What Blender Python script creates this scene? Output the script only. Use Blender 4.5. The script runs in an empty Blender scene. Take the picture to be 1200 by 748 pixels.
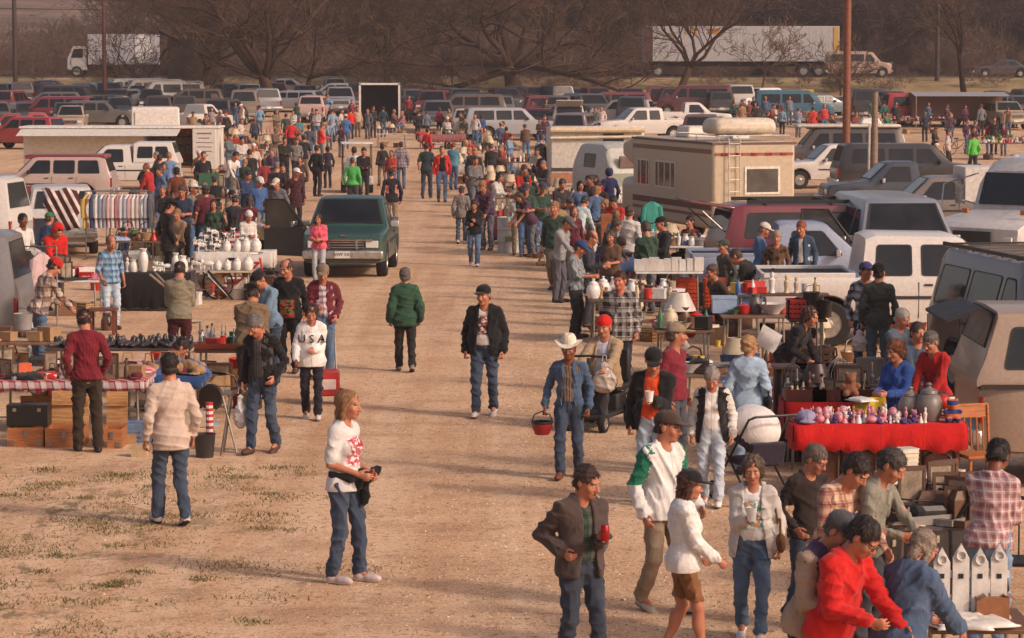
import bpy, math, random
import numpy as np
from mathutils import Vector, Matrix
random.seed(7)
RN = np.random.default_rng(11)
SC = bpy.context.scene
COL = SC.collection
R = math.radians
CAMH, FPX, Y0 = 4.8, 3300.0, 70.0
PITCH = math.atan((374 - Y0) / FPX)
def terrain(y, x=0.0):
 """height of the ground at depth y (metres in front of the camera)"""
 z = float(np.interp(y, TY, TZ))
 if y > 250:
  z += min(1.0, (y - 250) / 90) * 1.6 * math.sin(x * .017 + 1.3) * math.sin(y * .011)
 return z
TY = [-60, 100, 115, 130, 145, 160, 175, 190, 200, 208, 214, 219, 231, 238, 250, 300, 360, 430, 520, 620, 760, 900, 1400]
TZ = [0, 0, .02, .06, .12, .24, .6, 1.1, 1.6, 2.3, 2.95, 3.4, 3.4, 2.9, 3.2, 5.4, 8.4, 12.2, 17.5, 23, 31, 40, 52]
def ray(px, py):
 dx, dy = (px - 600) / FPX, -(py - 374) / FPX
 c, s = math.cos(PITCH), math.sin(PITCH)
 return (dx, c + dy * s, -s + dy * c)
def at(px, py, z=0.0):
 """point of the ground (plus z) seen at pixel px, py of the photograph"""
 r = ray(px, py); lo, hi = 5.0, 1300.0
 f = lambda t: CAMH + r[2] * t - (terrain(r[1] * t, r[0] * t) + z)
 t = lo
 while t < hi and f(t) > 0:
  t *= 1.01
 a, b = t / 1.01, t
 for _ in range(30):
  m = (a + b) / 2
  if f(m) > 0: a = m
  else: b = m
 t = (a + b) / 2
 return Vector((r[0] * t, r[1] * t, terrain(r[1] * t, r[0] * t)))
def atd(px, d):
 x = (px - 600) / FPX * d; return Vector((x, d, terrain(d, x)))
def px_of(v):
 c, s = math.cos(PITCH), math.sin(PITCH)
 x, y, z = v[0], v[1], v[2] - CAMH
 d = y * c - z * s
 return (600 + FPX * x / d, 374 - FPX * (y * s + z * c) / d)
def ppm(v):
 return FPX / v[1]
def lin(h):
 """hex sRGB colour to linear"""
 if not isinstance(h, str): return tuple(h)
 c = [int(h[i:i + 2], 16) / 255 for i in (0, 2, 4)]
 return tuple(((v + .055) / 1.055) ** 2.4 if v > .04045 else v / 12.92 for v in c)
# ---------------------------------------------------------------- materials
MATS = {}
class NT:
 def __init__(s, name):
  s.m = bpy.data.materials.new(name); s.m.use_nodes = True
  s.t = s.m.node_tree; s.n = s.t.nodes; s.l = s.t.links
  s.b = s.n['Principled BSDF']; s._tc = None
 def add(s, k, **kw):
  n = s.n.new(k)
  for a, v in kw.items(): setattr(n, a, v)
  return n
 def co(s, kind='Object'):
  if s._tc is None: s._tc = s.add('ShaderNodeTexCoord')
  return s._tc.outputs[kind]
 def set(s, sock, v):
  if hasattr(v, 'is_output'): s.l.new(v, sock)
  elif isinstance(v, (tuple, list)) and len(v) == 3 and sock.type == 'RGBA': sock.default_value = (*v, 1)
  else: sock.default_value = v
 def math(s, op, a, b=0.0, c=None):
  n = s.add('ShaderNodeMath', operation=op)
  s.set(n.inputs[0], a); s.set(n.inputs[1], b)
  if c is not None: s.set(n.inputs[2], c)
  return n.outputs[0]
 def noise(s, scale, detail=3, vec=None, rough=.55, dist=0):
  n = s.add('ShaderNodeTexNoise'); n.inputs['Scale'].default_value = scale
  n.inputs['Detail'].default_value = detail; n.inputs['Roughness'].default_value = rough
  n.inputs['Distortion'].default_value = dist
  s.l.new(vec if vec is not None else s.co(), n.inputs['Vector']); return n.outputs['Fac']
 def ramp(s, f, a, b, c0=0.0, c1=1.0):
  n = s.add('ShaderNodeMapRange'); s.set(n.inputs['Value'], f)
  n.inputs['From Min'].default_value = a; n.inputs['From Max'].default_value = b
  s.set(n.inputs['To Min'], c0); s.set(n.inputs['To Max'], c1); return n.outputs[0]
 def mix(s, f, a, b, mode='MIX'):
  n = s.add('ShaderNodeMix', data_type='RGBA', blend_type=mode)
  s.set(n.inputs[0], f); s.set(n.inputs[6], a); s.set(n.inputs[7], b); return n.outputs[2]
 def bump(s, h, strength=.3, dist=.01):
  n = s.add('ShaderNodeBump'); n.inputs['Strength'].default_value = strength
  n.inputs['Distance'].default_value = dist; s.l.new(h, n.inputs['Height'])
  s.l.new(n.outputs[0], s.b.inputs['Normal'])
 def xyz(s, vec=None):
  n = s.add('ShaderNodeSeparateXYZ'); s.l.new(vec if vec is not None else s.co(), n.inputs[0]); return n.outputs
 def fin(s, col, rough=.6, metal=0.0, spec=.5, coat=0.0):
  s.set(s.b.inputs['Base Color'], col); s.set(s.b.inputs['Roughness'], rough)
  s.b.inputs['Metallic'].default_value = metal; s.b.inputs['Specular IOR Level'].default_value = spec
  s.b.inputs['Coat Weight'].default_value = coat; s.b.inputs['Coat Roughness'].default_value = .08
  return s.m
def cached(f):
 def g(*a, **k):
  key = (f.__name__, a, tuple(sorted(k.items())))
  if key not in MATS: MATS[key] = f(*a, **k)
  return MATS[key]
 return g
@cached
def plain(h, rough=.55, metal=0.0, var=.18, scale=9.0, bump=.15):
 """an ordinary painted, plastic, wooden or ceramic surface with uneven tone and wear"""
 t = NT('plain_' + (h if isinstance(h, str) else 'c')); c = lin(h)
 n = t.noise(scale, 4); n2 = t.noise(scale * 7, 2)
 k = t.math('ADD', t.ramp(n, .3, .7, 1 - var, 1 + var), t.ramp(n2, .3, .7, -var * .4, var * .4))
 col = t.mix(1.0, c, k, 'MULTIPLY')
 if bump: t.bump(n2, bump, .004)
 return t.fin(col, t.ramp(n, .3, .7, max(.05, rough - .08), min(1, rough + .1)), metal)
@cached
def paint(h, dust=.11, rough=.28):
 """car paint with dust low down and patchy sheen"""
 t = NT('car_paint_' + h); c = lin(h)
 n = t.noise(1.7, 4); z = t.xyz()[2]
 low = t.math('MULTIPLY', t.ramp(z, .3, .95, 1.0, .12), t.ramp(n, .25, .75, .4, 1.0))
 col = t.mix(t.math('MULTIPLY', low, dust * 2.2), c, lin('8a7258'))
 col = t.mix(1.0, col, t.ramp(t.noise(22, 3), .3, .7, .9, 1.08), 'MULTIPLY')
 return t.fin(col, t.ramp(low, 0, 1, rough, .7), 0, .5, .35)
@cached
def wood(h, scale=3.0, rough=.6):
 t = NT('wood_' + h); c = lin(h)
 m = t.add('ShaderNodeMapping'); t.l.new(t.co(), m.inputs[0]); m.inputs['Scale'].default_value = (1.2 * scale, 9 * scale, 9 * scale)
 n = t.noise(1.5, 5, m.outputs[0], .6, 1.0)
 col = t.mix(t.ramp(n, .3, .7), tuple(v * .55 for v in c), tuple(min(1, v * 1.25) for v in c))
 t.bump(n, .25, .004); return t.fin(col, rough)
@cached
def cloth(h, pat='', h2='ffffff', h3='000000', sc=1.0):
 """woven cloth; pat: '', plaid, stripe (horizontal), vstripe, denim, print, spots, knit"""
 t = NT('cloth_' + (pat or 'plain')); c = lin(h); c2, c3 = lin(h2), lin(h3)
 X, Y, Z = t.xyz()
 n = t.noise(5, 5, rough=.65); fine = t.noise(160, 2)
 base = c
 fr = lambda v, k: t.math('FRACT', t.math('MULTIPLY', v, k))
 lt = lambda v, k: t.math('LESS_THAN', v, k)
 if pat == 'plaid':
  u = t.math('ADD', X, t.math('MULTIPLY', Y, .8)); a = lt(fr(u, 9 * sc), .45); b = lt(fr(Z, 9 * sc), .45)
  f = t.math('MULTIPLY', t.math('ADD', a, b), .5); base = t.mix(f, c, c2)
  la = lt(fr(t.math('ADD', u, .02), 9 * sc), .1); lb = lt(fr(t.math('ADD', Z, .03), 9 * sc), .1)
  base = t.mix(t.math('MULTIPLY', t.math('MAXIMUM', la, lb), .7), base, c3)
 elif pat == 'stripe': base = t.mix(lt(fr(Z, 12 * sc), .5), c, c2)
 elif pat == 'vstripe': base = t.mix(lt(fr(t.math('ADD', X, t.math('MULTIPLY', Y, .7)), 24 * sc), .4), c, c2)
 elif pat == 'denim':
  wv = t.math('FRACT', t.math('MULTIPLY', t.math('ADD', t.math('ADD', X, Y), Z), 130))
  base = t.mix(t.ramp(wv, 0, 1, .15, .3), c, tuple(min(1, v * 1.4 + .02) for v in c))
  base = t.mix(t.ramp(t.noise(4, 3), .45, .75, 0, .4), base, tuple(min(1, v * 1.6 + .025) for v in c))
 elif pat == 'knit':
  base = t.mix(lt(fr(t.math('ADD', X, t.math('MULTIPLY', Y, .6)), 26 * sc), .3), c, tuple(v * .55 for v in c))
 elif pat == 'spots':
  v = t.add('ShaderNodeTexVoronoi'); v.inputs['Scale'].default_value = 9 * sc; t.l.new(t.co(), v.inputs['Vector'])
  base = t.mix(lt(v.outputs['Distance'], .42), c, c2)
 elif pat == 'print':   # a faded print on the chest: x within +-.11, z around 1.22
  mx = t.ramp(t.math('ABSOLUTE', X), .09, .12, 1, 0); mz = t.ramp(t.math('ABSOLUTE', t.math('SUBTRACT', Z, sc)), .11, .15, 1, 0)
  my = t.math('LESS_THAN', Y, -.02)
  m = t.math('MULTIPLY', t.math('MULTIPLY', mx, mz), my)
  blob = t.math('GREATER_THAN', t.noise(21, 1), .47)
  bar = t.math('MULTIPLY', t.math('LESS_THAN', fr(Z, 21), .5), t.math('GREATER_THAN', t.noise(55, 0), .45))
  pc = t.mix(t.ramp(t.noise(12, 1), .42, .58), c2, c3)
  base = t.mix(t.math('MULTIPLY', m, t.math('MAXIMUM', blob, bar)), c, pc)
 k = t.math('ADD', t.ramp(n, .3, .7, .80, 1.12), t.ramp(fine, .3, .7, -.09, .09))
 col = t.mix(1.0, base, k, 'MULTIPLY')
 if pat in ('', 'denim', 'knit'):                              # front closing, shoulder and side seams
  ln = lambda v, c0, w_: t.ramp(t.math('ABSOLUTE', t.math('SUBTRACT', v, c0)), w_ * .5, w_, 1, 0)
  seam = t.math('MAXIMUM', t.math('MULTIPLY', ln(X, .0, .007), t.math('LESS_THAN', Y, 0)), t.math('MULTIPLY', ln(Z, 1.36, .006), .35))
  col = t.mix(t.math('MULTIPLY', seam, .45), col, tuple(v * .3 for v in c))
 rn = t.add('ShaderNodeTexNoise', noise_type='RIDGED_MULTIFRACTAL'); rm = t.add('ShaderNodeMapping'); t.l.new(t.co(), rm.inputs[0]); rm.inputs['Scale'].default_value = (7, 7, 4.5); rm.inputs['Rotation'].default_value = (.65, .75, .5)
 t.l.new(rm.outputs[0], rn.inputs['Vector']); rn.inputs['Scale'].default_value = 1.0; rn.inputs['Detail'].default_value = 2; rn.inputs['Distortion'].default_value = 2.6
 t.bump(t.math('ADD', t.math('MULTIPLY', rn.outputs['Fac'], .5), t.math('MULTIPLY', fine, .12)), .65, .022)
 m = t.fin(col, .92, 0, .2)
 t.b.inputs['Sheen Weight'].default_value = .12; t.b.inputs['Sheen Roughness'].default_value = .5
 return m
@cached
def skin(h):
 t = NT('skin'); c = lin(h); n = t.noise(14, 3)
 col = t.mix(t.ramp(n, .35, .7), c, (c[0] * 1.02, c[1] * .78, c[2] * .72))
 m = t.fin(col, .5, 0, .4); t.bump(t.noise(120, 2), .12, .003)
 t.b.inputs['Subsurface Weight'].default_value = .12; t.b.inputs['Subsurface Radius'].default_value = (.012, .005, .003)
 return m
@cached
def hairm(h):
 t = NT('hair'); c = lin(h)
 m = t.add('ShaderNodeMapping'); t.l.new(t.co(), m.inputs[0]); m.inputs['Scale'].default_value = (150, 150, 22)
 n = t.noise(1.0, 3, m.outputs[0], .6, .8)
 col = t.mix(t.ramp(n, .3, .7), tuple(v * .5 for v in c), tuple(min(1, v * 1.35) for v in c))
 t.bump(n, .7, .01); return t.fin(col, .5, 0, .4)
@cached
def glass(h='101214', rough=.07):
 t = NT('dark_window_glass'); c = lin(h); n = t.noise(2.2, 3)
 col = t.mix(t.ramp(n, .35, .7), c, tuple(v * 1.6 + .006 for v in c))
 return t.fin(col, t.ramp(t.noise(6, 3), .3, .7, rough, rough + .12), 0, .55)
CHROME = lambda: plain('b9b6b0', .22, 1.0, .1)
STEEL = lambda: plain('8b8781', .42, .9, .15)
RUBBER = lambda: plain('1c1a19', .85, 0, .25)
BLACKP = lambda: plain('1b1a1a', .5, 0, .2)
# ---------------------------------------------------------------- meshes
def mesh_np(name, V, F, smooth=True, mi=None, sharp=None):
 """mesh from vertex array and either one (n,k) face array or a list of faces"""
 me = bpy.data.meshes.new(name)
 V = np.asarray(V, np.float32)
 if isinstance(F, np.ndarray):
  k = F.shape[1]; lt = np.full(len(F), k, np.int32); li = F.reshape(-1).astype(np.int32)
 else:
  lt = np.array([len(f) for f in F], np.int32); li = np.array([i for f in F for i in f], np.int32)
 me.vertices.add(len(V)); me.vertices.foreach_set('co', V.reshape(-1))
 me.loops.add(len(li)); me.loops.foreach_set('vertex_index', li)
 me.polygons.add(len(lt))
 st = np.zeros(len(lt), np.int32); st[1:] = np.cumsum(lt)[:-1]
 me.polygons.foreach_set('loop_start', st); me.polygons.foreach_set('loop_total', lt)
 if mi is not None: me.polygons.foreach_set('material_index', np.asarray(mi, np.int32))
 me.polygons.foreach_set('use_smooth', np.full(len(lt), bool(smooth)))
 me.update(calc_edges=True)
 if sharp: me.set_sharp_from_angle(angle=R(sharp))
 return me
class MB:
 """collects boxes, tubes, lathes and prisms into one mesh"""
 def __init__(s): s.v = []; s.f = []; s.m = []; s.mi = 0
 def put(s, vs, fs):
  o = len(s.v); s.v += [tuple(v) for v in vs]; s.f += [tuple(i + o for i in f) for f in fs]; s.m += [s.mi] * len(fs); return s
 def box(s, x, y, z, sx, sy, sz, rz=0, rx=0, ry=0, taper=1.0):
  """box centred at x,y with its BOTTOM at z"""
  M = Matrix.Translation((x, y, z)) @ Matrix.Rotation(R(rz), 4, 'Z') @ Matrix.Rotation(R(ry), 4, 'Y') @ Matrix.Rotation(R(rx), 4, 'X')
  vs = []
  for k in (0, 1):
   q = taper if k else 1
   for a, b in ((-1, -1), (1, -1), (1, 1), (-1, 1)): vs.append(M @ Vector((a * sx / 2 * q, b * sy / 2 * q, k * sz)))
  return s.put(vs, [(3, 2, 1, 0), (4, 5, 6, 7), (0, 1, 5, 4), (1, 2, 6, 5), (2, 3, 7, 6), (3, 0, 4, 7)])
 def tube(s, pts, rs, n=8, cap=True):
  pts = [Vector(p) for p in pts]
  if not isinstance(rs, (list, tuple)): rs = [rs] * len(pts)
  vs = []; fs = []; prev = None
  for i, p in enumerate(pts):
   d = (pts[min(i + 1, len(pts) - 1)] - pts[max(i - 1, 0)]).normalized()
   if prev is None:
    a = Vector((0, 0, 1)) if abs(d.z) < .9 else Vector((1, 0, 0)); u = d.cross(a).normalized()
   else: u = (prev - d * prev.dot(d)).normalized()
   prev = u; w = d.cross(u)
   for k in range(n):
    t = 2 * math.pi * k / n; vs.append(p + (u * math.cos(t) + w * math.sin(t)) * rs[i])
  for i in range(len(pts) - 1):
   for k in range(n):
    a, b = i * n + k, i * n + (k + 1) % n; fs.append((a, b, b + n, a + n))
  if cap: fs.append(tuple(range(n - 1, -1, -1))); e = (len(pts) - 1) * n; fs.append(tuple(range(e, e + n)))
  return s.put(vs, fs)
 def lathe(s, prof, n=16, c=(0, 0, 0), sx=1, sy=1):
  vs = []; fs = []
  for r, z in prof:
   for k in range(n):
    t = 2 * math.pi * k / n; vs.append((c[0] + r * math.cos(t) * sx, c[1] + r * math.sin(t) * sy, c[2] + z))
  for i in range(len(prof) - 1):
   for k in range(n):
    a, b = i * n + k, i * n + (k + 1) % n; fs.append((a, b, b + n, a + n))
  if prof[0] != prof[-1] and prof[0][0] > 1e-4: fs.append(tuple(range(n - 1, -1, -1)))
  if prof[0] != prof[-1] and prof[-1][0] > 1e-4: e = (len(prof) - 1) * n; fs.append(tuple(range(e, e + n)))
  return s.put(vs, fs)
 def wheelring(s, x, y, z, prof, n=24):
  """lathe about the X axis; prof = (radius, x offset)"""
  vs = []; fs = []
  for r, q in prof:
   for k in range(n):
    t = 2 * math.pi * k / n; vs.append((x + q, y + r * math.cos(t), z + r * math.sin(t)))
  for i in range(len(prof) - 1):
   for k in range(n):
    a, b = i * n + k, i * n + (k + 1) % n; fs.append((a, b, b + n, a + n))
  if prof[0] != prof[-1] and prof[0][0] > 1e-4: fs.append(tuple(range(n - 1, -1, -1)))
  if prof[0] != prof[-1] and prof[-1][0] > 1e-4: e = (len(prof) - 1) * n; fs.append(tuple(range(e, e + n)))
  return s.put(vs, fs)
 def prism(s, poly, x0, x1):
  """polygon of (y, z) swept along x"""
  n = len(poly); vs = [(x0, a, b) for a, b in poly] + [(x1, a, b) for a, b in poly]
  fs = [tuple(range(n - 1, -1, -1)), tuple(range(n, 2 * n))] + [(i, (i + 1) % n, (i + 1) % n + n, i + n) for i in range(n)]
  return s.put(vs, fs)
 def mesh(s, name, sharp=35):
  me = mesh_np(name, s.v, s.f, True, s.m)
  import bmesh as _b
  bm = _b.new(); bm.from_mesh(me); _b.ops.recalc_face_normals(bm, faces=bm.faces); bm.to_mesh(me); bm.free()
  me.set_sharp_from_angle(angle=R(sharp)); return me
def setmats(o, mats):
 """object-level materials, so meshes can be shared"""
 if not isinstance(mats, (list, tuple)): mats = [mats]
 while len(o.data.materials) < len(mats): o.data.materials.append(mats[len(o.data.materials)])
 for i, m in enumerate(mats):
  o.material_slots[i].link = 'OBJECT'; o.material_slots[i].material = m
def obj(name, me, mats, parent=None, loc=(0, 0, 0), rz=0, bev=0, scale=None):
 if isinstance(me, MB): me = me.mesh(name)
 o = bpy.data.objects.new(name, me); COL.objects.link(o)
 if parent: o.parent = parent
 o.location = loc
 if rz: o.rotation_euler = (0, 0, R(rz))
 if scale is not None: o.scale = scale if isinstance(scale, (tuple, list)) else (scale,) * 3
 setmats(o, mats)
 if bev:
  b = o.modifiers.new('edge', 'BEVEL'); b.width = bev; b.segments = 2; b.limit_method = 'ANGLE'; b.angle_limit = R(40)
 return o
def tag(o, label, cat, group=None):
 o['label'] = label; o['category'] = cat
 if group: o['group'] = group
 return o
def thing(name, label, cat, loc=(0, 0, 0), rz=0, group=None):
 o = bpy.data.objects.new(name, None); COL.objects.link(o); o.location = loc; o.rotation_euler = (0, 0, R(rz))
 o.empty_display_size = .1
 return tag(o, label, cat, group)
def kind(o, k): o['kind'] = k; return o
def dup(root, loc, rz, label=None, group=None, swap=None):
 """copy of a thing with its parts and sub-parts; swap replaces materials"""
 def cp(o, par):
  c = o.copy(); COL.objects.link(c); c.parent = par
  if swap and o.type == 'MESH':
   for sl in c.material_slots:
    if sl.material in swap: sl.material = swap[sl.material]
  for ch in o.children: cp(ch, c)
  return c
 r = cp(root, None); r.location = loc; r.rotation_euler = (0, 0, R(rz))
 if label: r['label'] = label
 if group: r['group'] = group
 return r
# ---------------------------------------------------------------- people: bodies and clothes grown as smooth fields
class SDF:
 def __init__(s, lo, hi, h, fine=()):
  """grid over lo..hi with step h; fine = list of (centre, half size, step) boxes refined along each axis"""
  s.ax = []
  for a in range(3):
   p = lo[a]; L = [p]
   iv = [(c[a] - r, c[a] + r, q) for c, r, q in fine]
   while p < hi[a]:
    st = h
    for u, v, q in iv:
     if u - h < p < v: st = min(st, q)
    p += st; L.append(p)
   s.ax.append(np.array(L, np.float32))
  s.D = np.full([len(a) for a in s.ax], 9.0, np.float32); s.O = np.zeros(s.D.shape, np.int8); s.h = h
 def sub(s, lo, hi):
  sl = []; g = []
  for a in range(3):
   i = max(0, int(np.searchsorted(s.ax[a], lo[a])) - 2); j = min(len(s.ax[a]), int(np.searchsorted(s.ax[a], hi[a])) + 2)
   if j <= i: return None, None
   sl.append(slice(i, j)); sh = [1, 1, 1]; sh[a] = -1; g.append(s.ax[a][i:j].reshape(sh))
  return tuple(sl), g
 def put(s, sl, d, k, own, op):
  D = s.D[sl]
  if op == 'u':
   s.O[sl] = np.where(d < D, own, s.O[sl])
   if k > 0:
    h = np.clip(.5 + .5 * (D - d) / k, 0, 1); s.D[sl] = D * (1 - h) + d * h - k * h * (1 - h)
   else: s.D[sl] = np.minimum(D, d)
  else:
   if k > 0:
    h = np.clip(.5 - .5 * (D + d) / k, 0, 1); s.D[sl] = D * (1 - h) - d * h + k * h * (1 - h)
   else: s.D[sl] = np.maximum(D, -d)
 def cone(s, a, b, ra, rb, k=.02, u=None, sq=1.0, own=0, op='u'):
  a = np.asarray(a, np.float32); b = np.asarray(b, np.float32); m = max(ra, rb) + k + s.h
  sl, g = s.sub(np.minimum(a, b) - m, np.maximum(a, b) + m)
  if sl is None: return
  v = b - a; L = float(v @ v) + 1e-9
  q = [g[i] - a[i] for i in range(3)]
  t = np.clip((q[0] * v[0] + q[1] * v[1] + q[2] * v[2]) / L, 0, 1)
  q = [q[i] - t * v[i] for i in range(3)]
  d2 = q[0] ** 2 + q[1] ** 2 + q[2] ** 2
  if u is not None:
   w = q[0] * u[0] + q[1] * u[1] + q[2] * u[2]; d2 = d2 + (sq * sq - 1) * w * w
  s.put(sl, np.sqrt(d2) - (ra + t * (rb - ra)), k, own, op)
 def ell(s, c, r, M=None, k=.02, own=0, op='u', warp=None):
  """ellipsoid; M = 3x3 with the local axes as columns"""
  c = np.asarray(c, np.float32); m = max(r) + k + s.h
  sl, g = s.sub(c - m, c + m)
  if sl is None: return
  q = [g[i] - c[i] for i in range(3)]
  if M is not None: q = [q[0] * M[0][i] + q[1] * M[1][i] + q[2] * M[2][i] for i in range(3)]
  if warp: q = warp(q)
  k0 = np.sqrt(sum((q[i] / r[i]) ** 2 for i in range(3))); k1 = np.sqrt(sum((q[i] / (r[i] * r[i])) ** 2 for i in range(3))) + 1e-6
  s.put(sl, np.where(k0 < .05, -min(r), k0 * (k0 - 1) / k1), k, own, op)
 def cut(s, p, n):
  """keep the side where (x-p).n > 0"""
  X, Y, Z = s.ax
  d = (X[:, None, None] - p[0]) * n[0] + (Y[None, :, None] - p[1]) * n[1] + (Z[None, None, :] - p[2]) * n[2]
  s.D = np.maximum(s.D, -d)
 def folds(s, amp, seed, wl=.09, squash=1.0):
  r = np.random.default_rng(seed); X, Y, Z = [a.reshape(sh) for a, sh in zip(s.ax, ((-1, 1, 1), (1, -1, 1), (1, 1, -1)))]
  w = 0
  for i in range(4):
   d = r.normal(size=3); d[2] *= squash; d /= np.linalg.norm(d); k = d * math.pi / (wl * r.uniform(1.1, 2.2)); m = r.normal(size=3) * 5; n = r.normal(size=3) * 4
   p = np.abs(np.sin(k[0] * X + k[1] * Y + k[2] * Z + r.uniform(0, 6) + 1.6 * np.sin(m[0] * X + m[1] * Y + m[2] * Z)))
   w = w + (.45 - (1 - p) ** 2.2) * (.6 + .4 * np.sin(n[0] * X + n[1] * Y + n[2] * Z + i))
  s.D = s.D + (amp * 1.7) * w.astype(np.float32)
 def mesh(s):
  D, ax = s.D, s.ax; S = D < 0
  sh = np.array(D.shape) - 1
  co = [(i, j, k) for i in (0, 1) for j in (0, 1) for k in (0, 1)]
  v = lambda A, c: A[c[0]:c[0] + sh[0], c[1]:c[1] + sh[1], c[2]:c[2] + sh[2]]
  an = np.zeros(sh, bool); al = np.ones(sh, bool)
  for c in co: q = v(S, c); an |= q; al &= q
  I = np.argwhere(an & ~al)
  if not len(I): return np.zeros((0, 3), np.float32), np.zeros((0, 4), np.int32), np.zeros(0, np.int8)
  dv = {c: D[I[:, 0] + c[0], I[:, 1] + c[1], I[:, 2] + c[2]] for c in co}
  acc = np.zeros((len(I), 3), np.float32); cnt = np.zeros(len(I), np.float32)
  for a in co:
   for x in range(3):
    if a[x]: continue
    b = list(a); b[x] = 1; b = tuple(b); da, db = dv[a], dv[b]
    m = (da < 0) != (db < 0); t = np.where(m, da / np.where(m, da - db, 1), 0)
    for y in range(3): acc[:, y] += np.where(m, (t if y == x else a[y]), 0)
    cnt += m
  acc /= cnt[:, None]
  V = np.empty_like(acc)
  for y in range(3): V[:, y] = ax[y][I[:, y]] + acc[:, y] * (ax[y][I[:, y] + 1] - ax[y][I[:, y]])
  vid = np.full(sh, -1, np.int32); vid[I[:, 0], I[:, 1], I[:, 2]] = np.arange(len(I))
  F = []
  for x in range(3):
   y, z = (x + 1) % 3, (x + 2) % 3
   A = np.take(S, range(0, D.shape[x] - 1), x); B = np.take(S, range(1, D.shape[x]), x)
   E = np.argwhere(A != B)
   E = E[(E[:, y] > 0) & (E[:, z] > 0) & (E[:, y] < sh[y]) & (E[:, z] < sh[z])]
   fl = A[E[:, 0], E[:, 1], E[:, 2]]
   def cell(dy, dz):
    q = E.copy(); q[:, y] -= dy; q[:, z] -= dz; return vid[q[:, 0], q[:, 1], q[:, 2]]
   f = np.stack([cell(1, 1), cell(0, 1), cell(0, 0), cell(1, 0)], 1)
   f[~fl] = f[~fl][:, ::-1]; F.append(f)
  F = np.concatenate(F); F = F[(F >= 0).all(1)]
  return V, F, s.O[I[:, 0], I[:, 1], I[:, 2]]
def unit(v):
 v = np.asarray(v, float); return v / (np.linalg.norm(v) + 1e-9)
def ik(a, t, l1, l2, pole):
 """two-bone chain from a to target t; returns elbow/knee and the reached end"""
 a, t = np.array(a, float), np.array(t, float); v = t - a; L = np.linalg.norm(v); d = v / (L + 1e-9)
 L = min(L, (l1 + l2) * .995); t = a + d * L
 x = (l1 * l1 - l2 * l2 + L * L) / (2 * L); h = math.sqrt(max(0, l1 * l1 - x * x))
 p = np.array(pole, float); p = unit(p - d * (p @ d))
 return a + d * x + p * h, t
ARMS = dict(down=(.25, -.04, -.02), pocket=(.20, -.08, .06), hip=(.20, -.05, .15), hold=(.09, -.30, .20), cup=(.05, -.26, .29),
 waist=(.11, -.19, .13), reach=(.15, -.46, .14), low=(.22, -.25, -.03), chest=(.03, -.22, .36), face=(.09, -.22, .50), back=(.10, .14, .10),
 fwd=(.23, -.20, .02), aft=(.25, .17, .0), knee=(.13, -.40, .02), bag=(.24, -.06, -.02), belly=(.04, -.2, .16), sh=(.20, -.14, .42), bars=(.2, -.42, .2), up=(.18, -.42, .62))
LEGS = dict(stand=((.10, .0, .08), (.10, .02, .08)), wide=((.15, -.04, .08), (.15, .05, .08)), shift=((.10, -.10, .08), (.12, .06, .08)), walk=((.09, -.27, .09), (.09, .27, .14)),
 walk2=((.09, .26, .14), (.09, -.26, .09)), stroll=((.09, -.16, .08), (.10, .15, .11)), stroll2=((.10, .15, .11), (.09, -.16, .08)),
 sit=((.13, -.44, .08), (.13, -.40, .08)), crouch=((.14, -.16, .08), (.13, .12, .12)))
ALEN = (.29, .26); LLEN = (.425, .405)
class Pose:
 def __init__(s, legs='stand', LA='down', RA='down', lean=0, hy=0, hp=0, fem=0, girth=1.0, side=0, twist=0, curl=.6):
  s.fem, s.g, s.curl = fem, girth, curl
  hz = dict(sit=.50, crouch=.38).get(legs, .90)
  if legs in ('walk', 'walk2'): hz = .865
  s.hip = np.array((0, 0, hz)); a = R(lean)
  up = np.array((math.sin(R(side)), -math.sin(a), math.cos(a))); up = unit(up)
  fx = np.array((math.cos(R(twist)), math.sin(R(twist)), 0)); fx = unit(fx - up * (fx @ up)); back = np.cross(up, fx)
  s.T = np.stack([fx, back, up], 1)                       # torso axes as columns: x, y (back), z (up)
  sw = .152 if fem else .172
  s.sho = [s.t((q * sw, .0, .478)) for q in (1, -1)]
  s.hips = [s.hip + np.array((q * .09, 0, 0)) for q in (1, -1)]
  s.elb = []; s.wri = []; s.knee = []; s.ank = []
  for q, t, S in ((1, LA, s.sho[0]), (-1, RA, s.sho[1])):
   w = ARMS[t] if isinstance(t, str) else t; w = (w[0] * q, w[1] * (1 + .25 * (girth - 1)) - (.12 * max(0, girth - 1) if w[1] < -.1 else 0), w[2])
   e, w = ik(S, s.t(w), *ALEN, s.T @ np.array((q * .42, 1.0, -.25))); s.elb.append(e); s.wri.append(w)
  for q, t, S in ((1, LEGS[legs][0], s.hips[0]), (-1, LEGS[legs][1], s.hips[1])):
   k, w = ik(S, (t[0] * q, t[1], t[2]), *LLEN, (q * .12, -1, .05)); s.knee.append(k); s.ank.append(w)
  s.neck = s.t((0, .005, .52))
  # the head keeps half of the lean
  a2 = R(lean * .75 + hp); y2 = R(hy)
  f = np.array((math.sin(y2) * math.cos(a2), -math.cos(y2) * math.cos(a2), -math.sin(a2)))
  rx = np.array((math.cos(y2), math.sin(y2), 0)); upv = np.cross(rx, -f); upv = upv if upv[2] > 0 else -upv
  s.Hd = np.stack([rx, -f, upv], 1)
  s.hc = s.t((0, -.012, .585)) + upv * .132 + f * .022; s.hs = 1.07
 def t(s, p): return s.hip + s.T @ np.array(p, float)
 def h(s, p): return s.hc + s.Hd @ (np.array(p, float) * s.hs)
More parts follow.
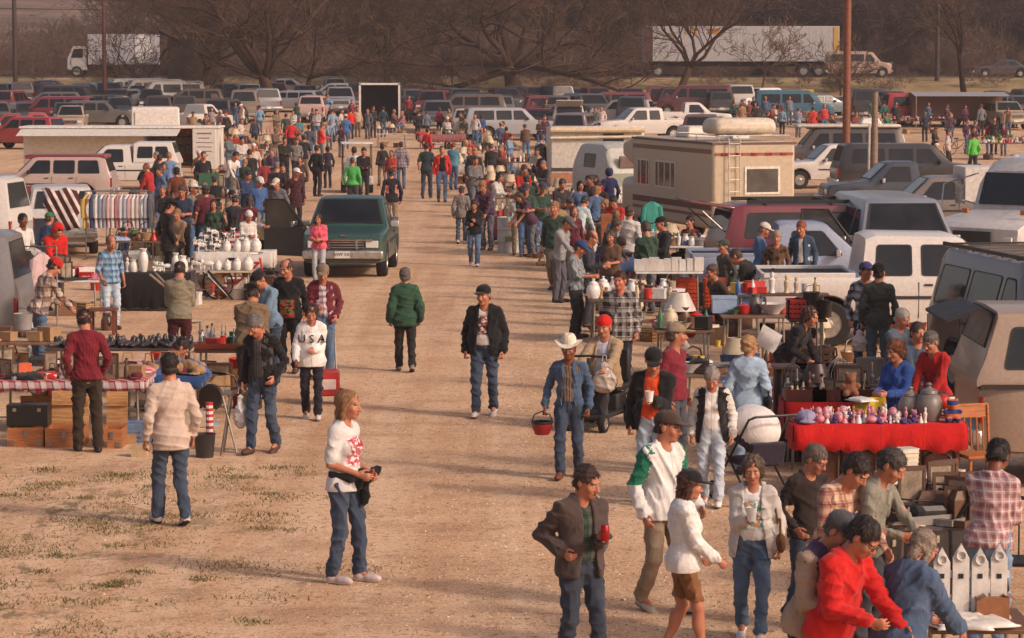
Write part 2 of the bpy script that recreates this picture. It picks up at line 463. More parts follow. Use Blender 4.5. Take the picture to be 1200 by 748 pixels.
def torso(S, P, t, k=.05, lowz=None):
 g = P.g; T = P.T; f = P.fem
 S.ell(P.t((0, .01, .0)), (.158 * (1.05 if f else 1) * (.55 + .45 * g) + t, .112 * (.5 + .5 * g) + t, .13 + t), T, k)
 S.ell(P.t((0, -.015 * g - .05 * max(0, g - 1), .15)), ((.128 if f else .142) * g + t, .098 * g + t, .16 + t), T, k)
 S.ell(P.t((0, .0, .36)), ((.14 if f else .158) * (.6 + .4 * g) + t, .112 * (.7 + .3 * g) + t, .17 + t), T, k)
 if f:
  for q in (1, -1): S.ell(P.t((q * .07, -.085, .33)), (.06 + t * .7, .055 + t * .7, .06 + t * .7), T, .04)
 w = .118 if f else .138
 S.cone(P.t((-w, .005, .468)), P.t((w, .005, .468)), .056 + t, .056 + t, k)
 for q in (1, -1): S.cone(P.t((q * .02, .015, .535)), P.t((q * w, .01, .475)), .050 + t * .7, .052 + t, k)
 S.cone(P.t((0, .01, .46)), P.t((0, .005, .54)), .085 + t, .058 + t * .6, k)
def arms(S, P, t, cuff=1.0, own=True, k=.03, flare=0):
 for i in (0, 1):
  o = 1 + i if own else 0
  e0 = P.elb[i] if cuff > .5 else P.sho[i] + (P.elb[i] - P.sho[i]) * cuff * 2; S.cone(P.sho[i], e0, .054 + t, .043 + t + (.012 if cuff <= .5 else 0), k, own=o)
  if cuff > .55:
   e = P.elb[i] + (P.wri[i] - P.elb[i]) * min(1.0, (cuff - .5) * 2)
   S.cone(P.elb[i], e, .043 + t, .030 + t + flare, k * .6, own=o)
def leg(S, P, t, k=.04, end=1.0, flare=0):
 for i in (0, 1):
  S.cone(P.hips[i], P.knee[i], .088 * (.6 + .4 * P.g) + t, .060 + t, k, own=1 + i)
  if end > .5:
   e = P.knee[i] + (P.ank[i] - P.knee[i]) * (end - .5) * 2
   S.cone(P.knee[i], e, .060 + t, .042 + t + flare, k * .6, own=1 + i)
   c = P.knee[i] + (P.ank[i] - P.knee[i]) * .35 + np.array((0, .02, 0))
   if -.01 < t < .01: S.ell(c, (.05, .05, .1), None, .03, own=1 + i)
def head(S, P, H=None):
 e = lambda c, r, k=.02, op='u': S.ell(P.h(c), [x * P.hs for x in r], P.Hd, k, op=op)
 S.cone(P.neck, P.h((0, .015, -.05)), .054 if P.fem else .066, .052 if P.fem else .064, .03)
 e((0, .018, .033), (.075, .096, .086)); e((0, -.02, -.035), (.061, .074, .084), .03); e((0, -.068, -.095), (.024, .022, .02), .03)
 for q in (1, -1):
  e((q * .038, -.058, -.03), (.026, .024, .026), .02)
  e((q * .077, .015, -.008), (.010, .020, .032), .006)
 S.cone(P.h((-.038, -.080, .020)), P.h((.038, -.080, .020)), .014, .014, .014)
 for q in (1, -1): e((q * .031, -.106, .0), (.018, .018, .014), .012, 's')
 for q in (1, -1): e((q * .031, -.080, -.001), (.013, .011, .011), .004)
 S.cone(P.h((0, -.088, .012)), P.h((0, -.111, -.034)), .008, .0145, .012)
 for q in (1, -1): e((q * .012, -.098, -.037), (.009, .010, .008), .006)
 S.cone(P.h((-.019, -.088, -.062)), P.h((.019, -.088, -.062)), .0065, .0065, .006)
 S.cone(P.h((-.016, -.087, -.073)), P.h((.016, -.087, -.073)), .0075, .0075, .005)
def hands(S, P, fine):
 for i in (0, 1):
  q = 1 - 2 * i; w = P.wri[i]; d = unit(w - P.elb[i]); x = P.T[:, 0] * -q
  n = unit(x - d * (x @ d)) if abs(x @ d) < .9 else unit(P.T[:, 1] - d * (P.T[:, 1] @ d))
  s = np.cross(d, n) * q                                   # towards the thumb side
  if s @ P.T[:, 1] > 0: s = -s
  S.cone(w - d * .01, w + d * .085, .026, .034, .012, n, 2.0, own=3)
  if not fine: S.cone(w + d * .08, w + d * .12 + n * .03, .03, .02, .012, n, 1.7, own=3); continue
  for j in range(4):
   o = (1.5 - j) * .0205; L = (.040, .046, .043, .033)[j]; a = P.curl * (1.0 + .1 * j)
   p = w + d * (.083 - .004 * abs(j - 1.3)) + s * o
   p1 = p + (d * math.cos(a * .7) + n * math.sin(a * .7)) * L; p2 = p1 + (d * math.cos(a * 1.7) + n * math.sin(a * 1.7)) * L * .8
   S.cone(p, p1, .0098, .0088, .004, own=3); S.cone(p1, p2, .0088, .0072, .003, own=3)
  p = w + d * .022 + s * .026; p1 = p + unit(d * .75 + s * .6 + n * .45) * .042; p2 = p1 + unit(d * .95 + s * .1 + n * .4) * .032
  S.cone(p, p1, .0135, .0105, .008, own=3); S.cone(p1, p2, .0105, .0085, .003, own=3)
LV = [dict(b=.017, f=.0062, c=.0125, hr=.0085), dict(b=.026, f=.010, c=.019, hr=.013), dict(b=.038, f=.021, c=.032, hr=.026)]
def bounds(P, m=.16):
 A = np.array(P.sho + P.elb + P.wri + P.knee + P.ank + [P.hip, P.hc, P.neck]); return A.min(0) - m, A.max(0) + m
def done(S, amp=0, seed=0, wl=.09, sq=1.0):
 if amp: S.folds(amp, seed, wl, sq)
 return S.mesh()
def facemap(P, V, F, hair='none'):
 """material index per face of the body: 0 skin, 1 eye, 2 lip, 3 brow, 4 eye white"""
 c = V[F].mean(1); l = (c - P.hc) @ P.Hd / P.hs; m = np.zeros(len(F), np.int32)
 ax = np.abs(l[:, 0])
 eye = ((ax - .031) / .0155) ** 2 + ((l[:, 2] + .001) / .0075) ** 2 < 1
 f = l[:, 1] < -.055
 m[f & eye] = 4; m[f & (((ax - .031) / .0048) ** 2 + ((l[:, 2] + .001) / .0065) ** 2 < 1)] = 1
 m[f & (ax < .021) & (np.abs(l[:, 2] + .068) < .0085)] = 2
 m[f & (ax > .012) & (ax < .05) & (np.abs(l[:, 2] - .0195 + ax * .05) < .0036)] = 3
 return m
def person_meshes(lv, pose, top=None, bottom='trousers', hair='short', seed=1, long_=0.0):
 """returns {part: (V, F, owner or material index)} in metres for a 1.75 m figure facing -Y"""
 P = Pose(**pose); q = LV[lv]; out = {}; top = top or {}
 lo, hi = bounds(P)
 fine = [(P.hc, .15, q['f'])]
 if lv < 2: fine += [(P.wri[i] + unit(P.wri[i] - P.elb[i]) * .08, .10, q['f']) for i in (0, 1)]
 S = SDF(lo, hi, q['b'], fine); torso(S, P, -.016 if top and bottom else -.006); arms(S, P, -.006, own=False); leg(S, P, -.004 if bottom in ('shorts', 'skirt') else -.018); head(S, P); hands(S, P, lv < 2)
 for i in (0, 1):
  a = P.ank[i]; S.cone(a, a + np.array((0, -.10, -.045)), .036, .026, .03)
 V, F, O = S.mesh(); out['body'] = (V, F, facemap(P, V, F))
 # trousers, shorts or skirt
 if bottom:
  S = SDF(lo, hi, q['c']); t = .006
  S.ell(P.t((0, .01, .0)), (.158 * (1.05 if P.fem else 1) * (.55 + .45 * P.g) + t, .112 * (.5 + .5 * P.g) + t, .13 + t), P.T, .05)
  S.ell(P.t((0, -.015 * P.g - .04 * max(0, P.g - 1), .10)), ((.128 if P.fem else .142) * P.g + .003, .098 * P.g + .003, .12), P.T, .05); t = .016
  S.cut(P.t((0, 0, .115)), -P.T[:, 2])
  if bottom == 'skirt':
   S.cone(P.t((0, 0, -.02)), (P.knee[0] + P.knee[1]) / 2 + np.array((0, .02, .06)), .165, .185, .03, np.array((0, 1, 0)), 1.35)
   S.cut((P.knee[0] + P.knee[1]) / 2 + np.array((0, 0, .12)), (0, 0, 1))
  else:
   leg(S, P, t + (.006 if bottom == 'loose' else 0), .035, .56 if bottom == 'shorts' else .97, .016)
   if bottom == 'shorts': S.cut((P.knee[0] + P.knee[1]) / 2 + np.array((0, 0, .06)), (0, 0, 1))
  out[bottom if bottom in ('skirt', 'shorts') else 'trousers'] = done(S, .0085, seed, .075, 1.3)
 # shoes
 for i in (0, 1):
  a = P.ank[i]; y = np.array((0.04 * (1 - 2 * i), -1, 0)); z0 = a[2] - .08
  S = SDF(a - .3, a + .3, q['hr'])
  pit = .35 if (z0 > .03) else 0
  d = unit(np.array((y[0], -1, -pit)))
  b = a + np.array((0, .02, -.045)); S.cone(b, b + d * .17, .042, .036, .02, np.array((1., 0, 0)), 1.05)
  S.cone(b + d * .12, b + d * .205, .040, .034, .03, np.array((0, 0, 1.)), 1.2); S.cone(a + np.array((0, .01, .02)), a + np.array((0, 0, -.03)), .045, .045, .02)
  n = unit(np.array((0, -pit, 1))); S.cut(a + np.array((0, 0, -.08)), n); S.cut(a + np.array((0, 0, .035)), (0, 0, -1))
  V, F, O = S.mesh(); c = V[F].mean(1); m = ((c - (a + np.array((0, 0, -.08)))) @ n < .022).astype(np.int32); out['shoe%d' % i] = (V, F, m)
 # clothes above the waist
 if top:
  k = top['kind']; th = dict(tshirt=.019, shirt=.021, sweater=.024, jacket=.025, coat=.028)[k] + .5 * top.get('loose', 0)
  hem = top.get('hem', dict(tshirt=-.06, shirt=-.05, sweater=-.03, jacket=-.07, coat=-.26)[k]); cuff = top.get('cuff', .40 if k == 'tshirt' else .97)
  op = top.get('open', 0)
  S = SDF(lo - .05, hi + .05, q['c']); torso(S, P, th)
  S.ell(P.t((0, .01, .0)), (.158 * (1.05 if P.fem else 1) * (.55 + .45 * P.g) + th + .008, .112 * (.5 + .5 * P.g) + th + .010, .13), P.T, .05)
  if hem < -.03:
   S.cone(P.t((0, .0, .02)), P.t((0, .0, hem - .05)), .162 * (.55 + .45 * P.g) + th, .170 * (.55 + .45 * P.g) + th, .03, P.T[:, 1], 1.28)
  if k in ('jacket', 'coat', 'shirt'):                     # collar
   ring = [P.t((.078 * math.sin(a), .012 + .07 * -math.cos(a), .535 + .012 * -math.cos(a) - (.05 if abs(a) < .7 else 0))) for a in np.linspace(.45, 2 * math.pi - .45, 11)]
   for a, b in zip(ring, ring[1:]): S.cone(a, b, .017 + th * .2, .017 + th * .2, .012, own=4)
  fa = dict(tshirt=.007, sweater=.008).get(k, .0105); S.folds(fa, seed + 3, .085, 1.2); S.cut(P.t((0, 0, hem)), P.T[:, 2])
  X, Y, Z = [a.reshape(sh) for a, sh in zip(S.ax, ((-1, 1, 1), (1, -1, 1), (1, 1, -1)))]
  l = [(X - P.hip[0]) * P.T[0][i] + (Y - P.hip[1]) * P.T[1][i] + (Z - P.hip[2]) * P.T[2][i] for i in range(3)]
  if op:
   w = op * (.055 + .10 * np.clip(.30 - l[2], 0, .4) * 1.2); gap = np.maximum(np.abs(l[0]) - w, l[1] + .0)
   S.D = np.maximum(S.D, -gap)
  else:                                                     # neck opening
   S.ell(P.t((0, -.06, .56)), (.058, .06, .07 if k != 'tshirt' else .06), P.T, .01, op='s')
  S.ell(P.t((0, .0, .60)), (.068, .07, .07), P.T, .01, op='s')
  A = SDF(lo - .05, hi + .05, q['c']); arms(A, P, th - .008, cuff, True, .035, .010 if k in ('jacket', 'coat') else .003); A.folds(fa * .85, seed + 4, .062, 1.6)
  h_ = np.clip(.5 + .5 * (S.D - A.D) / .03, 0, 1); S.O = np.where(A.D < S.D, A.O, S.O); S.D = S.D * (1 - h_) + A.D * h_ - .03 * h_ * (1 - h_)
  V, F, O = S.mesh()
  c = V[F].mean(1); ll = (c - P.hip) @ P.T; ow = O[F[:, 0]]
  m = np.zeros(len(F), np.int32)
  if top.get('sleeve'): m[(ow == 1) | (ow == 2)] = 1
  if top.get('ups'): m[((ow == 1) | (ow == 2)) & (ll[:, 2] > .22)] = 1
  if top.get('yoke'): m[(ll[:, 2] > .36) & ((ow == 0) | (ow == 4))] = 2
  if top.get('collar'): m[ow == 4] = 2
  if top.get('cuffc'):
   for i in (0, 1): m[(np.linalg.norm(c - P.wri[i], axis=1) < .075)] = 2
   m[(ll[:, 2] < hem + .055) & (ow == 0)] = 2
  if top.get('panel'):
   m[(np.abs(ll[:, 0]) > .085) & (ll[:, 2] > .16) & (ll[:, 2] < .40) & (ow == 0)] = 1
  out[dict(tshirt='t_shirt').get(k, k)] = (V, F, m)
  if op:
   S = SDF(lo, hi, q['c']); torso(S, P, .012); S.cut(P.t((0, 0, .05)), P.T[:, 2])
   S.ell(P.t((0, -.06, .56)), (.05, .06, .06), P.T, .01, op='s'); S.ell(P.t((0, .0, .60)), (.066, .07, .07), P.T, .01, op='s')
   V, F, O = done(S, .005, seed + 5); out['undershirt'] = (V, F, np.zeros(len(F), np.int32))
   if k != 'coat' and lv < 2:                            # lining of the open front
    pass
 # hair and hats
 hq = q['hr']; e = lambda S, c, r, k=.02, op='u', warp=None: S.ell(P.h(c), [x * P.hs for x in r], P.Hd, k, op=op, warp=warp)
 if hair and hair != 'none':
  S = SDF(P.hc - .34, P.hc + .3, hq)
  kind_ = hair.split('+')[0]
  if kind_ in ('short', 'bald', 'crop'):
   g = .006 if kind_ == 'crop' else .012
   e(S, (0, .022, .042), (.075 + g, .096 + g, .084 + g)); e(S, (0, .05, -.03), (.068 + g, .06 + g, .05), .02)
   e(S, (0, -.115, -.035), (.085, .09, .095), .01, 's')
   for s_ in (1, -1): e(S, (s_ * .085, -.005, -.035), (.03, .035, .045), .01, 's')
   if kind_ == 'bald': e(S, (0, -.03, .11), (.07, .11, .075), .01, 's')
   e(S, (0, .03, -.13), (.2, .2, .07), .01, 's')
   done_ = done(S, .0045, seed + 7, .04)
  elif kind_ == 'curly':
   e(S, (0, .03, .035), (.105, .115, .105)); e(S, (0, .05, -.03), (.10, .085, .08), .03); e(S, (0, -.115, -.03), (.068, .085, .09), .015, 's')
   e(S, (0, .0, -.16), (.2, .2, .06), .01, 's'); done_ = done(S, .011, seed + 7, .03)
  else:
   ln = dict(bob=-.10, long=-.20, wispy=-.07).get(kind_, -.1)
   e(S, (0, .026, .04), (.088, .106, .092))
   for s_ in (1, -1): S.cone(P.h((s_ * .068, .01, .02)), P.h((s_ * .072, .02, ln)), .036, .03, .03, P.Hd[:, 0], 1.3)
   S.cone(P.h((0, .07, .02)), P.h((0, .075, ln)), .06, .052, .03, P.Hd[:, 1], 1.3)
   e(S, (0, -.118, -.035), (.064, .09, .10), .012, 's'); e(S, (0, -.06, -.11), (.055, .09, .09), .012, 's')
   done_ = done(S, .005, seed + 7, .04)
  if '+' in hair:                                            # a hat hides the crown
   pass
  if len(done_[0]): out['hair'] = done_
 if hair and '+' in hair:
  S = SDF(P.hc - .3, P.hc + .32, hq); k = hair.split('+')[1]
  if k in ('cap', 'bcap'):
   e(S, (0, .012, .05), (.094, .112, .088), .0); c = P.h((0, 0, .036)); S.cut(c, P.Hd[:, 2])
   e(S, (0, -.125 if k == 'cap' else .14, .046), (.072, .085, .011), .012)
  elif k == 'beanie': e(S, (0, .015, .05), (.096, .114, .105), 0); S.cut(P.h((0, 0, .02)), P.Hd[:, 2])
  elif k == 'hat':
   e(S, (0, .0, .06), (.165, .19, .014), 0, warp=lambda q_: [q_[0], q_[1], q_[2] - 1.6 * q_[0] ** 2 + .35 * q_[1] ** 2])
   e(S, (0, .01, .10), (.088, .105, .095), .015); e(S, (0, .01, .205), (.03, .1, .03), .02, 's'); S.cut(P.h((0, 0, .03)), P.Hd[:, 2])
  elif k == 'visor': e(S, (0, -.10, .05), (.075, .09, .011), .01)
  elif k == 'hood':
   e(S, (0, .03, .02), (.11, .125, .125), 0); e(S, (0, -.1, -.01), (.075, .09, .10), .01, 's')
  V, F, O = done(S, .0018, seed + 9, .06)
  out[{'bcap': 'cap', 'beanie': 'knit_hat', 'hat': 'hat', 'hood': 'hood', 'visor': 'cap'}.get(k, k)] = (V, F, np.zeros(len(F), np.int32))
 return P, out
def strands(me, P, n, seed):
 """loose locks standing off the surface of the hair, added to the same mesh"""
 me['strands'] = 1; r = np.random.default_rng(seed); N = len(me.vertices); V = np.empty(N * 3, np.float32); me.vertices.foreach_get('co', V); V = V.reshape(-1, 3); Q = np.empty(N * 3, np.float32); me.vertex_normals.foreach_get('vector', Q); Q = Q.reshape(-1, 3)
 F = np.empty(len(me.loops), np.int32); me.loops.foreach_get('vertex_index', F); F = F.reshape(-1, 4)
 i = r.integers(0, N, n); p = V[i] - Q[i] * .003; t = r.normal(size=(n, 3)) * .45 + np.array((0, .25, -.8)); t -= Q[i] * (t * Q[i]).sum(1, keepdims=True); t /= np.linalg.norm(t, axis=1, keepdims=True) + 1e-6
 L = r.uniform(.018, .045, (n, 1)); w = np.cross(t, Q[i]) * r.uniform(.0022, .0045, (n, 1)); m = p + t * L * .55 + Q[i] * L * .22; e = p + t * L + Q[i] * L * r.uniform(.05, .35, (n, 1))
 A = np.stack([p - w, p + w, m + w * .8, m - w * .8, e + w * .15, e - w * .15], 1).reshape(-1, 3); k = N + np.arange(n)[:, None] * 6
 G = np.concatenate([k + np.array([0, 1, 2, 3]), k + np.array([3, 2, 4, 5])]); q = mesh_np('tmp', np.concatenate([V, A]), np.concatenate([F, G]).astype(np.int32), True)
 import bmesh as _b
 bm = _b.new(); bm.from_mesh(q); bm.to_mesh(me); bm.free(); bpy.data.meshes.remove(q)
PCOUNT = [0]
PCACHE = {}
PEOPLE = []
def person(px, yh, yf, face, label, tc='555555', bc='3c4a5c', hc='2e2520', kc='222222', sk='a9745a', top='shirt', bottom='trousers', hair='short',
  pat='', c2='ffffff', c3='000000', psc=1.0, bpat='', ic='d8d4cc', ipat='', ic2='888888', ic3='444444', ipsc=1.22, sleeve=None, ups=None, yoke=None, collar=None, panel=None, cuffc=None,
  open=0, hem=None, cuff=None, loose=0, shoe='3a3330', sole='2a2624', lv=None, height=None, group=None, z=0, glasses=False, seed=None, loc=None, must=None, **pose):
 """one person: head top at pixel row yh, feet at row yf (or None: then the height decides), facing 0 = camera, 90 = image right"""
 fem = pose.get('fem', 0); Hm = height or (1.63 if fem else 1.76)
 PP = Pose(**pose); sit = pose.get('legs') in ('sit', 'crouch')
 if loc is None:
  if yf is None:
   q = Hm / 1.75; loc = at(px, yh, (PP.hc[2] + .135) * q + z)
   if abs(pose.get('lean', 0)) > 8 or sit:
    c_, s_ = math.cos(R(face)), math.sin(R(face)); hx, hy_ = PP.hc[0] * q, PP.hc[1] * q
    loc = Vector((loc.x - (hx * c_ - hy_ * s_), loc.y - (hx * s_ + hy_ * c_), loc.z))
  else:
   loc = at(px, yf)
   if height is None and not sit and not pose.get('lean'):
    d = loc.y; Hm = max(1.5, min(1.95, (yf - yh) / FPX * math.hypot(d, 0) * 1.0))
 if lv is None: lv = 0 if loc.y < 46 else 1 if loc.y < 82 else 2
 s = Hm / 1.75; PCOUNT[0] += 1; seed = seed or PCOUNT[0] * 13
 if lv == 2: seed = 1 + (PCOUNT[0] % 3)
 tk = dict(kind=top, open=open, loose=loose)
 if hem is not None: tk['hem'] = hem
 if cuff is not None: tk['cuff'] = cuff
 for n_, v_ in (('sleeve', sleeve), ('ups', ups), ('yoke', yoke), ('collar', collar), ('panel', panel), ('cuffc', cuffc)):
  if v_: tk[n_] = True
 key = (lv, seed if lv < 2 else seed, bottom, hair, tuple(sorted(tk.items())), tuple(sorted((a, str(b)) for a, b in pose.items())))
 if key not in PCACHE:
  P, parts = person_meshes(lv, pose, tk if top else None, bottom, hair, seed)
  PCACHE[key] = (P, {n: mesh_np(n.rstrip('01'), V, F, True, mi if len(mi) == len(F) else None) for n, (V, F, mi) in parts.items()})
 P, ms = PCACHE[key]
 M1 = cloth(tc, pat, c2, c3, psc)
 side = cloth(sleeve or ups or panel or tc); thirdc = cloth(yoke or collar or cuffc or tc)
 body = obj('person', ms['body'], [skin(sk), plain('1a120e', .3), plain('7a4038' if not fem else '8a3a38', .5), hairm(hc if hair != 'none' else '3a2c22'), plain('b8a89c', .4)], None, (loc.x, loc.y, loc.z + z), face, scale=s)
 tag(body, label, 'person', group)
 for n, me in ms.items():
  if n == 'body': continue
  if n.startswith('shoe'): mt = [plain(shoe, .7), plain(sole, .8)]
  elif n in ('trousers', 'shorts', 'skirt'): mt = [cloth(bc, bpat)]
  elif n == 'hair': mt = [hairm(hc)]
  elif n in ('cap', 'hat', 'knit_hat', 'hood'): mt = [cloth(kc)]
  elif n == 'undershirt': mt = [cloth(ic, ipat, ic2, ic3, ipsc)]
  else: mt = [M1, side, thirdc]
  o_ = obj(n.rstrip('01'), me, mt, body)
  if n == 'hair' and lv < 2 and 'strands' not in me: strands(me, P, 1100 if lv == 0 else 500, seed)
 if glasses and lv < 2:
  b = MB()
  for q in (1, -1):
   b.tube([P.h((q * .033 + .021 * math.cos(a), -.104, .018 * math.sin(a))) for a in np.linspace(0, 2 * math.pi, 13)], .0022, 5, False)
   b.tube([P.h((q * .054, -.103, .004)), P.h((q * .082, .01, .006))], .002, 5)
  b.tube([P.h((-.012, -.106, .003)), P.h((.012, -.106, .003))], .002, 5); obj('glasses', b, BLACKP(), body)
 PEOPLE.append(body)
 W = Matrix.Translation((loc.x, loc.y, loc.z + z)) @ Matrix.Rotation(R(face), 4, 'Z') @ Matrix.Scale(s, 4)
 body_info = dict(o=body, P=P, W=W, hand=[W @ Vector(P.wri[i] + unit(P.wri[i] - P.elb[i]) * .085) for i in (0, 1)], s=s, loc=loc, ms=ms)
 return body_info
# ---------------------------------------------------------------- vehicles (front towards -Y, x across, origin on the ground under the middle)
def rpoly(pts, r, n=3):
 out = []; N = len(pts)
 for i in range(N):
  p, a, b = Vector(pts[i]), Vector(pts[i - 1]), Vector(pts[(i + 1) % N])
  da, db = (a - p), (b - p); ra = min(r, da.length * .45, db.length * .45)
  A, B = p + da.normalized() * ra, p + db.normalized() * ra
  for k in range(n + 1):
   t = k / n; out.append((1 - t) ** 2 * A + 2 * t * (1 - t) * p + t * t * B)
 return out
class CarShape:
 """a body lofted along its length: top line, belt line, wheel arches, tumblehome"""
 def __init__(s, L, W, top, belt, clear=.26, wheels=(), wr=.34, tum=.28, tops=.07, nose=.10):
  s.L, s.W, s.top, s.belt, s.clear, s.wheels, s.wr, s.tum, s.tops, s.nose = L, W, top, belt, clear, wheels, wr, tum, tops, nose
 def zt(s, y): return float(np.interp(y, [p[0] for p in s.top], [p[1] for p in s.top]))
 def bl(s, y): return min(s.belt, s.zt(y) - .035)
 def hw(s, y):
  d = min(y, s.L - y); return s.W / 2 * (1 - s.nose * max(0, 1 - d / .55) ** 2)
 def sx(s, y, z):
  """half width of the side at height z"""
  w = s.hw(y) * .985; b = s.bl(y)
  return w if z <= b else w - s.tum * (z - b)
 def low(s, y):
  z = s.clear
  for c in s.wheels:
   r = s.wr + .075; d = abs(y - c)
   if d < r: z = max(z, s.wr + math.sqrt(r * r - d * d) * 1.0)
  return z
 def mesh(s):
  ys = {0.0, s.L} | {p[0] for p in s.top}
  for c in s.wheels:
   for k in range(-8, 9): ys.add(round(c + (s.wr + .075) * math.sin(k / 8 * math.pi / 2), 4))
  y = 0
  while y < s.L: ys.add(round(y, 3)); y += .22
  ys = sorted(v for v in ys if 0 <= v <= s.L); ys = [v for i, v in enumerate(ys) if i == 0 or v - ys[i - 1] > .008]
  V = []; F = []; n = 17
  for y in ys:
   w, b, zt, lo = s.hw(y), s.bl(y), s.zt(y), s.low(y); lo = min(lo, b - .08); md = (lo + b) / 2
   r = min(s.tops, (zt - b) * .6); xs = max(.15, s.sx(y, zt - r)); xt = max(.1, xs - r * 1.3)
   half = [(w * .90, lo), (w * .985, lo + .03), (w, lo + (md - lo) * .6), (w * .998, md + (b - md) * .5), (w * .985, b), (xs, zt - r), (xs - r * .42, zt - r * .32), (xt, zt)]
   half += []
   row = [(-x, z) for x, z in half] + [(0, zt + .018 * min(1, (zt - b) * 6 + .4))] + [(x, z) for x, z in reversed(half)]
   V += [(x, y - s.L / 2, z) for x, z in row]
  for i in range(len(ys) - 1):
   for k in range(n - 1): a = i * n + k; F.append((a, a + 1, a + n + 1, a + n))
   F.append((i * n + n - 1, i * n, (i + 1) * n, (i + 1) * n + n - 1))
  F.append(tuple(range(n - 1, -1, -1))); e = (len(ys) - 1) * n; F.append(tuple(range(e, e + n)))
  me = mesh_np('body', V, F, True)
  import bmesh as _b
  bm = _b.new(); bm.from_mesh(me); _b.ops.recalc_face_normals(bm, faces=bm.faces); bm.to_mesh(me); bm.free()
  me.set_sharp_from_angle(angle=R(28)); return me
 def side_window(s, poly, side, off=.008, r=.06):
  """window on a side: poly of (y, z); faces: rubber rim then pane"""
  P = rpoly([(a, b) for a, b in poly], r); c = sum((p for p in P), Vector((0, 0))) / len(P); b = MB(); n = len(P)
  X = lambda p, o: Vector((side * (s.sx(p[0], p[1]) + o), p[0] - s.L / 2, p[1]))
  out = [c + (p - c) * 1.0 for p in P]; inn = [p - (p - c).normalized() * .03 for p in P]
  vs = [X(p, -.01) for p in out] + [X(p, off) for p in out] + [X(p, off) for p in inn] + [X(p, off - .005) for p in inn]
  fs = [(k * n + i, k * n + (i + 1) % n, (k + 1) * n + (i + 1) % n, (k + 1) * n + i) for k in (0, 1) for i in range(n)]
  b.put(vs, fs); b.mi = 1; b.put([X(p, off - .004) for p in inn], [tuple(range(n))]); return b
 def slope_window(s, y0, y1, m0=.05, m1=.06, inset=.10, r=.07, ex=0):
  """windscreen or back window lying on the top line between y0 and y1"""
  z0, z1 = s.zt(y0), s.zt(y1); b = MB()
  def pt(u, v, o):
   y = y0 + (y1 - y0) * v; z = z0 + (z1 - z0) * v; w = s.sx(y, z - .02) - inset
   nrm = Vector((0, -(z1 - z0), (y1 - y0))).normalized(); nrm = nrm if nrm.z > 0 or abs(y1 - y0) < .05 else -nrm
   return Vector((u * w, y - s.L / 2, z + .026)) + nrm * (o + ex)
  P = [Vector((u, v)) for u, v in ((-1, m0), (1, m0), (1, 1 - m1), (-1, 1 - m1))]
  Q = []
  for i in range(4):
   for k in range(6): Q.append(P[i].lerp(P[(i + 1) % 4], k / 6))
  c = Vector((0, .5)); inn = [p + (c - p) * .055 for p in Q]; n = len(Q)
  b.put([pt(p.x, p.y, -.012) for p in Q] + [pt(p.x, p.y, .010) for p in Q] + [pt(p.x, p.y, .010) for p in inn], [(k * n + i, k * n + (i + 1) % n, (k + 1) * n + (i + 1) % n, (k + 1) * n + i) for k in (0, 1) for i in range(n)])
  b.mi = 1; b.put([pt(p.x, p.y, .007) for p in inn], [tuple(range(n))]); return b
def wheel(par, x, y, r, w=.21, rim='b0aca4', side=1, hub=True):
 t = obj('wheel', MB().wheelring(0, 0, 0, [(r * .30, -w * .45 * side), (r * .30, w * .3 * side)], 12), BLACKP(), par, (x, y, r))
 b = MB().wheelring(0, 0, 0, [(r * .60, -w / 2), (r * .93, -w / 2), (r, -w * .32), (r, w * .32), (r * .93, w / 2), (r * .60, w / 2), (r * .58, w * .3), (r * .58, -w * .3), (r * .6, -w / 2)], 26)
 obj('tyre', b, RUBBER(), t)
 q = side; m = MB().wheelring(0, 0, 0, [(r * .61, q * w * .42), (r * .57, q * w * .46), (r * .52, q * w * .30), (r * .30, q * w * .34), (r * .2, q * w * .44), (r * .001, q * w * .46)], 20)
 m.mi = 1
 for k in range(6):
  a = k * math.pi / 3; m.wheelring(q * w * .345, math.cos(a) * r * .42, math.sin(a) * r * .42, [(r * .055, -.008), (r * .055, .008)], 8)
 obj('rim', m, [plain(rim, .35, .75), BLACKP()], t); return t
def lamp(par, name, x, y, z, sx, sz, col, depth=.05, rough=.15):
 return obj(name, MB().box(0, 0, -sz / 2, sx, depth, sz), plain(col, rough, 0, .1, 30), par, (x, y, z), bev=.012)
def plate(par, y, z, x=0, w=.31):
 p = obj('number_plate', MB().box(0, 0, -.075, w, .012, .15), plain('c9c6c0', .5), par, (x, y, z))
 b = MB(); r = random.Random(int(abs(x * 99 + y * 77 + z * 55)))
 return p
def text_on(par, s, size, loc, rot, m, name='lettering', ext=.004, align='CENTER'):
 c = bpy.data.curves.new(name, 'FONT'); c.body = s; c.size = size; c.extrude = ext; c.align_x = align; c.align_y = 'CENTER'; c.resolution_u = 2
 t = bpy.data.objects.new(name, c); COL.objects.link(t)
 dg = bpy.context.evaluated_depsgraph_get(); me = bpy.data.meshes.new_from_object(t.evaluated_get(dg)); bpy.data.objects.remove(t)
 o = obj(name, me, m, par, loc); o.rotation_euler = [R(a) for a in rot]; return o
GL = lambda: [plain('22201f', .7), glass()]
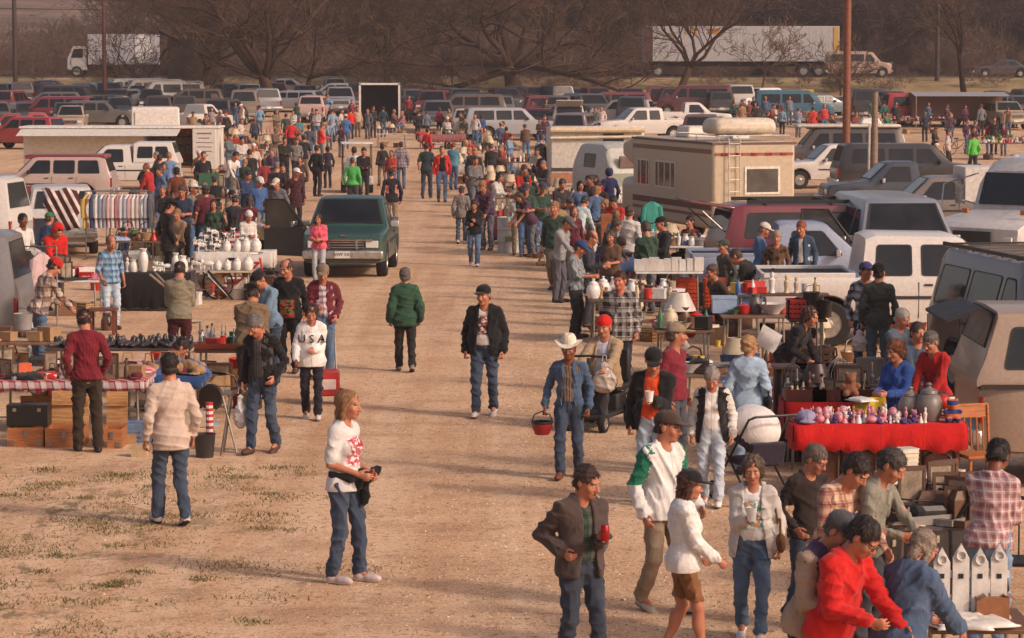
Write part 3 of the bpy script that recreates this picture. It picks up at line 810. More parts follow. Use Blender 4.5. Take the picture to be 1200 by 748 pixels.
SPEC = {
'pickup': dict(L=4.6, W=1.70, belt=.96, clear=.33, wr=.34, wheels=(.78, 3.55), top=[(0, .62), (.03, .86), (.10, .93), (1.15, 1.02), (1.30, 1.04), (1.92, 1.60), (2.1, 1.64), (2.75, 1.64), (2.86, 1.60), (2.95, 1.02), (3.0, .99), (4.55, .99), (4.6, .95)], ws=(1.32, 1.92), side=[[(1.62, 1.02), (2.66, 1.02), (2.62, 1.50), (2.02, 1.50)]], bed=(3.02, 4.56), rw=None),
'xcab': dict(L=5.5, W=1.98, belt=1.14, clear=.40, wr=.39, wheels=(.95, 4.35), top=[(0, .70), (.03, 1.02), (.10, 1.08), (1.30, 1.18), (1.45, 1.20), (2.08, 1.80), (2.25, 1.86), (3.55, 1.88), (3.72, 1.82), (3.80, 1.20), (3.86, 1.17), (5.45, 1.17), (5.5, 1.12)], ws=(1.47, 2.08), side=[[(1.80, 1.20), (2.80, 1.20), (2.80, 1.72), (2.22, 1.72)], [(2.95, 1.20), (3.58, 1.20), (3.54, 1.72), (2.95, 1.72)]], bed=(3.90, 5.44), rw=None),
'suburban': dict(L=5.5, W=1.98, belt=1.12, clear=.36, wr=.38, wheels=(.92, 4.2), top=[(0, .70), (.03, 1.00), (.10, 1.06), (1.30, 1.15), (1.45, 1.17), (2.05, 1.78), (2.25, 1.85), (5.0, 1.86), (5.25, 1.80), (5.44, 1.15), (5.5, 1.0)], ws=(1.47, 2.07), side=[[(1.80, 1.18), (2.72, 1.18), (2.72, 1.70), (2.22, 1.70)], [(2.82, 1.18), (3.70, 1.18), (3.70, 1.70), (2.82, 1.70)], [(3.82, 1.18), (5.05, 1.18), (4.95, 1.70), (3.82, 1.70)]], rw=(5.43, 5.26)),
'suv': dict(L=4.3, W=1.78, belt=1.05, clear=.34, wr=.36, wheels=(.78, 3.35), top=[(0, .65), (.03, .95), (.10, 1.00), (1.05, 1.08), (1.20, 1.10), (1.72, 1.62), (1.9, 1.67), (3.9, 1.68), (4.05, 1.62), (4.24, 1.08), (4.3, .95)], ws=(1.22, 1.74), side=[[(1.50, 1.11), (2.30, 1.11), (2.30, 1.54), (1.86, 1.54)], [(2.40, 1.11), (3.10, 1.11), (3.10, 1.54), (2.40, 1.54)], [(3.20, 1.11), (3.92, 1.11), (3.84, 1.54), (3.20, 1.54)]], rw=(4.23, 4.06)),
'van': dict(L=5.1, W=1.98, belt=1.15, clear=.30, wr=.36, wheels=(.72, 3.75), top=[(0, .68), (.03, 1.02), (.10, 1.10), (.72, 1.24), (.85, 1.26), (1.42, 1.96), (1.65, 2.04), (4.75, 2.05), (4.92, 1.99), (5.06, 1.2), (5.1, 1.0)], ws=(.88, 1.44), side=[[(1.22, 1.26), (2.00, 1.26), (2.00, 1.82), (1.62, 1.82)], [(2.15, 1.26), (3.35, 1.26), (3.35, 1.82), (2.15, 1.82)], [(3.48, 1.26), (4.72, 1.26), (4.66, 1.82), (3.48, 1.82)]], rw=(5.05, 4.93)),
'sedan': dict(L=4.7, W=1.80, belt=.88, clear=.24, wr=.31, wheels=(.88, 3.65), top=[(0, .50), (.04, .72), (.12, .78), (1.20, .92), (1.38, .95), (2.05, 1.34), (2.3, 1.40), (3.1, 1.39), (3.3, 1.34), (3.88, .98), (4.0, .96), (4.58, .94), (4.66, .88), (4.7, .6)], ws=(1.42, 2.05), side=[[(1.80, .95), (2.62, .95), (2.62, 1.27), (2.18, 1.27)], [(2.70, .95), (3.55, .95), (3.25, 1.26), (2.70, 1.27)]], rw=(3.86, 3.30)),
'wagon': dict(L=4.9, W=1.85, belt=.90, clear=.25, wr=.32, wheels=(.9, 3.75), top=[(0, .50), (.04, .74), (.12, .80), (1.25, .94), (1.42, .97), (2.05, 1.38), (2.3, 1.45), (4.35, 1.46), (4.55, 1.40), (4.84, .95), (4.9, .7)], ws=(1.46, 2.05), side=[[(1.80, .97), (2.60, .97), (2.60, 1.32), (2.18, 1.32)], [(2.68, .97), (3.45, .97), (3.45, 1.32), (2.68, 1.32)], [(3.53, .97), (4.60, .97), (4.40, 1.32), (3.53, 1.32)]], rw=(4.83, 4.56)),
'minivan': dict(L=4.6, W=1.84, belt=1.0, clear=.26, wr=.32, wheels=(.82, 3.6), top=[(0, .55), (.03, .80), (.10, .88), (.85, 1.05), (.95, 1.08), (1.75, 1.62), (2.0, 1.70), (4.1, 1.70), (4.3, 1.62), (4.54, 1.02), (4.6, .8)], ws=(.98, 1.76), side=[[(1.40, 1.06), (2.15, 1.06), (2.15, 1.54), (1.92, 1.54)], [(2.25, 1.06), (3.20, 1.06), (3.20, 1.56), (2.25, 1.55)], [(3.3, 1.06), (4.28, 1.06), (4.18, 1.54), (3.3, 1.56)]], rw=(4.53, 4.31)),
}
def car(kind_, label, cat, col, loc=(0, 0, 0), rz=0, group=None, name=None, lower=None, detail=1, trim='b9b6b0', shell=None, lights=True, hatch=False, nodoor=False, rim='b0aca4'):
 d = SPEC[kind_]; S = CarShape(d['L'], d['W'], d['top'], d['belt'], d['clear'], d['wheels'], d['wr']); L = d['L']; h = L / 2
 t = thing(name or dict(xcab='pickup_truck', pickup='pickup_truck', suburban='sport_utility_wagon', suv='sport_utility_vehicle', wagon='station_wagon').get(kind_, kind_), label, cat, loc, rz, group)
 body = obj('body', S.mesh(), paint(col), t)
 for q in (1, -1):
  for w in d['side']: obj('window', S.side_window(w, q), GL(), t)
  for wy in d['wheels']: wheel(t, q * (d['W'] / 2 - .115), wy - h, d['wr'], rim=rim, side=q)
 obj('windscreen', S.slope_window(*d['ws']), GL(), t)
 if d.get('rw') and not hatch: obj('rear_window', S.slope_window(*d['rw'], .08, .06, .12), GL(), t)
 obj('underbody', MB().box(0, 0, d['clear'] + .02, d['W'] * .80, L - .5, .30), plain('1a1817', .9), t)
 zf = S.zt(.03); zb = S.belt * .78
 gz = zf - .13
 obj('grille', MB().box(0, 0, gz - .09, d['W'] * .50, .05, .17), plain('242221', .5), t, (0, -h - .01, 0))
 g = MB()
 for k in range(3): g.box(0, -h - .038, gz - .075 + k * .055, d['W'] * .50, .012, .014)
 obj('grille_bar', g, plain(trim, .3, .9), t)
 for q in (1, -1):
  lamp(t, 'headlight', q * d['W'] * .345, -h - .005, gz, d['W'] * .15, .15, 'c9c6bd')
  lamp(t, 'turn_signal', q * d['W'] * .40, -h + .0, gz - .16, d['W'] * .11, .06, 'b5672c')
  lamp(t, 'taillight', q * d['W'] * .425, h - .03, zb, .13, .30 if kind_ not in ('sedan',) else .14, '8c1512', .06)
 fb = obj('front_bumper', MB().box(0, -h - .05, d['clear'] + .10, d['W'] * .96, .16, .17), plain(trim, .3, .8), t, bev=.03)
 obj('rear_bumper', MB().box(0, h + .03, d['clear'] + .10, d['W'] * .96, .14, .17), plain(trim, .3, .8), t, bev=.03)
 plate(t, -h - .14, d['clear'] + .19); plate(t, h + .11, d['clear'] + .22)
 ym = d['side'][0][0][0] + .12
 for q in (1, -1):
  m = MB().box(q * (S.sx(ym, d['belt'] + .1) + .12), ym - h, d['belt'] + .05, .17, .09, .13); m.box(q * (S.sx(ym, d['belt'] + .1) + .02), ym - h, d['belt'] + .08, .1, .04, .03)
  obj('mirror', m, plain(trim, .35, .6) if kind_ in ('pickup', 'xcab', 'van') else BLACKP(), t, bev=.015)
  if detail:
   for i, w in enumerate(d['side'][:2]):
    yy = w[1][0] - .12; obj('door_handle', MB().box(q * (d['W'] / 2 * .99 + .008), yy - h, d['belt'] - .10, .025, .14, .03), BLACKP(), t)
   for w in d['side'][:2]:
    obj('door_seam', MB().box(q * (d['W'] / 2 * .997), w[1][0] + .045 - h, d['clear'] + .1, .008, .012, d['belt'] - d['clear'] - .14), BLACKP(), t)
   obj('side_moulding', MB().box(q * (d['W'] / 2 + .004), .15, (d['clear'] + d['belt']) / 2 + .05, .02, L * .42, .05), plain('2a2727', .6), t)
 if lower:
  for q in (1, -1):
   a, b = d['wheels'][0] + d['wr'] + .12, d['wheels'][1] - d['wr'] - .12
   obj('lower_panel', MB().box(q * (d['W'] / 2 + .002), (a + b) / 2 - h, d['clear'] + .05, .012, b - a, (d['belt'] - d['clear']) * .45), paint(lower), t)
 if d.get('bed'):
  a, b = d['bed']; bm = MB().box(0, (a + b) / 2 - h, S.zt(3.9 if kind_ == 'xcab' else 3.1) + .022, d['W'] * .80, b - a - .06, .006)
  obj('bed_floor', bm, plain('191716', .8), t)
  r = MB(); zt_ = S.zt(b - .05)
  for q in (1, -1): r.box(q * (d['W'] / 2 * .90), (a + b) / 2 - h, zt_ - .01, .09, b - a, .09)
  r.box(0, b - h, zt_ - .02, d['W'] * .86, .06, .10); r.box(0, a - h + .02, zt_ - .01, d['W'] * .86, .05, .09); obj('bed_rail', r, paint(col), t, bev=.015)
  bw = MB().box(0, a - .18 - h, d['belt'] + .12, d['W'] * .62, .02, .40); obj('rear_window', bw, glass(), t)
 if shell:
  a, b = d['bed']; z0 = d['belt'] + .01; z1 = S.zt(2.5) + .12
  C2 = CarShape(b - a + .1, d['W'] * .99, [(0, z1 - .05), (.12, z1), (b - a - .15, z1), (b - a, z1 - .45), (b - a + .1, z0 + .1)], z0 + .12, z0, (), .1, .20, nose=.015)
  c = obj('camper_shell', C2.mesh(), paint(shell), t, (0, (a + b) / 2 + .05 - h, 0))
  n = b - a
  for q in (1, -1): obj('window', C2.side_window([(.12, z0 + .2), (n * .46, z0 + .2), (n * .46, z1 - .16), (.16, z1 - .16)], q), GL(), c); obj('window', C2.side_window([(n * .52, z0 + .2), (n - .2, z0 + .2), (n - .30, z1 - .16), (n * .52, z1 - .16)], q), GL(), c)
  obj('rear_window', C2.slope_window(n, n - .15, .05, .1, .12), GL(), c)
 return t, S
# ---------------------------------------------------------------- setting: ground, highway, sky, sun, camera
def grid_sheet(name, xs, ys, zf, m):
 xs, ys = np.asarray(xs), np.asarray(ys); V = [(x, y, zf(y, x)) for y in ys for x in xs]; n = len(xs)
 F = np.array([(j * n + i, j * n + i + 1, (j + 1) * n + i + 1, (j + 1) * n + i) for j in range(len(ys) - 1) for i in range(n - 1)], np.int32)
 return kind(obj(name, mesh_np(name, V, F, True), m), 'structure')
def ground_mat():
 t = NT('dry_dirt_and_gravel'); X, Y, Z = t.xyz(); co = t.co()
 big = t.noise(.16, 5); mid = t.noise(1.1, 5, rough=.65); fine = t.noise(9, 5, rough=.7); grit = t.noise(34, 4, rough=.8)
 m = t.add('ShaderNodeMapping'); t.l.new(co, m.inputs[0]); m.inputs['Scale'].default_value = (1.5, .05, 1)
 track = t.noise(1.0, 4, m.outputs[0], .6, .4)
 m2 = t.add('ShaderNodeMapping'); t.l.new(co, m2.inputs[0]); m2.inputs['Scale'].default_value = (.35, 1.3, 1)
 drift = t.noise(1.0, 4, m2.outputs[0], .6)
 c = t.mix(t.ramp(big, .35, .65), lin('c09772'), lin('d2aa86'))
 c = t.mix(t.ramp(track, .42, .60, 0, .75), c, lin('dcba98'))
 c = t.mix(t.ramp(mid, .46, .70, 0, .7), c, lin('a0785a'))
 c = t.mix(t.ramp(drift, .52, .70, 0, .4), c, lin('94704f'))
 c = t.mix(t.ramp(fine, .53, .66, 0, .85), c, lin('7c5c42'))
 c = t.mix(t.ramp(grit, .54, .62, 0, .8), c, lin('e0caa8'))
 c = t.mix(t.ramp(grit, .45, .37, 0, .8), c, lin('66492f'))
 # thin winter grass: the near left verge and the land beyond the market
 left = t.ramp(t.math('ADD', X, t.math('MULTIPLY', t.noise(.5, 3), 2.2)), -1.0, -3.2, 0, 1)
 near = t.ramp(Y, 34, 30, 0, 1)
 gv = t.add('ShaderNodeMapping'); t.l.new(co, gv.inputs[0]); gv.inputs['Scale'].default_value = (1, .55, 1)
 g = t.math('MULTIPLY', t.math('MULTIPLY', left, near), t.ramp(t.noise(2.6, 6, gv.outputs[0], .75), .53, .60))
 c = t.mix(t.math('MULTIPLY', g, .75), c, t.mix(t.ramp(fine, .35, .65), lin('4a4a2c'), lin('7a6a48')))
 bank = t.math('MULTIPLY', t.ramp(Y, 198, 212), t.ramp(t.noise(.3, 4), .3, .6, .5, 1))
 c = t.mix(bank, c, t.mix(t.ramp(t.noise(.8, 4), .35, .65), lin('6f6440'), lin('95815a')))
 hill = t.ramp(Y, 240, 262)
 hc = t.mix(t.ramp(t.noise(.03, 6, rough=.7), .40, .58), lin('5c4c44'), lin('867062'))
 hc = t.mix(t.ramp(t.noise(.09, 4), .5, .7, 0, .6), hc, lin('585038'))
 c = t.mix(hill, c, hc)
 t.bump(t.math('ADD', t.math('MULTIPLY', fine, .7), t.math('ADD', t.math('MULTIPLY', grit, .35), t.math('MULTIPLY', mid, 1.2))), .55, .03)
 return t.fin(c, .95, 0, .15)
def asphalt_mat():
 t = NT('asphalt'); c = t.mix(t.ramp(t.noise(.7, 4), .35, .65), lin('4b4643'), lin('625b55'))
 c = t.mix(t.ramp(t.noise(30, 3), .4, .7, 0, .4), c, lin('7a7068')); return t.fin(c, .85)
ys = np.unique(np.concatenate([np.arange(-60, 20, 8), np.arange(20, 100, 4), np.arange(100, 260, 1.5), np.arange(260, 900, 16), np.array([900.0])]))
grid_sheet('ground', np.unique(np.concatenate([np.arange(-344, 345, 21.5), np.arange(-60, 61, 6)])), ys, terrain, ground_mat())
grid_sheet('highway', np.arange(-340, 341, 20), np.array([220.0, 225.0, 230.0]), lambda y, x: terrain(y, x) + .03, asphalt_mat())
for yy, cc in ((220.6, 'c9c2b4'), (225.0, 'b08c3c'), (229.4, 'c9c2b4')):
 grid_sheet('highway_edge_line' if cc[0] == 'c' else 'highway_centre_line', np.arange(-340, 341, 20), np.array([yy - .07, yy + .07]), lambda y, x: terrain(y, x) + .036, plain(cc, .7))
SUN_EL, SUN_AZ = 30.0, 122.0     # degrees; azimuth clockwise from +Y
w = bpy.data.worlds.new('World'); SC.world = w; w.use_nodes = True
wn, wl = w.node_tree.nodes, w.node_tree.links
sky = wn.new('ShaderNodeTexSky'); sky.sky_type = 'NISHITA'; sky.sun_disc = False
sky.sun_elevation = R(SUN_EL); sky.sun_rotation = R(SUN_AZ); sky.dust_density = 4.0; sky.air_density = 1.0; sky.ozone_density = .4
mx = wn.new('ShaderNodeMix'); mx.data_type = 'RGBA'; mx.blend_type = 'MULTIPLY'; mx.inputs[0].default_value = 1
wl.new(sky.outputs[0], mx.inputs[6]); mx.inputs[7].default_value = (1.0, .82, .77, 1)
wl.new(mx.outputs[2], wn['Background'].inputs[0]); wn['Background'].inputs[1].default_value = .15
sl = bpy.data.lights.new('sun', 'SUN'); sl.energy = 2.05; sl.angle = R(6); sl.color = (1.0, .87, .77)
so = bpy.data.objects.new('sun', sl); COL.objects.link(so)
ce = math.cos(R(SUN_EL)); so.rotation_euler = Vector((-math.sin(R(SUN_AZ)) * ce, -math.cos(R(SUN_AZ)) * ce, -math.sin(R(SUN_EL)))).to_track_quat('-Z', 'Y').to_euler()
so.location = (30, -20, 30)
cam = bpy.data.cameras.new('camera'); co_ = bpy.data.objects.new('camera', cam); COL.objects.link(co_)
co_.location = (0, 0, CAMH); co_.rotation_euler = (math.pi / 2 - PITCH, 0, 0); cam.sensor_width = 36; cam.lens = FPX / 1200 * 36; cam.clip_end = 3000; cam.clip_start = .5; SC.camera = co_
SC.view_settings.view_transform = 'Standard'; SC.view_settings.look = 'None'; SC.view_settings.gamma = 1; SC.view_settings.exposure = 0.27
hb = obj('haze', MB().box(0, 430, -1.3, 720, 1000, 80), plain('808080')); kind(hb, 'stuff'); hm_ = bpy.data.materials.new('haze_air'); hm_.use_nodes = True; hn = hm_.node_tree
hn.nodes.remove(hn.nodes['Principled BSDF']); hv = hn.nodes.new('ShaderNodeVolumePrincipled'); hv.inputs['Color'].default_value = (.70, .635, .63, 1); hv.inputs['Density'].default_value = .00055; hv.inputs['Anisotropy'].default_value = .2
hn.links.new(hv.outputs[0], hn.nodes['Material Output'].inputs['Volume']); setmats(hb, hm_)
# ---------------------------------------------------------------- trees without leaves
def bark(h): 
 key = ('bark', h)
 if key not in MATS:
  t = NT('bark'); c = lin(h); m = t.add('ShaderNodeMapping'); t.l.new(t.co(), m.inputs[0]); m.inputs['Scale'].default_value = (9, 9, 2)
  n = t.noise(1, 4, m.outputs[0]); t.bump(n, .6, .03)
  MATS[key] = t.fin(t.mix(t.ramp(n, .3, .7), tuple(v * .6 for v in c), tuple(v * 1.3 for v in c)), .95, 0, .1)
 return MATS[key]
def grow(rng, height, spread, trunk_r, fork=.3, limbs=5, lev=4, kids=(5, 5, 5, 4), lean=0.0, twig=.021, up=.25):
 """bare tree: returns (trunk and limbs MB, crown MB)"""
 A, B = MB(), MB()
 def br(p, d, L, r, l):
  n = 5 if l < 2 else 4 if l == 2 else 3; pts = [p.copy()]; rs = [r]; q = p.copy(); dd = d.copy()
  for i in range(n):
   wob = .10 if l == 0 else .26
   dd = (dd + Vector((rng.gauss(0, wob), rng.gauss(0, wob), rng.gauss(0, wob * .8) + (up * .25 if l else 0)))).normalized(); q = q + dd * L / n
   pts.append(q.copy()); rs.append(max(twig * .5, r * (1 - (i + 1) / n * (.62 if l else .4))))
  (A if l < 3 else B).tube(pts, rs, (8, 6, 4, 3, 3)[min(l, 4)], l < 2)
  if l >= lev: return
  K = limbs if l == 0 else kids[min(l, len(kids) - 1)]
  for k in range(K):
   f = rng.uniform(.72, 1.0) if l == 0 else rng.uniform(.22, 1.0); i = min(n - 1, int(f * n)); u = f * n - i; s = pts[i].lerp(pts[i + 1], u); rr = rs[i] + (rs[i + 1] - rs[i]) * u
   a = 2 * math.pi * (k + rng.uniform(-.3, .3)) / K if l == 0 else rng.uniform(0, 6.28)
   ax = (pts[i + 1] - pts[i]).normalized(); o = Vector((math.cos(a), math.sin(a), rng.uniform(-.3, .5))); o = (o - ax * o.dot(ax)).normalized()
   an = rng.uniform(.55, 1.15) * (spread if l == 0 else 1)
   nd = (ax * math.cos(an) + o * math.sin(an)).normalized()
   if l > 0: nd.z += .12; nd.normalize()
   L2 = (height * (1 - fork) * rng.uniform(.75, 1.05)) if l == 0 else L * rng.uniform(.38, .62)
   br(s, nd, L2, max(twig, rr * (.62 if l == 0 else .5)), l + 1)
 br(Vector((0, 0, -.1)), Vector((lean, 0, 1)).normalized(), height * fork, trunk_r, 0)
 return A, B
def tree(name, label, loc, seed, col='46362c', tw='5e4a3c', group=None, rz=0, **k):
 A, B = grow(random.Random(seed), **k); t = thing(name, label, 'tree', loc, rz, group)
 obj('trunk', mesh_np('trunk', A.v, A.f, True), bark(col), t); obj('crown', mesh_np('crown', B.v, B.f, True), bark(tw), t); return t
tree('bare_tree', 'big bare oak with a thick pale trunk standing among the parked cars behind the crowd', at(320, 131), 5, height=12.5, spread=.95, trunk_r=.55, fork=.24, limbs=8, kids=(0, 8, 7, 8), lean=.03, lev=4)
tree('bare_tree', 'broad low bare oak with long drooping limbs at the end of the lane', at(603, 108), 12, height=13, spread=1.2, trunk_r=.7, fork=.17, limbs=9, kids=(0, 8, 7, 8), up=.12)
tree('bare_tree', 'bare tree leaning right with forked limbs in front of the long trailer', at(796, 108), 21, height=10, spread=.8, trunk_r=.34, fork=.25, limbs=5, kids=(0, 7, 6, 7), lean=.35, col='4a382e')
tree('bare_tree', 'small crooked bare tree in front of the white box truck', at(176, 118), 33, height=7.5, spread=1.25, trunk_r=.16, fork=.2, limbs=6, kids=(0, 6, 5, 4))
tree('bare_tree', 'second bare oak spreading just right of the thick pale trunk', at(356, 118), 41, height=9.5, spread=1.1, trunk_r=.26, fork=.2, limbs=5, kids=(0, 6, 6, 4), lean=.25)
tree('bare_tree', 'tall straight bare tree beyond the highway right of the old van', at(1097, 84), 51, height=13, spread=.55, trunk_r=.26, fork=.5, limbs=6, kids=(0, 6, 5, 4), col='2c221d')
tree('bare_tree', 'slim bare tree beside the tall straight one beyond the highway', at(1112, 84), 52, height=11, spread=.5, trunk_r=.15, fork=.5, limbs=5, kids=(0, 5, 5, 4))
tree('bare_tree', 'bare tree with a short forked trunk in front of the dark sedan on the highway', at(1130, 112), 53, height=9, spread=.7, trunk_r=.24, fork=.4, limbs=5, kids=(0, 6, 5, 4), col='2c221d')
tree('bare_tree', 'low scrubby bare tree on the bank below the old van', at(985, 112), 54, height=4.5, spread=1.2, trunk_r=.1, fork=.2, limbs=6, kids=(0, 5, 4, 4))
tree('bare_tree', 'thin leaning bare sapling beyond the highway, left of the tall straight tree', at(1084, 84), 55, height=8, spread=.5, trunk_r=.11, fork=.5, limbs=4, kids=(0, 5, 4, 4), lean=-.2)
tree('bare_tree', 'pale twiggy bare tree on the bank right of the leaning tree', at(893, 104), 56, height=5, spread=.9, trunk_r=.09, fork=.3, limbs=6, kids=(0, 6, 5, 4), col='6a5444', tw='7a6250')
tree('bare_tree', 'bare tree hanging over the dark container behind the parked cars', at(236, 108), 57, height=9.5, spread=1.0, trunk_r=.2, fork=.25, limbs=7, kids=(0, 7, 7, 7))
tree('bare_tree', 'dense bare tree with flaking pale patches behind the open box trailer', at(455, 100), 58, height=9, spread=1.0, trunk_r=.22, fork=.2, limbs=8, kids=(0, 8, 7, 7), col='3a2c24', tw='4a3a2e')
# the far woods: one mass
def woods(name, spots, protos, m):
 VV, FF, o = [], [], 0
 P = [(np.array(a.v + b.v, np.float32), a.f + [tuple(i + len(a.v) for i in f) for f in b.f], len(a.v)) for a, b in protos]
 P = [(v, np.array([f for f in fs if len(f) == 4], np.int32), n) for v, fs, n in P]
 for x, y, s, a, k in spots:
  v, f, n = P[k]; c, sn = math.cos(a), math.sin(a)
  q = np.stack([v[:, 0] * c - v[:, 1] * sn, v[:, 0] * sn + v[:, 1] * c, v[:, 2]], 1) * s + np.array((x, y, terrain(y, x)), np.float32)
  VV.append(q); FF.append(f + o); o += len(v)
 me = mesh_np(name, np.concatenate(VV), np.concatenate(FF), True); return kind(obj(name, me, m), 'stuff')
rg = random.Random(3)
protos = [grow(random.Random(80 + i), 12, .6, .13, .25, 7, 4, (0, 6, 6, 4), twig=.021) for i in range(4)]
spots = []
for k in range(520):
 y = rg.uniform(246, 330); x = rg.uniform(-34, 72) * y / 250
 if x < -26 and y < 300 and rg.random() < .8: continue
 spots.append((x, y, rg.uniform(.75, 1.25), rg.uniform(0, 6.3), rg.randrange(4)))
for k in range(90):
 y = rg.uniform(520, 640); spots.append((rg.uniform(-150, 60), y, rg.uniform(1.0, 1.6), rg.uniform(0, 6.3), rg.randrange(4)))
woods('far_woods', spots, protos, bark('5e4e47'))
sh = [grow(random.Random(180 + i), 3.2, 1.0, .035, .12, 9, 4, (0, 6, 5, 4), twig=.013) for i in range(3)]
woods('brush', [(rg.uniform(-45, 85), rg.choice((rg.uniform(236, 262), rg.uniform(240, 300))), rg.uniform(.6, 1.5), rg.uniform(0, 6.3), rg.randrange(3)) for k in range(420)] + [(rg.uniform(-40, 75), rg.uniform(208, 216), rg.uniform(.3, .75), rg.uniform(0, 6.3), rg.randrange(3)) for k in range(45)], sh, bark('6e5a4f'))
# grass tufts on the near left verge
def tufts():
 r = np.random.default_rng(5); V, F, n = [], [], 0
 cl = [(r.uniform(-6.5, -1.2), r.uniform(19.5, 33)) for _ in range(190)]
 for cx, cy in cl:
  if cx > -1.9 - (cy - 20) * .05 and r.random() < .75: continue
  sg = r.uniform(.06, .2)
  for _ in range(int(r.uniform(30, 150))):
   x, y = r.normal(cx, sg * 1.2), r.normal(cy, sg); a = r.uniform(0, 6.28); h = r.uniform(.012, .04); w_ = r.uniform(.004, .009)
   lx, ly = r.normal(0, .02, 2); c, s = math.cos(a) * w_, math.sin(a) * w_
   V += [(x - c, y - s, 0), (x + c, y + s, 0), (x + lx, y + ly, h)]; F.append((n, n + 1, n + 2)); n += 3
 t = NT('dry_grass'); c = t.mix(t.ramp(t.noise(3, 3), .35, .65), lin('54522f'), lin('7d7348'))
 kind(obj('grass', mesh_np('grass', V, np.array(F, np.int32), False), t.fin(c, .9, 0, .1)), 'stuff')
tufts()
def pebbles():
 r = np.random.default_rng(9); N = 48000
 y = 20 + 42 * r.random(N) ** 1.4; x = np.where(r.random(N) < .55, r.normal(1.2, 1.3, N), r.normal(.0, 3.0, N)) + (y - 20) * -.01; s = np.exp(r.normal(-4.85, .42, N)); s = np.clip(s, .004, .028)
 o = np.array([(1, 0, 0), (0, 1, 0), (-1, 0, 0), (0, -1, 0), (0, 0, .7), (0, 0, -.4)], np.float32); f = np.array([(0, 1, 4), (1, 2, 4), (2, 3, 4), (3, 0, 4)], np.int32)
 a = r.uniform(0, 6.28, N); ca, sa = np.cos(a), np.sin(a); sc = r.uniform(.6, 1.3, (N, 3))
 q = o[None] * sc[:, None]; V = np.stack([q[..., 0] * ca[:, None] - q[..., 1] * sa[:, None], q[..., 0] * sa[:, None] + q[..., 1] * ca[:, None], q[..., 2]], 2) * s[:, None, None]
 V += np.stack([x, y, np.zeros(N)], 1)[:, None]; F = f[None] + (np.arange(N) * 6)[:, None, None]
 t = NT('pebble'); v = t.add('ShaderNodeTexVoronoi'); v.inputs['Scale'].default_value = 30; t.l.new(t.co(), v.inputs['Vector'])
 c = t.mix(t.xyz(v.outputs['Color'])[0], lin('6e543c'), lin('d9c2a2'))
 kind(obj('gravel', mesh_np('gravel', V.reshape(-1, 3), F.reshape(-1, 3), False), t.fin(c, .9)), 'stuff')
pebbles()
# poles and wires
def pole(label, px, py, r, h, col, cross=False):
 l = at(px, py); t = thing('utility_pole', label, 'pole', l)
 obj('pole_shaft', MB().lathe([(r * 1.1, -.3), (r, h * .5), (r * .8, h), (0, h)], 14), wood(col, 1.0), t)
 if cross: obj('crossarm', MB().box(0, 0, h - .8, 2.2, .1, .12), wood(col, 1.0), t)
 return t, l
pole('tall red brown wooden utility pole rising behind the white pickup truck', 991, 226, .135, 12, '7a4630')
p_, l_ = pole('short grey weathered wooden post beside the tall red brown pole', 1024, 236, .12, 2.9 + .8, '7d6a58')
q_ = at(1018, 236); tag(obj('conduit_pipe', MB().lathe([(.05, 0), (.05, 2.55), (.03, 2.6), (0, 2.6)], 10), plain('b5afa6', .5), None, q_), 'pale metal conduit pipe strapped beside the short grey post', 'pipe')
pole('dark wooden utility pole at the left edge by the grassy hillside', 18, 100, .17, 12, '3a2a22')
pole('dark red wooden utility pole in front of the white box truck', 123, 130, .14, 11, '5a3026')
pole('dark wooden utility pole in the trees beyond the highway', 1098, 95, .17, 12.5, '2e221c', True)
for lb, z, y in (('upper thin black overhead wire crossing in front of the far woods', 10.3, 240), ('lower thin black overhead wire crossing in front of the far woods', 9.5, 240)):
 pts = [Vector((x, y, z - .5 * math.sin(math.pi * ((x + 60) % 60) / 60))) for x in np.arange(-60, 121, 5.0)]
 tag(obj('overhead_wire', MB().tube(pts, .028, 5), BLACKP()), lb, 'wire')
# ---------------------------------------------------------------- vehicles in place
def fwd(rz): return Vector((math.sin(R(rz)), -math.cos(R(rz)), 0))
def place(px, py, z, rz=0, along=0.0, side=0.0):
 """ground point under something of height z seen at px,py; moved along the heading"""
 p = at(px, py, z) + fwd(rz) * along + Vector((math.cos(R(rz)), math.sin(R(rz)), 0)) * side; p.z = terrain(p.y, p.x); return p
def open_door(t, S, side, y, col, ang, length=1.05, ztop=None, inner=True):
 """an opened front door hinged at y (from the front) on one side"""
 z0, b = S.clear + .05, S.belt + .02; zt = ztop or S.zt(y + 1.0) - .05; h = S.L / 2
 d = bpy.data.objects.new('door', None); COL.objects.link(d); d.parent = t; d.location = (side * (S.hw(y) + .01), y - h, 0); d.rotation_euler = (0, 0, R(-side * ang))
 obj('door_panel', MB().prism([(0, z0), (length, z0), (length, b), (0, b)], -.05, .05), paint(col), d, bev=.015)
 f = MB(); w = .05
 f.tube([(0, .03, b), (0, .55, zt), (0, length - .03, zt), (0, length - .03, b)], .026, 6); obj('door_frame', f, BLACKP(), d)
 obj('window', MB().prism([(.08, b), (.56, zt - .02), (length - .05, zt - .02), (length - .05, b)], -.008, .008), glass('3a3a38', .05), d)
 obj('armrest', MB().box(side * -.07, length * .5, b - .25, .06, .45, .06), plain('2a2826', .6), d, bev=.015)
 obj('mirror', MB().box(side * .14, .22, b + .03, .18, .08, .14), CHROME(), d, bev=.02)
 return d
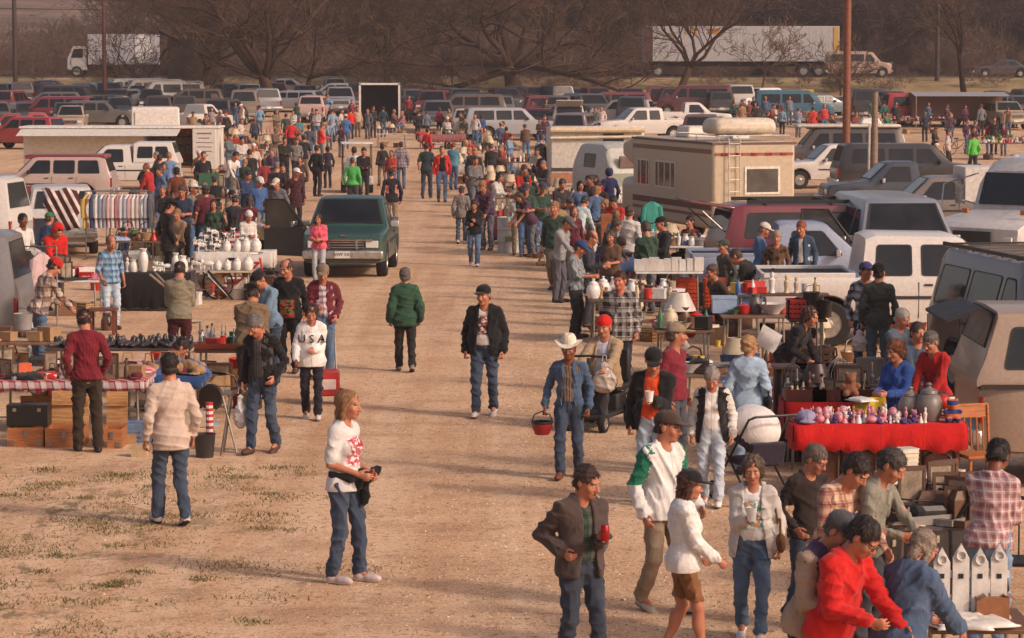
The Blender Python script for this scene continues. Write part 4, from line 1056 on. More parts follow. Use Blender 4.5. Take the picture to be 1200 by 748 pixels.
def hatch(t, S, col, ang=12, length=.95, w=None):
 h = S.L / 2; y = S.L - .30; z = S.zt(y) - .02; w = w or S.W * .78
 d = bpy.data.objects.new('tailgate', None); COL.objects.link(d); d.parent = t; d.location = (0, y - h, z); d.rotation_euler = (R(ang), 0, 0)
 obj('hatch_panel', MB().prism([(0, -.03), (length, -.05), (length, .0), (0, .02)], -w / 2, w / 2), paint(col), d, bev=.015)
 obj('hatch_glass', MB().prism([(.10, .021), (length * .75, .004), (length * .75, .012), (.10, .03)], -w * .42, w * .42), glass(), d)
 for q in (1, -1): obj('gas_strut', MB().tube([(q * w * .47, y - h - .1, z - .75), (q * w * .46, y - h + length * .7, z - .06)], .015, 6), STEEL(), t)
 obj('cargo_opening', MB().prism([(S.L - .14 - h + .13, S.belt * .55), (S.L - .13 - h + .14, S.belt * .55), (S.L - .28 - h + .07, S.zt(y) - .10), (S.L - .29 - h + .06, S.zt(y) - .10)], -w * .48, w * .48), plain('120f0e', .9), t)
v1, S1 = car('pickup', 'dark green compact pickup truck parked in the lane with its door open', 'pickup truck', '24453f', place(402, 327, 0, -2, -2.32), -2, detail=1); v1.scale = (1.09, 1.0, 1.04)
open_door(v1, S1, -1, 1.42, '1c2b2b', 62)
obj('licence_lettering', MB().box(0, 0, 0, .001, .001, .001), BLACKP(), v1) if 0 else None
V1F = v1
v2, S2 = car('xcab', 'white extended cab pickup truck parked side on behind the bottles', 'pickup truck', 'cfcac2', place(885, 272, 1.88, 90, 2.75), 90)
v3, S3 = car('van', 'brown passenger van with a ribbed roof facing the lane at the right edge', 'van', '56483f', place(1262, 318, 2.0, 10, -2.0, .35), 10, trim='8b8781')
for k in range(6): obj('roof_rib', MB().box(0, -0.8 + k * .6, 2.055, 1.5, .04, .025), paint('56483f'), v3)
obj('roof_rack', MB().box(-.74, .6, 2.08, .04, 3.4, .05).box(.74, .6, 2.08, .04, 3.4, .05).box(0, -.9, 2.1, 1.5, .04, .03).box(0, 2.0, 2.1, 1.5, .04, .03), BLACKP(), v3)
v4, S4 = car('xcab', 'tan pickup truck with a windowed camper shell and its rear flap open', 'pickup truck', '8f7c6c', place(1134, 357, 2.0, 90, 2.75), 90, shell='958270')
obj('shell_flap', MB().prism([(2.72, 2.0), (3.12, 1.86), (3.12, 1.89), (2.72, 2.03)], -.78, .78), plain('1c1918', .6), v4)
obj('side_stripe', MB().box(.995, .3, 1.135, .012, 4.9, .05).box(-.995, .3, 1.135, .012, 4.9, .05), plain('2a2322', .5), v4)
v5, S5 = car('van', 'grey blue van facing the lane with its front door swung open', 'van', '7d8188', place(1056, 233, 2.04, 4, -1.0), 4, trim='a5a29c')
open_door(v5, S5, -1, 1.05, '83868a', 75, 1.1, 1.85)
v6, S6 = car('suburban', 'maroon wagon with its rear hatch raised beside the motorhome', 'wagon', '6e2830', place(838, 238, 1.86, 98, 2.7), 98, hatch=True)
hatch(v6, S6, '6e2830', 10)
v7, S7 = car('pickup', 'pale blue pickup truck parked behind the white pickup bed', 'pickup truck', '8d97ab', place(925, 256, 1.70, 90, .3), 90)
# motorhome
RZ8 = 197; l8 = place(884, 166, 2.75, RZ8, 0); t8 = thing('motorhome', 'cream motorhome with a roof pod and rear ladder parked at an angle', 'motorhome', l8, RZ8)
def bxw(par, name, W, L, z0, z1, m, y0=0.0, bev=.06, loc=(0, 0, 0)): return obj(name, MB().box(0, y0, z0, W, L, z1 - z0), m, par, loc, bev=bev)
CR = plain('b2a28a', .45, 0, .1)
bxw(t8, 'coach_body', 2.25, 6.0, .55, 2.75, CR, -3.0, .09); bxw(t8, 'cab', 1.95, 1.5, .5, 1.6, CR, -6.7, .2)
obj('windscreen', MB().prism([(-6.05, 1.55), (-6.6, 1.55), (-6.1, 2.1), (-6.02, 2.1)], -.85, .85), glass(), t8)
obj('overcab', MB().prism([(-5.98, 1.95), (-6.9, 2.2), (-6.9, 2.55), (-5.98, 2.73)], -1.1, 1.1), CR, t8, bev=.08)
obj('roof_edge_trim', MB().box(0, -3, 2.68, 2.29, 6.04, .05), plain('5f4436', .6), t8)
for q in (1, -1):
 obj('side_stripe', MB().box(q * 1.127, -3, 2.44, .012, 5.9, .11), plain('7a5a4c', .6), t8); obj('side_stripe', MB().box(q * 1.127, -3, 1.02, .012, 5.9, .16), plain('5a3a30', .6), t8)
 obj('side_stripe', MB().box(q * 1.127, -3, .84, .012, 5.9, .08), plain('7a5040', .6), t8)
 for yy, ww in ((-1.9, .0), (-3.4, 1.5), (-5.1, .9)):
  if ww:
   f = obj('window', MB().box(q * 1.13, yy, 1.45, .03, ww, .72), plain('c9bfae', .5), t8); obj('pane', MB().box(q * 1.148, yy, 1.50, .01, ww - .1, .62), glass(), f)
   for k in range(int(ww / .45)): obj('curtain', MB().box(q * 1.156, yy - ww / 2 + .3 + k * .45, 1.5, .008, .1, .62), plain('b9a892', .8), f)
 obj('entry_door', MB().box(q * 1.13, -2.05, .75, .02, .62, 1.7), CR, t8) if q == -1 else None
 wheel(t8, q * .98, -1.6, .37, side=q); wheel(t8, q * .86, -6.2, .37, side=q)
 lamp(t8, 'taillight', q * .95, .02, .95, .14, .24, '8c1512')
obj('rear_stripe', MB().box(0, .006, 2.40, 2.1, .012, .07), plain('8a4a3e', .5), t8)
for k in range(5): obj('marker_light', MB().box(-.8 + k * .4, .02, 2.405, .16, .03, .06), plain('8f2018', .3), t8)
f = obj('rear_window', MB().box(-.22, .01, 1.42, .96, .03, .70), plain('d2ccc0', .4), t8, bev=.0); obj('pane', MB().box(-.22, .028, 1.48, .84, .014, .58), glass('4a4540', .15), f)
b = MB()
for x in (.42, .72): b.tube([(x, .10, .7), (x, .10, 2.82), (x, -.25, 2.92)], .016, 7)
for k in range(7): b.tube([(.42, .10, .9 + k * .3), (.72, .10, .9 + k * .3)], .012, 6)
obj('ladder', b, plain('d0cbc2', .35, .5), t8)
b = MB()
for q in (1, -1): b.tube([(q * .95, .0, 2.9), (q * .95, -3.2, 2.9)], .014, 6)
for y in (0, -1, -2.1, -3.2): b.tube([(-.95, y, 2.9), (.95, y, 2.9)], .012, 6)
for q in (1, -1):
 for y in (0, -1.6, -3.2): b.tube([(q * .95, y, 2.74), (q * .95, y, 2.9)], .012, 5)
obj('roof_rail', b, plain('c9c4ba', .35, .5), t8)
obj('roof_pod', MB().box(.12, -.75, 2.93, 1.75, 1.1, .40, taper=.93), plain('c2b6a2', .5), t8, bev=.15)
obj('roof_vent', MB().box(-.5, -2.4, 2.75, .5, .5, .22, taper=.85), plain('cfc9be', .5), t8, bev=.03)
obj('air_conditioner', MB().box(0, -4.2, 2.75, .8, 1.0, .3, taper=.85), plain('c9c2b4', .5), t8, bev=.04)
obj('rear_bumper', MB().box(0, .12, .45, 2.2, .2, .2), STEEL(), t8, bev=.02)
# white bus
l9 = place(1226, 181, 2.8, 318, -1.0); t9 = thing('bus', 'old white school bus with a rounded roof and long hood at the right edge', 'bus', l9, 318)
WB = plain('bdb9b6', .4, 0, .12)
S9 = CarShape(7.6, 2.35, [(0, .9), (.05, 1.35), (.2, 1.45), (1.5, 1.62), (1.75, 1.65), (1.95, 2.45), (2.25, 2.72), (2.8, 2.8), (7.3, 2.8), (7.55, 2.6), (7.6, 1.2)], 1.5, .55, (1.2, 6.0), .45, .10, .28, .12)
obj('body', S9.mesh(), WB, t9)
for q in (1, -1):
 for k in range(6): obj('window', S9.side_window([(2.5 + k * .8, 1.68), (3.2 + k * .8, 1.68), (3.2 + k * .8, 2.28), (2.5 + k * .8, 2.28)], q), GL(), t9)
 for wy in (1.2, 6.0): wheel(t9, q * 1.02, wy - 3.8, .45, .26, side=q)
 obj('mirror', MB().box(q * 1.42, -2.1, 1.75, .2, .06, .4).tube([(q * 1.1, -2.0, 1.75), (q * 1.4, -2.1, 1.85)], .015, 6), CHROME(), t9)
 obj('mirror_bracket', MB().tube([(q * 1.05, -3.3, 1.45), (q * 1.3, -3.0, 1.7), (q * 1.3, -2.9, 2.2), (q * 1.1, -1.9, 2.4)], .016, 6), CHROME(), t9)
 lamp(t9, 'headlight', q * .85, -3.82, 1.1, .2, .2, 'c9c6bd'); lamp(t9, 'turn_signal', q * .7, -3.0, 1.66, .14, .1, 'b5672c')
 obj('windscreen', S9.slope_window(1.76, 1.95, .05, .08, .16, ex=.03), GL(), t9) if q == 1 else None
obj('grille', MB().box(0, -3.84, .75, .9, .05, .55), plain('2a2827', .5), t9); obj('front_bumper', MB().box(0, -3.9, .5, 2.3, .2, .25), plain('2a2725', .5), t9, bev=.03)
obj('dome_light', MB().lathe([(.14, 0), (.13, .1), (.05, .16), (0, .165)], 12, (-.55, -1.3, 2.62)), plain('c9c6c0', .3), t9)
# grey pickup with a white box on its back
v10, S10 = car('pickup', 'old grey pickup truck carrying a white box on its bed', 'pickup truck', '6f6864', place(1062, 206, 1.64, 272, -.9), 272)
obj('cargo_box', MB().box(0, 1.42, .95, 1.7, 1.75, .95), plain('c4c0bb', .5), v10, bev=.03)
v11, _ = car('pickup', 'white pickup truck behind the two poles, facing left', 'pickup truck', 'c9c4bc', place(975, 169, 1.64, 278, -.1), 278)
v12, _ = car('pickup', 'dusty blue grey pickup truck in front of the white pickup', 'pickup truck', '2e3844', place(1042, 189, 1.64, 274, -.2), 274)
v13, S13 = car('van', 'long white roofed van with dark tinted windows and a roof vent', 'van', '4a4543', place(985, 149, 2.05, 270, 0), 270)
obj('roof_cap', MB().box(0, .25, 2.05, 1.7, 4.2, .12), plain('c4beb4', .5), v13, bev=.05)
obj('roof_vent', MB().box(0, 1.2, 2.17, .9, .9, .25, taper=.7), plain('d2cdc4', .5), v13, bev=.05)
v14, _ = car('suburban', 'dark charcoal wagon parked beyond the blue grey pickup', 'wagon', '2b2a2c', place(1068, 168, 1.86, 92, 0), 92)
# left side
v15, S15 = car('van', 'white van at the left edge above the grey van', 'van', 'c4bfb8', place(-96, 207, 2.04, 262, 0), 262)
v15b, S15b = car('suv', 'white hatchback with a striped blanket hung over its open back', 'car', 'c2bdb6', place(72, 222, 1.62, 190, 1.6), 190)
v16, S16 = car('suv', 'maroon and pale pink off road wagon side on at the left', 'off-road wagon', 'a8968e', place(58, 182, 1.68, 270, 0), 270, lower='6e2028')
obj('roof_panel', MB().box(0, .62, 1.585, 1.40, 2.62, .13), paint('7a2630'), v16, bev=.03)
open_door(v16, S16, 1, 1.30, '4a1a1e', 75, 1.0, 1.58) if 0 else None
v17, S17 = car('pickup', 'white pickup truck with a white camper shell behind the maroon off road wagon', 'pickup truck', 'c9c4bc', place(118, 166, 1.76, 270, -.6), 270, shell='cac5bd')
v20, S20 = car('van', 'dull grey van at the left edge with clothes hung beside it', 'van', '6f6d6e', place(30, 272, 2.04, 270, 2.55), 270)
# long white trailer selling books
l18 = place(140, 150, 2.05, 270, 0); t18 = thing('book_trailer', 'long white trailer with an opened side showing bookshelves', 'trailer', l18, 0); t18.scale = (1.12, 1.1, .88)
WT = plain('c6c1b8', .5, 0, .12)
obj('trailer_body', MB().box(-1.3, .9, .5, 4.3, 1.9, 1.8).box(2.2, 1.75, .5, 2.7, .2, 1.8), WT, t18, bev=.03); obj('roof', MB().box(0, .9, 2.3, 7.2, 2.1, .10), plain('cfcac0', .5), t18, bev=.03)
obj('awning', MB().prism([(-.15, 2.28), (-1.3, 2.02), (-1.3, 2.0), (-.15, 2.24)], -3.5, 2.2), plain('cbc5ba', .7), t18)
obj('floor', MB().box(2.2, .8, .5, 2.7, 1.7, .1), wood('6a4a36'), t18); obj('end_wall', MB().box(3.5, .8, .5, .08, 1.8, 1.8), WT, t18)
for k in range(4):
 sf = obj('shelf', MB().box(2.2, 1.35, .75 + k * .4, 2.5, .3, .03), wood('6a4a36'), t18); r = random.Random(k)
 b = MB(); x = 1.0
 while x < 3.4: w_ = r.uniform(.03, .07); b.box(x, 1.3, .78 + k * .4, w_ * .9, .2, r.uniform(.2, .3)); x += w_
 kind(obj('book_row', b, plain(r.choice(('8a4a38', '6a5a4a', '9a8a70', '7a2c28')), .7, 0, .5, 40), sf), 'stuff')
dr = obj('sign_door', MB().box(3.05, -.1, .45, .85, .05, 1.85), WT, t18, bev=.02)
sg = MB()
for k, (w_, h_) in enumerate(((.52, .06), (.4, .04), (.6, .03), (.5, .03), (.55, .03), (.3, .05))): sg.box(3.05, -.131, 2.05 - k * .2, w_, .006, h_)
obj('sign_lines', sg, plain('7a5a6a', .6), dr)
for q in (-2.6, -1.7): wheel(t18, q, 0, .33) if 0 else None
for x in (-2.4, -1.6):
 wz = wheel(t18, x, .05, .33); wz.rotation_euler = (0, 0, R(-90))
b_ = place(182, 126, 2.5, 0, 0); tb = thing('cargo_trailer', 'plain white cargo trailer box rising behind the book trailer', 'trailer', b_, 8)
obj('trailer_body', MB().box(0, 1.2, .5, 2.3, 3.2, 2.0, taper=.96), plain('d0cbc5', .45), tb, bev=.05)
for q in (1, -1): wheel(tb, q * 1.05, 1.6, .33, side=q)
obj('rear_door', MB().box(0, -.41, .62, 1.9, .02, 1.7), plain('cbc6c0', .45), tb)
# white box trailer with its open back facing the lane
lo = place(445, 152, 0, 0, 0); to = thing('box_trailer', 'dark box trailer with a white framed open back at the head of the lane', 'trailer', lo, 0)
b = MB().box(0, 2.5, .55, 2.4, .05, 2.2); b.box(-1.2, 1.25, .55, .05, 2.5, 2.2).box(1.2, 1.25, .55, .05, 2.5, 2.2).box(0, 1.25, 2.72, 2.45, 2.5, .05).box(0, 1.25, .5, 2.45, 2.5, .08)
obj('trailer_body', b, plain('2c2624', .7), to)
obj('door_frame', MB().box(-1.2, -.05, .5, .12, .1, 2.3).box(1.2, -.05, .5, .12, .1, 2.3).box(0, -.05, 2.72, 2.52, .1, .12), plain('cfcbc4', .5), to)
for q in (1, -1): wheel(to, q * 1.0, 1.5, .36, side=q)
# highway traffic
def trailer_box(par, W, L, z0, z1, m, ribs=0, rm=None):
 o = obj('trailer_body', MB().box(0, 0, z0, W, L, z1 - z0), m, par, bev=.03)
 if ribs:
  for q in (1, -1):
   b = MB()
   for k in range(ribs): b.box(q * (W / 2 + .008), -L / 2 + (k + .5) * L / ribs, z0 + .05, .02, .05, z1 - z0 - .1)
   obj('side_ribs', b, rm, o)
 return o
ls = atd(866, 226.5); ts = thing('semi_trailer', 'long silvery white freight trailer with a yellow patch parked along the highway', 'trailer', (ls.x, 226.5, terrain(226.5)), 270)
trailer_box(ts, 2.55, 15.6, 1.25, 4.05, plain('a9a7a8', .45, .1, .12), 30, plain('b9b7b6', .4, .2))
obj('front_edge', MB().box(1.30, 7.4, 1.25, .04, .6, 2.8).box(-1.30, 7.4, 1.25, .04, .6, 2.8), plain('4a3a34', .6), ts) if 0 else None
for q in (1, -1):
 obj('yellow_patch', MB().box(q * 1.30, -4.0, 3.45, .03, .95, .42), plain('b98a2a', .5), ts); obj('yellow_patch', MB().box(q * 1.30, -2.2, 3.45, .03, 1.0, .42), plain('a8742c', .5), ts)
 obj('yellow_edge', MB().box(q * 1.30, 7.55, 1.6, .03, .4, 2.4), plain('b8934a', .5), ts); obj('brown_edge', MB().box(q * 1.30, -7.4, 1.3, .03, .7, 2.7), plain('4a342c', .5), ts)
 for y in (5.0, 6.2): wheel(ts, q * 1.05, y, .5, .3, side=q)
 wheel(ts, q * 1.05, -6.6, .5, .3, side=q)
obj('undercarriage', MB().box(0, 0, .85, 1.2, 14.5, .4), plain('2a2422', .8), ts)
lt = atd(134, 224.5); tt = thing('box_truck', 'white cab over box truck driving along the highway', 'truck', (lt.x, 224.5, terrain(224.5)), 270)
obj('cargo_box', MB().box(0, .9, 1.0, 2.4, 5.4, 2.4), plain('a19ea2', .45), tt, bev=.04)
obj('cab', MB().prism([(-3.5, .55), (-1.9, .55), (-1.9, 2.45), (-3.0, 2.45), (-3.45, 1.5)], -1.05, 1.05), plain('a9a4a0', .4), tt, bev=.06)
for q in (1, -1): obj('white_panel', MB().box(q * 1.21, 2.6, 1.1, .02, 1.3, 2.2), plain('cfccc8', .4), tt)
for q in (1, -1):
 obj('window', MB().prism([(-3.15, 1.55), (-2.2, 1.55), (-2.2, 2.25), (-2.9, 2.25)], q * 1.05, q * 1.07), glass(), tt); wheel(tt, q * .95, -2.7, .45, .26, side=q); wheel(tt, q * .95, 2.2, .45, .26, side=q)
obj('chassis', MB().box(0, .6, .6, 1.2, 5.8, .4), plain('2a2625', .8), tt)
lc = atd(231, 214); tc_ = thing('container', 'dark brown slatted container standing beyond the parked cars', 'container', (lc.x, lc.y, lc.z), 90)
trailer_box(tc_, 2.4, 4.0, .2, 3.3, plain('33261f', .8), 14, plain('3f3028', .8))
obj('roof_bar', MB().box(0, 0, 3.3, 2.5, 4.1, .1), plain('3b2d26', .8), tc_)
lv_ = atd(1003, 222.5); vv, Sv = car('van', 'old tan van driving on the highway behind the poles', 'van', '9c8274', (lv_.x, 222.5, terrain(222.5)), 92, trim='c9c4bc')
obj('front_panel', MB().box(0, -2.57, .75, 1.75, .03, .45), plain('c9bfb0', .5), vv)
lsd = atd(1172, 222.5); car('sedan', 'dark blue grey sedan driving on the highway at the far right', 'car', '2c3138', (lsd.x, 222.5, terrain(222.5)), 270)
# rows of parked cars
ROW = [  # px, py roof, kind, colour, heading, label
(20, 96, 'suv', '4a3a3a', 200, 'dark wagon at the end of the far left row'), (62, 113, 'suburban', '7a2a30', 262, 'maroon wagon side on in the left parking rows'),
(92, 100, 'suburban', '2f2d30', 80, 'dark long wagon in the back row near the left pole'), (140, 114, 'suv', '2c3c3a', 10, 'dark teal wagon parked right of the red pole'),
(96, 98, 'minivan', '4a4c50', 15, 'grey minivan behind the maroon wagon in the left rows'), (150, 92, 'van', 'b9b4ac', 290, 'white van nearest the highway on the left'), (172, 93, 'van', 'a9a49c', 290, 'off white van second along nearest the highway'),
(196, 95, 'van', 'b2aea8', 285, 'white van third along nearest the highway by the dark container'), (12, 133, 'pickup', '8a2c2a', 280, 'red pickup truck at the left edge of the rows'), (28, 137, 'suv', '8f2f30', 250, 'red and white wagon behind the book trailer'),
(45, 132, 'pickup', 'a03a34', 100, 'bright red pickup cab behind the tan truck'), (84, 124, 'pickup', 'a08c78', 5, 'tan old truck facing the camera in the left rows'), (112, 112, 'suv', '2a2626', 350, 'black wagon beside the red brown pole'),
(214, 112, 'suv', '3a2c2c', 190, 'dark wagon with a red bag on its bonnet'), (235, 122, 'pickup', 'b9b4ac', 150, 'white pickup with its door open near the big oak'), (286, 105, 'van', '77695c', 185, 'brown van with its back open near the oak trunk'),
(302, 103, 'suburban', '6a6a6e', 200, 'grey wagon just left of the oak trunk'), (338, 106, 'wagon', '8f8f92', 255, 'silver wagon right of the oak trunk'), (368, 112, 'suv', 'b99a94', 178, 'pale wagon with a red patch and wide back window'),
(398, 102, 'suburban', '85858c', 5, 'grey wagon left of the open box trailer'), (392, 92, 'pickup', '55606c', 10, 'blue grey pickup truck beyond the grey wagon'), (340, 92, 'sedan', '7a7a80', 90, 'grey sedan in the back row by the highway'),
(265, 116, 'minivan', '3a3436', 170, 'dark minivan behind the left crowd'), (187, 112, 'minivan', '40302e', 185, 'dark brown minivan behind the white cargo trailer'), (60, 94, 'sedan', '3a3a40', 90, 'dark sedan in the back row at the left'),
(130, 104, 'wagon', '8d8a86', 270, 'pale wagon between the white vans and the pole'),
(508, 106, 'suburban', '6a2c34', 355, 'maroon wagon at the end of the lane'), (513, 118, 'suburban', '5c5c62', 2, 'slate grey wagon facing down the lane'), (540, 104, 'suv', '3c3a3c', 10, 'dark wagon behind the crowd at the head of the lane'),
(568, 108, 'wagon', '26332c', 90, 'dark green long car beneath the broad oak'), (610, 100, 'sedan', '2c2a2c', 90, 'black sedan half hidden beneath the broad oak'), (648, 100, 'suv', '33302f', 200, 'black wagon parked right of the broad oak'),
(558, 127, 'suv', 'bdb8b2', 165, 'white wagon with its back open amid the crowd'), (598, 126, 'suburban', '8f9296', 100, 'silver long wagon behind the right hand stalls'), (628, 127, 'wagon', '742832', 225, 'dark red wagon with its hatch raised'),
(664, 122, 'suburban', 'c2beb8', 182, 'white wagon with its rear hatch raised high'), (676, 132, 'suburban', '6a5a5c', 170, 'brown wagon with a back window behind the trailer'), (655, 112, 'minivan', '702a30', 95, 'red minivan beyond the white wagon with raised hatch'),
(727, 117, 'suv', 'a8a49e', 255, 'dusty pale jeep with a big spare behind the trailer'), (752, 126, 'xcab', 'c4c0ba', 284, 'white pickup truck facing left behind the motorhome'), (812, 120, 'pickup', 'c9c4bd', 95, 'white pickup truck with its back to the crowd on the right'),
(822, 134, 'suburban', '5a3a38', 175, 'maroon brown wagon just beyond the motorhome roof'), (815, 100, 'van', '5a2c2e', 265, 'maroon van under the leaning tree'), (842, 107, 'suv', '2f2d2e', 182, 'black wagon left of the white jeep'),
(862, 99, 'suburban', 'b5b0a8', 185, 'white wagon behind the white jeep'), (886, 103, 'suv', 'c9c5be', 318, 'white jeep like wagon standing three quarter on beside the crowd'), (768, 102, 'pickup', '6a2c2c', 90, 'dark red pickup truck beneath the leaning tree'),
(715, 108, 'suburban', '6c3034', 270, 'faded red wagon beneath the limbs of the leaning tree'), (930, 106, 'van', '2f6072', 90, 'teal blue van behind the yellow toy slide'), (965, 111, 'sedan', '4f6a74', 110, 'blue sedan just right of the teal van'),
(1083, 109, 'van', '9c2420', 95, 'bright red van behind the far right stalls'), (1136, 117, 'pickup', '8f2826', 100, 'red pickup truck next to the bright red van'), (1178, 119, 'suv', '9c8a74', 8, 'tan wagon facing the camera at the far right'),
(700, 112, 'suv', '37332f', 10, 'dark jeep half hidden by people left of the pale jeep'), (1010, 104, 'van', '2a2826', 180, 'black van with its back open between the poles'), (1195, 112, 'minivan', '55504c', 12, 'grey minivan at the right edge of the far rows'),
(480, 104, 'sedan', '4c2c2c', 20, 'dark red sedan beyond the open box trailer'), (628, 112, 'sedan', '45484c', 265, 'grey sedan behind the dark red wagon'), (585, 112, 'suv', '4a4c4a', 185, 'grey green wagon behind the silver long wagon')]
for px, py, k, c, rz, lb in ROW:
 hz = max(p[1] for p in SPEC[k]['top'])
 t_, S_ = car(k, lb, dict(pickup='pickup truck', xcab='pickup truck', suburban='wagon', suv='wagon', wagon='wagon').get(k, k), c, place(px, py, hz, rz), rz, 'vehicles parked in the rows behind the market', detail=0)
 if 'hatch raised' in lb: hatch(t_, S_, c, 14 if k != 'suburban' else 22)
DK = '2a2a2e 3a2c2c 33363c 4a2a2c 26302e 55534f 3c3a38 6a2a2c 8a8884 44484e 2f2c2a 5a4a40'.split(); rw = random.Random(4)
for y_, xs_, wh in ((98, range(-5, 425, 33), 'tightly in the far left rows'), (106, range(15, 260, 41), 'in the middle left rows'), (120, range(-8, 150, 44), 'in the nearer left rows'), (103, range(480, 860, 37), 'in the far rows behind the right stalls'), (111, (480, 548, 575, 655, 690, 738), 'beyond the head of the lane'), (106, (1015, 1040, 1160, 1205), 'at the far right')):
 for x_ in xs_:
  k = rw.choice(('sedan', 'suv', 'minivan', 'pickup', 'wagon', 'suburban')); c = rw.choice(DK); rz = rw.choice((5, 12, 175, 185, 90, 270, 20)); hz = max(p[1] for p in SPEC[k]['top'])
  car(k, f'{dict(zip(DK, "black brown slate maroon black grey brown red silver slate black tan".split()))[c]} {dict(suv="wagon", suburban="long wagon", pickup="pickup truck", wagon="station wagon").get(k, k)} parked {wh}', k if k in ('sedan', 'minivan') else 'pickup truck' if k == 'pickup' else 'wagon', c, place(x_ + rw.uniform(-5, 5), y_ + rw.uniform(-2, 2), hz, rz), rz, 'vehicles parked in the rows behind the market', detail=0)
b = MB()
for k in range(3): b.box(0, -1.0 + k * 1.4, 1.87, 1.5, .05, .06)
b.box(-.75, .4, 1.87, .05, 3.6, .08).box(.75, .4, 1.87, .05, 3.6, .08); obj('roof_rack', b, BLACKP(), v6)
# camping trailers on the right of the lane
lp = place(700, 148, 2.55, 0, 0); tp = thing('travel_trailer', 'white travel trailer with a rolled awning and an orange band behind the stalls', 'trailer', lp, 3)
obj('trailer_body', MB().prism([(0, .5), (2.1, .5), (2.1, 2.5), (0, 2.55)], -1.6, 1.6), plain('c2bbaf', .5), tp, bev=.06); obj('orange_band', MB().box(0, -.006, .62, 3.15, .012, .35), plain('b07a58', .5), tp); obj('dark_band', MB().box(0, -.006, 1.02, 3.15, .012, .12), plain('4a3f3a', .5), tp)
obj('awning_roll', MB().tube([(-1.6, -.12, 2.42), (1.6, -.12, 2.42)], .09, 10), plain('c9b596', .6), tp)
obj('awning_rail', MB().tube([(-1.6, -.1, 2.15), (1.6, -.1, 2.2)], .05, 8), plain('cbbfa8', .5), tp)
obj('door', MB().box(.55, -.012, .55, .7, .02, 1.75), plain('3a322e', .6), tp)
for x in (-.6, .2): w_ = wheel(tp, x, .15, .3); w_.rotation_euler = (0, 0, R(-90))
lk = place(722, 167, 2.1, 0, 0); tk_ = thing('camper_trailer', 'small pale green grey camper with a rounded roof beside the motorhome', 'camper', lk, 200)
Sk = CarShape(3.4, 1.95, [(0, .9), (.05, 1.4), (.7, 2.05), (1.0, 2.1), (2.6, 2.1), (3.0, 1.95), (3.38, 1.2), (3.4, .8)], 1.15, .45, (1.9,), .3, .10, .15)
obj('body', Sk.mesh(), plain('a9aaa2', .5), tk_); obj('lower_band', MB().box(0, 1.705, .75, 1.7, .012, .4), plain('7d8478', .5), tk_)
obj('rear_window', MB().box(0, 1.62, 1.35, 1.1, .14, .36, rx=-12), glass('6a5a56', .15), tk_)
for q in (1, -1): wheel(tk_, q * .86, .2, .3, side=q); obj('window', Sk.side_window([(1.2, 1.3), (2.2, 1.3), (2.2, 1.75), (1.2, 1.75)], q), GL(), tk_)
ar = place(1122, 108, 2.2, 0, 0); ta = thing('awning_trailer', 'flat grey roofed market trailer with an awning beside the red van', 'trailer', ar, 0)
obj('awning', MB().prism([(0, 2.2), (-1.8, 2.0), (-1.8, 1.96), (0, 2.15)], -2.9, 2.9), plain('8f8d90', .5), ta); obj('trailer_body', MB().box(0, 1.1, .5, 5.6, 2.0, 1.65), plain('5a3a34', .6), ta, bev=.03)
for q in (1, -1): obj('awning_post', MB().tube([(q * 2.8, -1.75, 0), (q * 2.8, -1.75, 2.0)], .03, 6), STEEL(), ta)
# ---------------------------------------------------------------- people one can look at closely
J1, J2, J3 = '343f50', '4c6078', '8798a8'      # jeans
A = {}
A['tee'] = person(404, 452, 682, 62, 'woman in a white printed t-shirt and jeans standing alone in the lane', 'c9c6c4', J1, '8a6444', top='tshirt', hair='bob', pat='print', c2='9c3038', c3='b0606a', psc=1.2, bpat='denim', shoe='b8a8a4', sole='c9c0ba', fem=1, legs='shift', LA=(.09, -.20, .10), RA=(.10, -.19, .11), hy=10, hp=6, girth=1.06)
A['beige'] = person(201, 411, 616, 205, 'man in a pale beige shirt and dark jeans seen from behind on the grass', 'b8a597', J1, '2c201a', bpat='denim', shoe='b3a89e', sole='1c1a1a', legs='stroll', hem=-.12, loose=.012, cuff=.92, hy=-15)
A['maroon'] = person(103, 361, 530, 196, 'man in a maroon knitted sweater and dark trousers at the plaid table', '6e1c28', '33291f', '2c1e1a', top='sweater', pat='knit', LA='pocket', RA='pocket', lean=10, hp=22, legs='shift', shoe='221c1a', hair='crop', height=1.78)
A['greencollar'] = person(309, 365, 531, 338, 'grey haired man in an open black jacket with a green collar', '1d1b1c', J1, '6f6a66', top='jacket', open=.9, collar='1f6650', ic='3a3838', ipat='vstripe', ic2='55504e', bpat='denim', legs='stroll2', LA='pocket', RA='bag', hp=34, hy=-18, lean=5, shoe='4c2f24')
A['usa'] = person(366, 354, 491, 2, 'woman in a white sweatshirt lettered USA and dark trousers', 'd8d4cf', '26222a', '33231c', top='sweater', hair='curly', fem=1, loose=.022, hem=-.10, legs='stroll', LA='belly', RA='fwd', hp=20, shoe='c2b8ae', sole='8a8078', girth=1.1)
A['maroonjkt'] = person(378, 309, None, 4, 'man in a maroon jacket over a plaid shirt and a tan cap', '5f222b', J2, '3a2a22', top='jacket', open=.9, ic='8a7480', ipat='plaid', ic2='c9b8b8', ic3='44303c', kc='7a6a54', hair='crop+cap', bpat='denim', hp=20, LA='pocket', RA='hold', girth=1.15, lv=0)
A['blacktee'] = person(338, 304, None, 355, 'balding man in a black t-shirt with a red and green graphic', '1c1a1b', '221f20', '4a3a30', top='tshirt', hair='bald', pat='print', c2='a8382a', c3='4a6a3a', cuff=.75, loose=.02, hy=-25, hp=16, girth=1.25, lv=0)
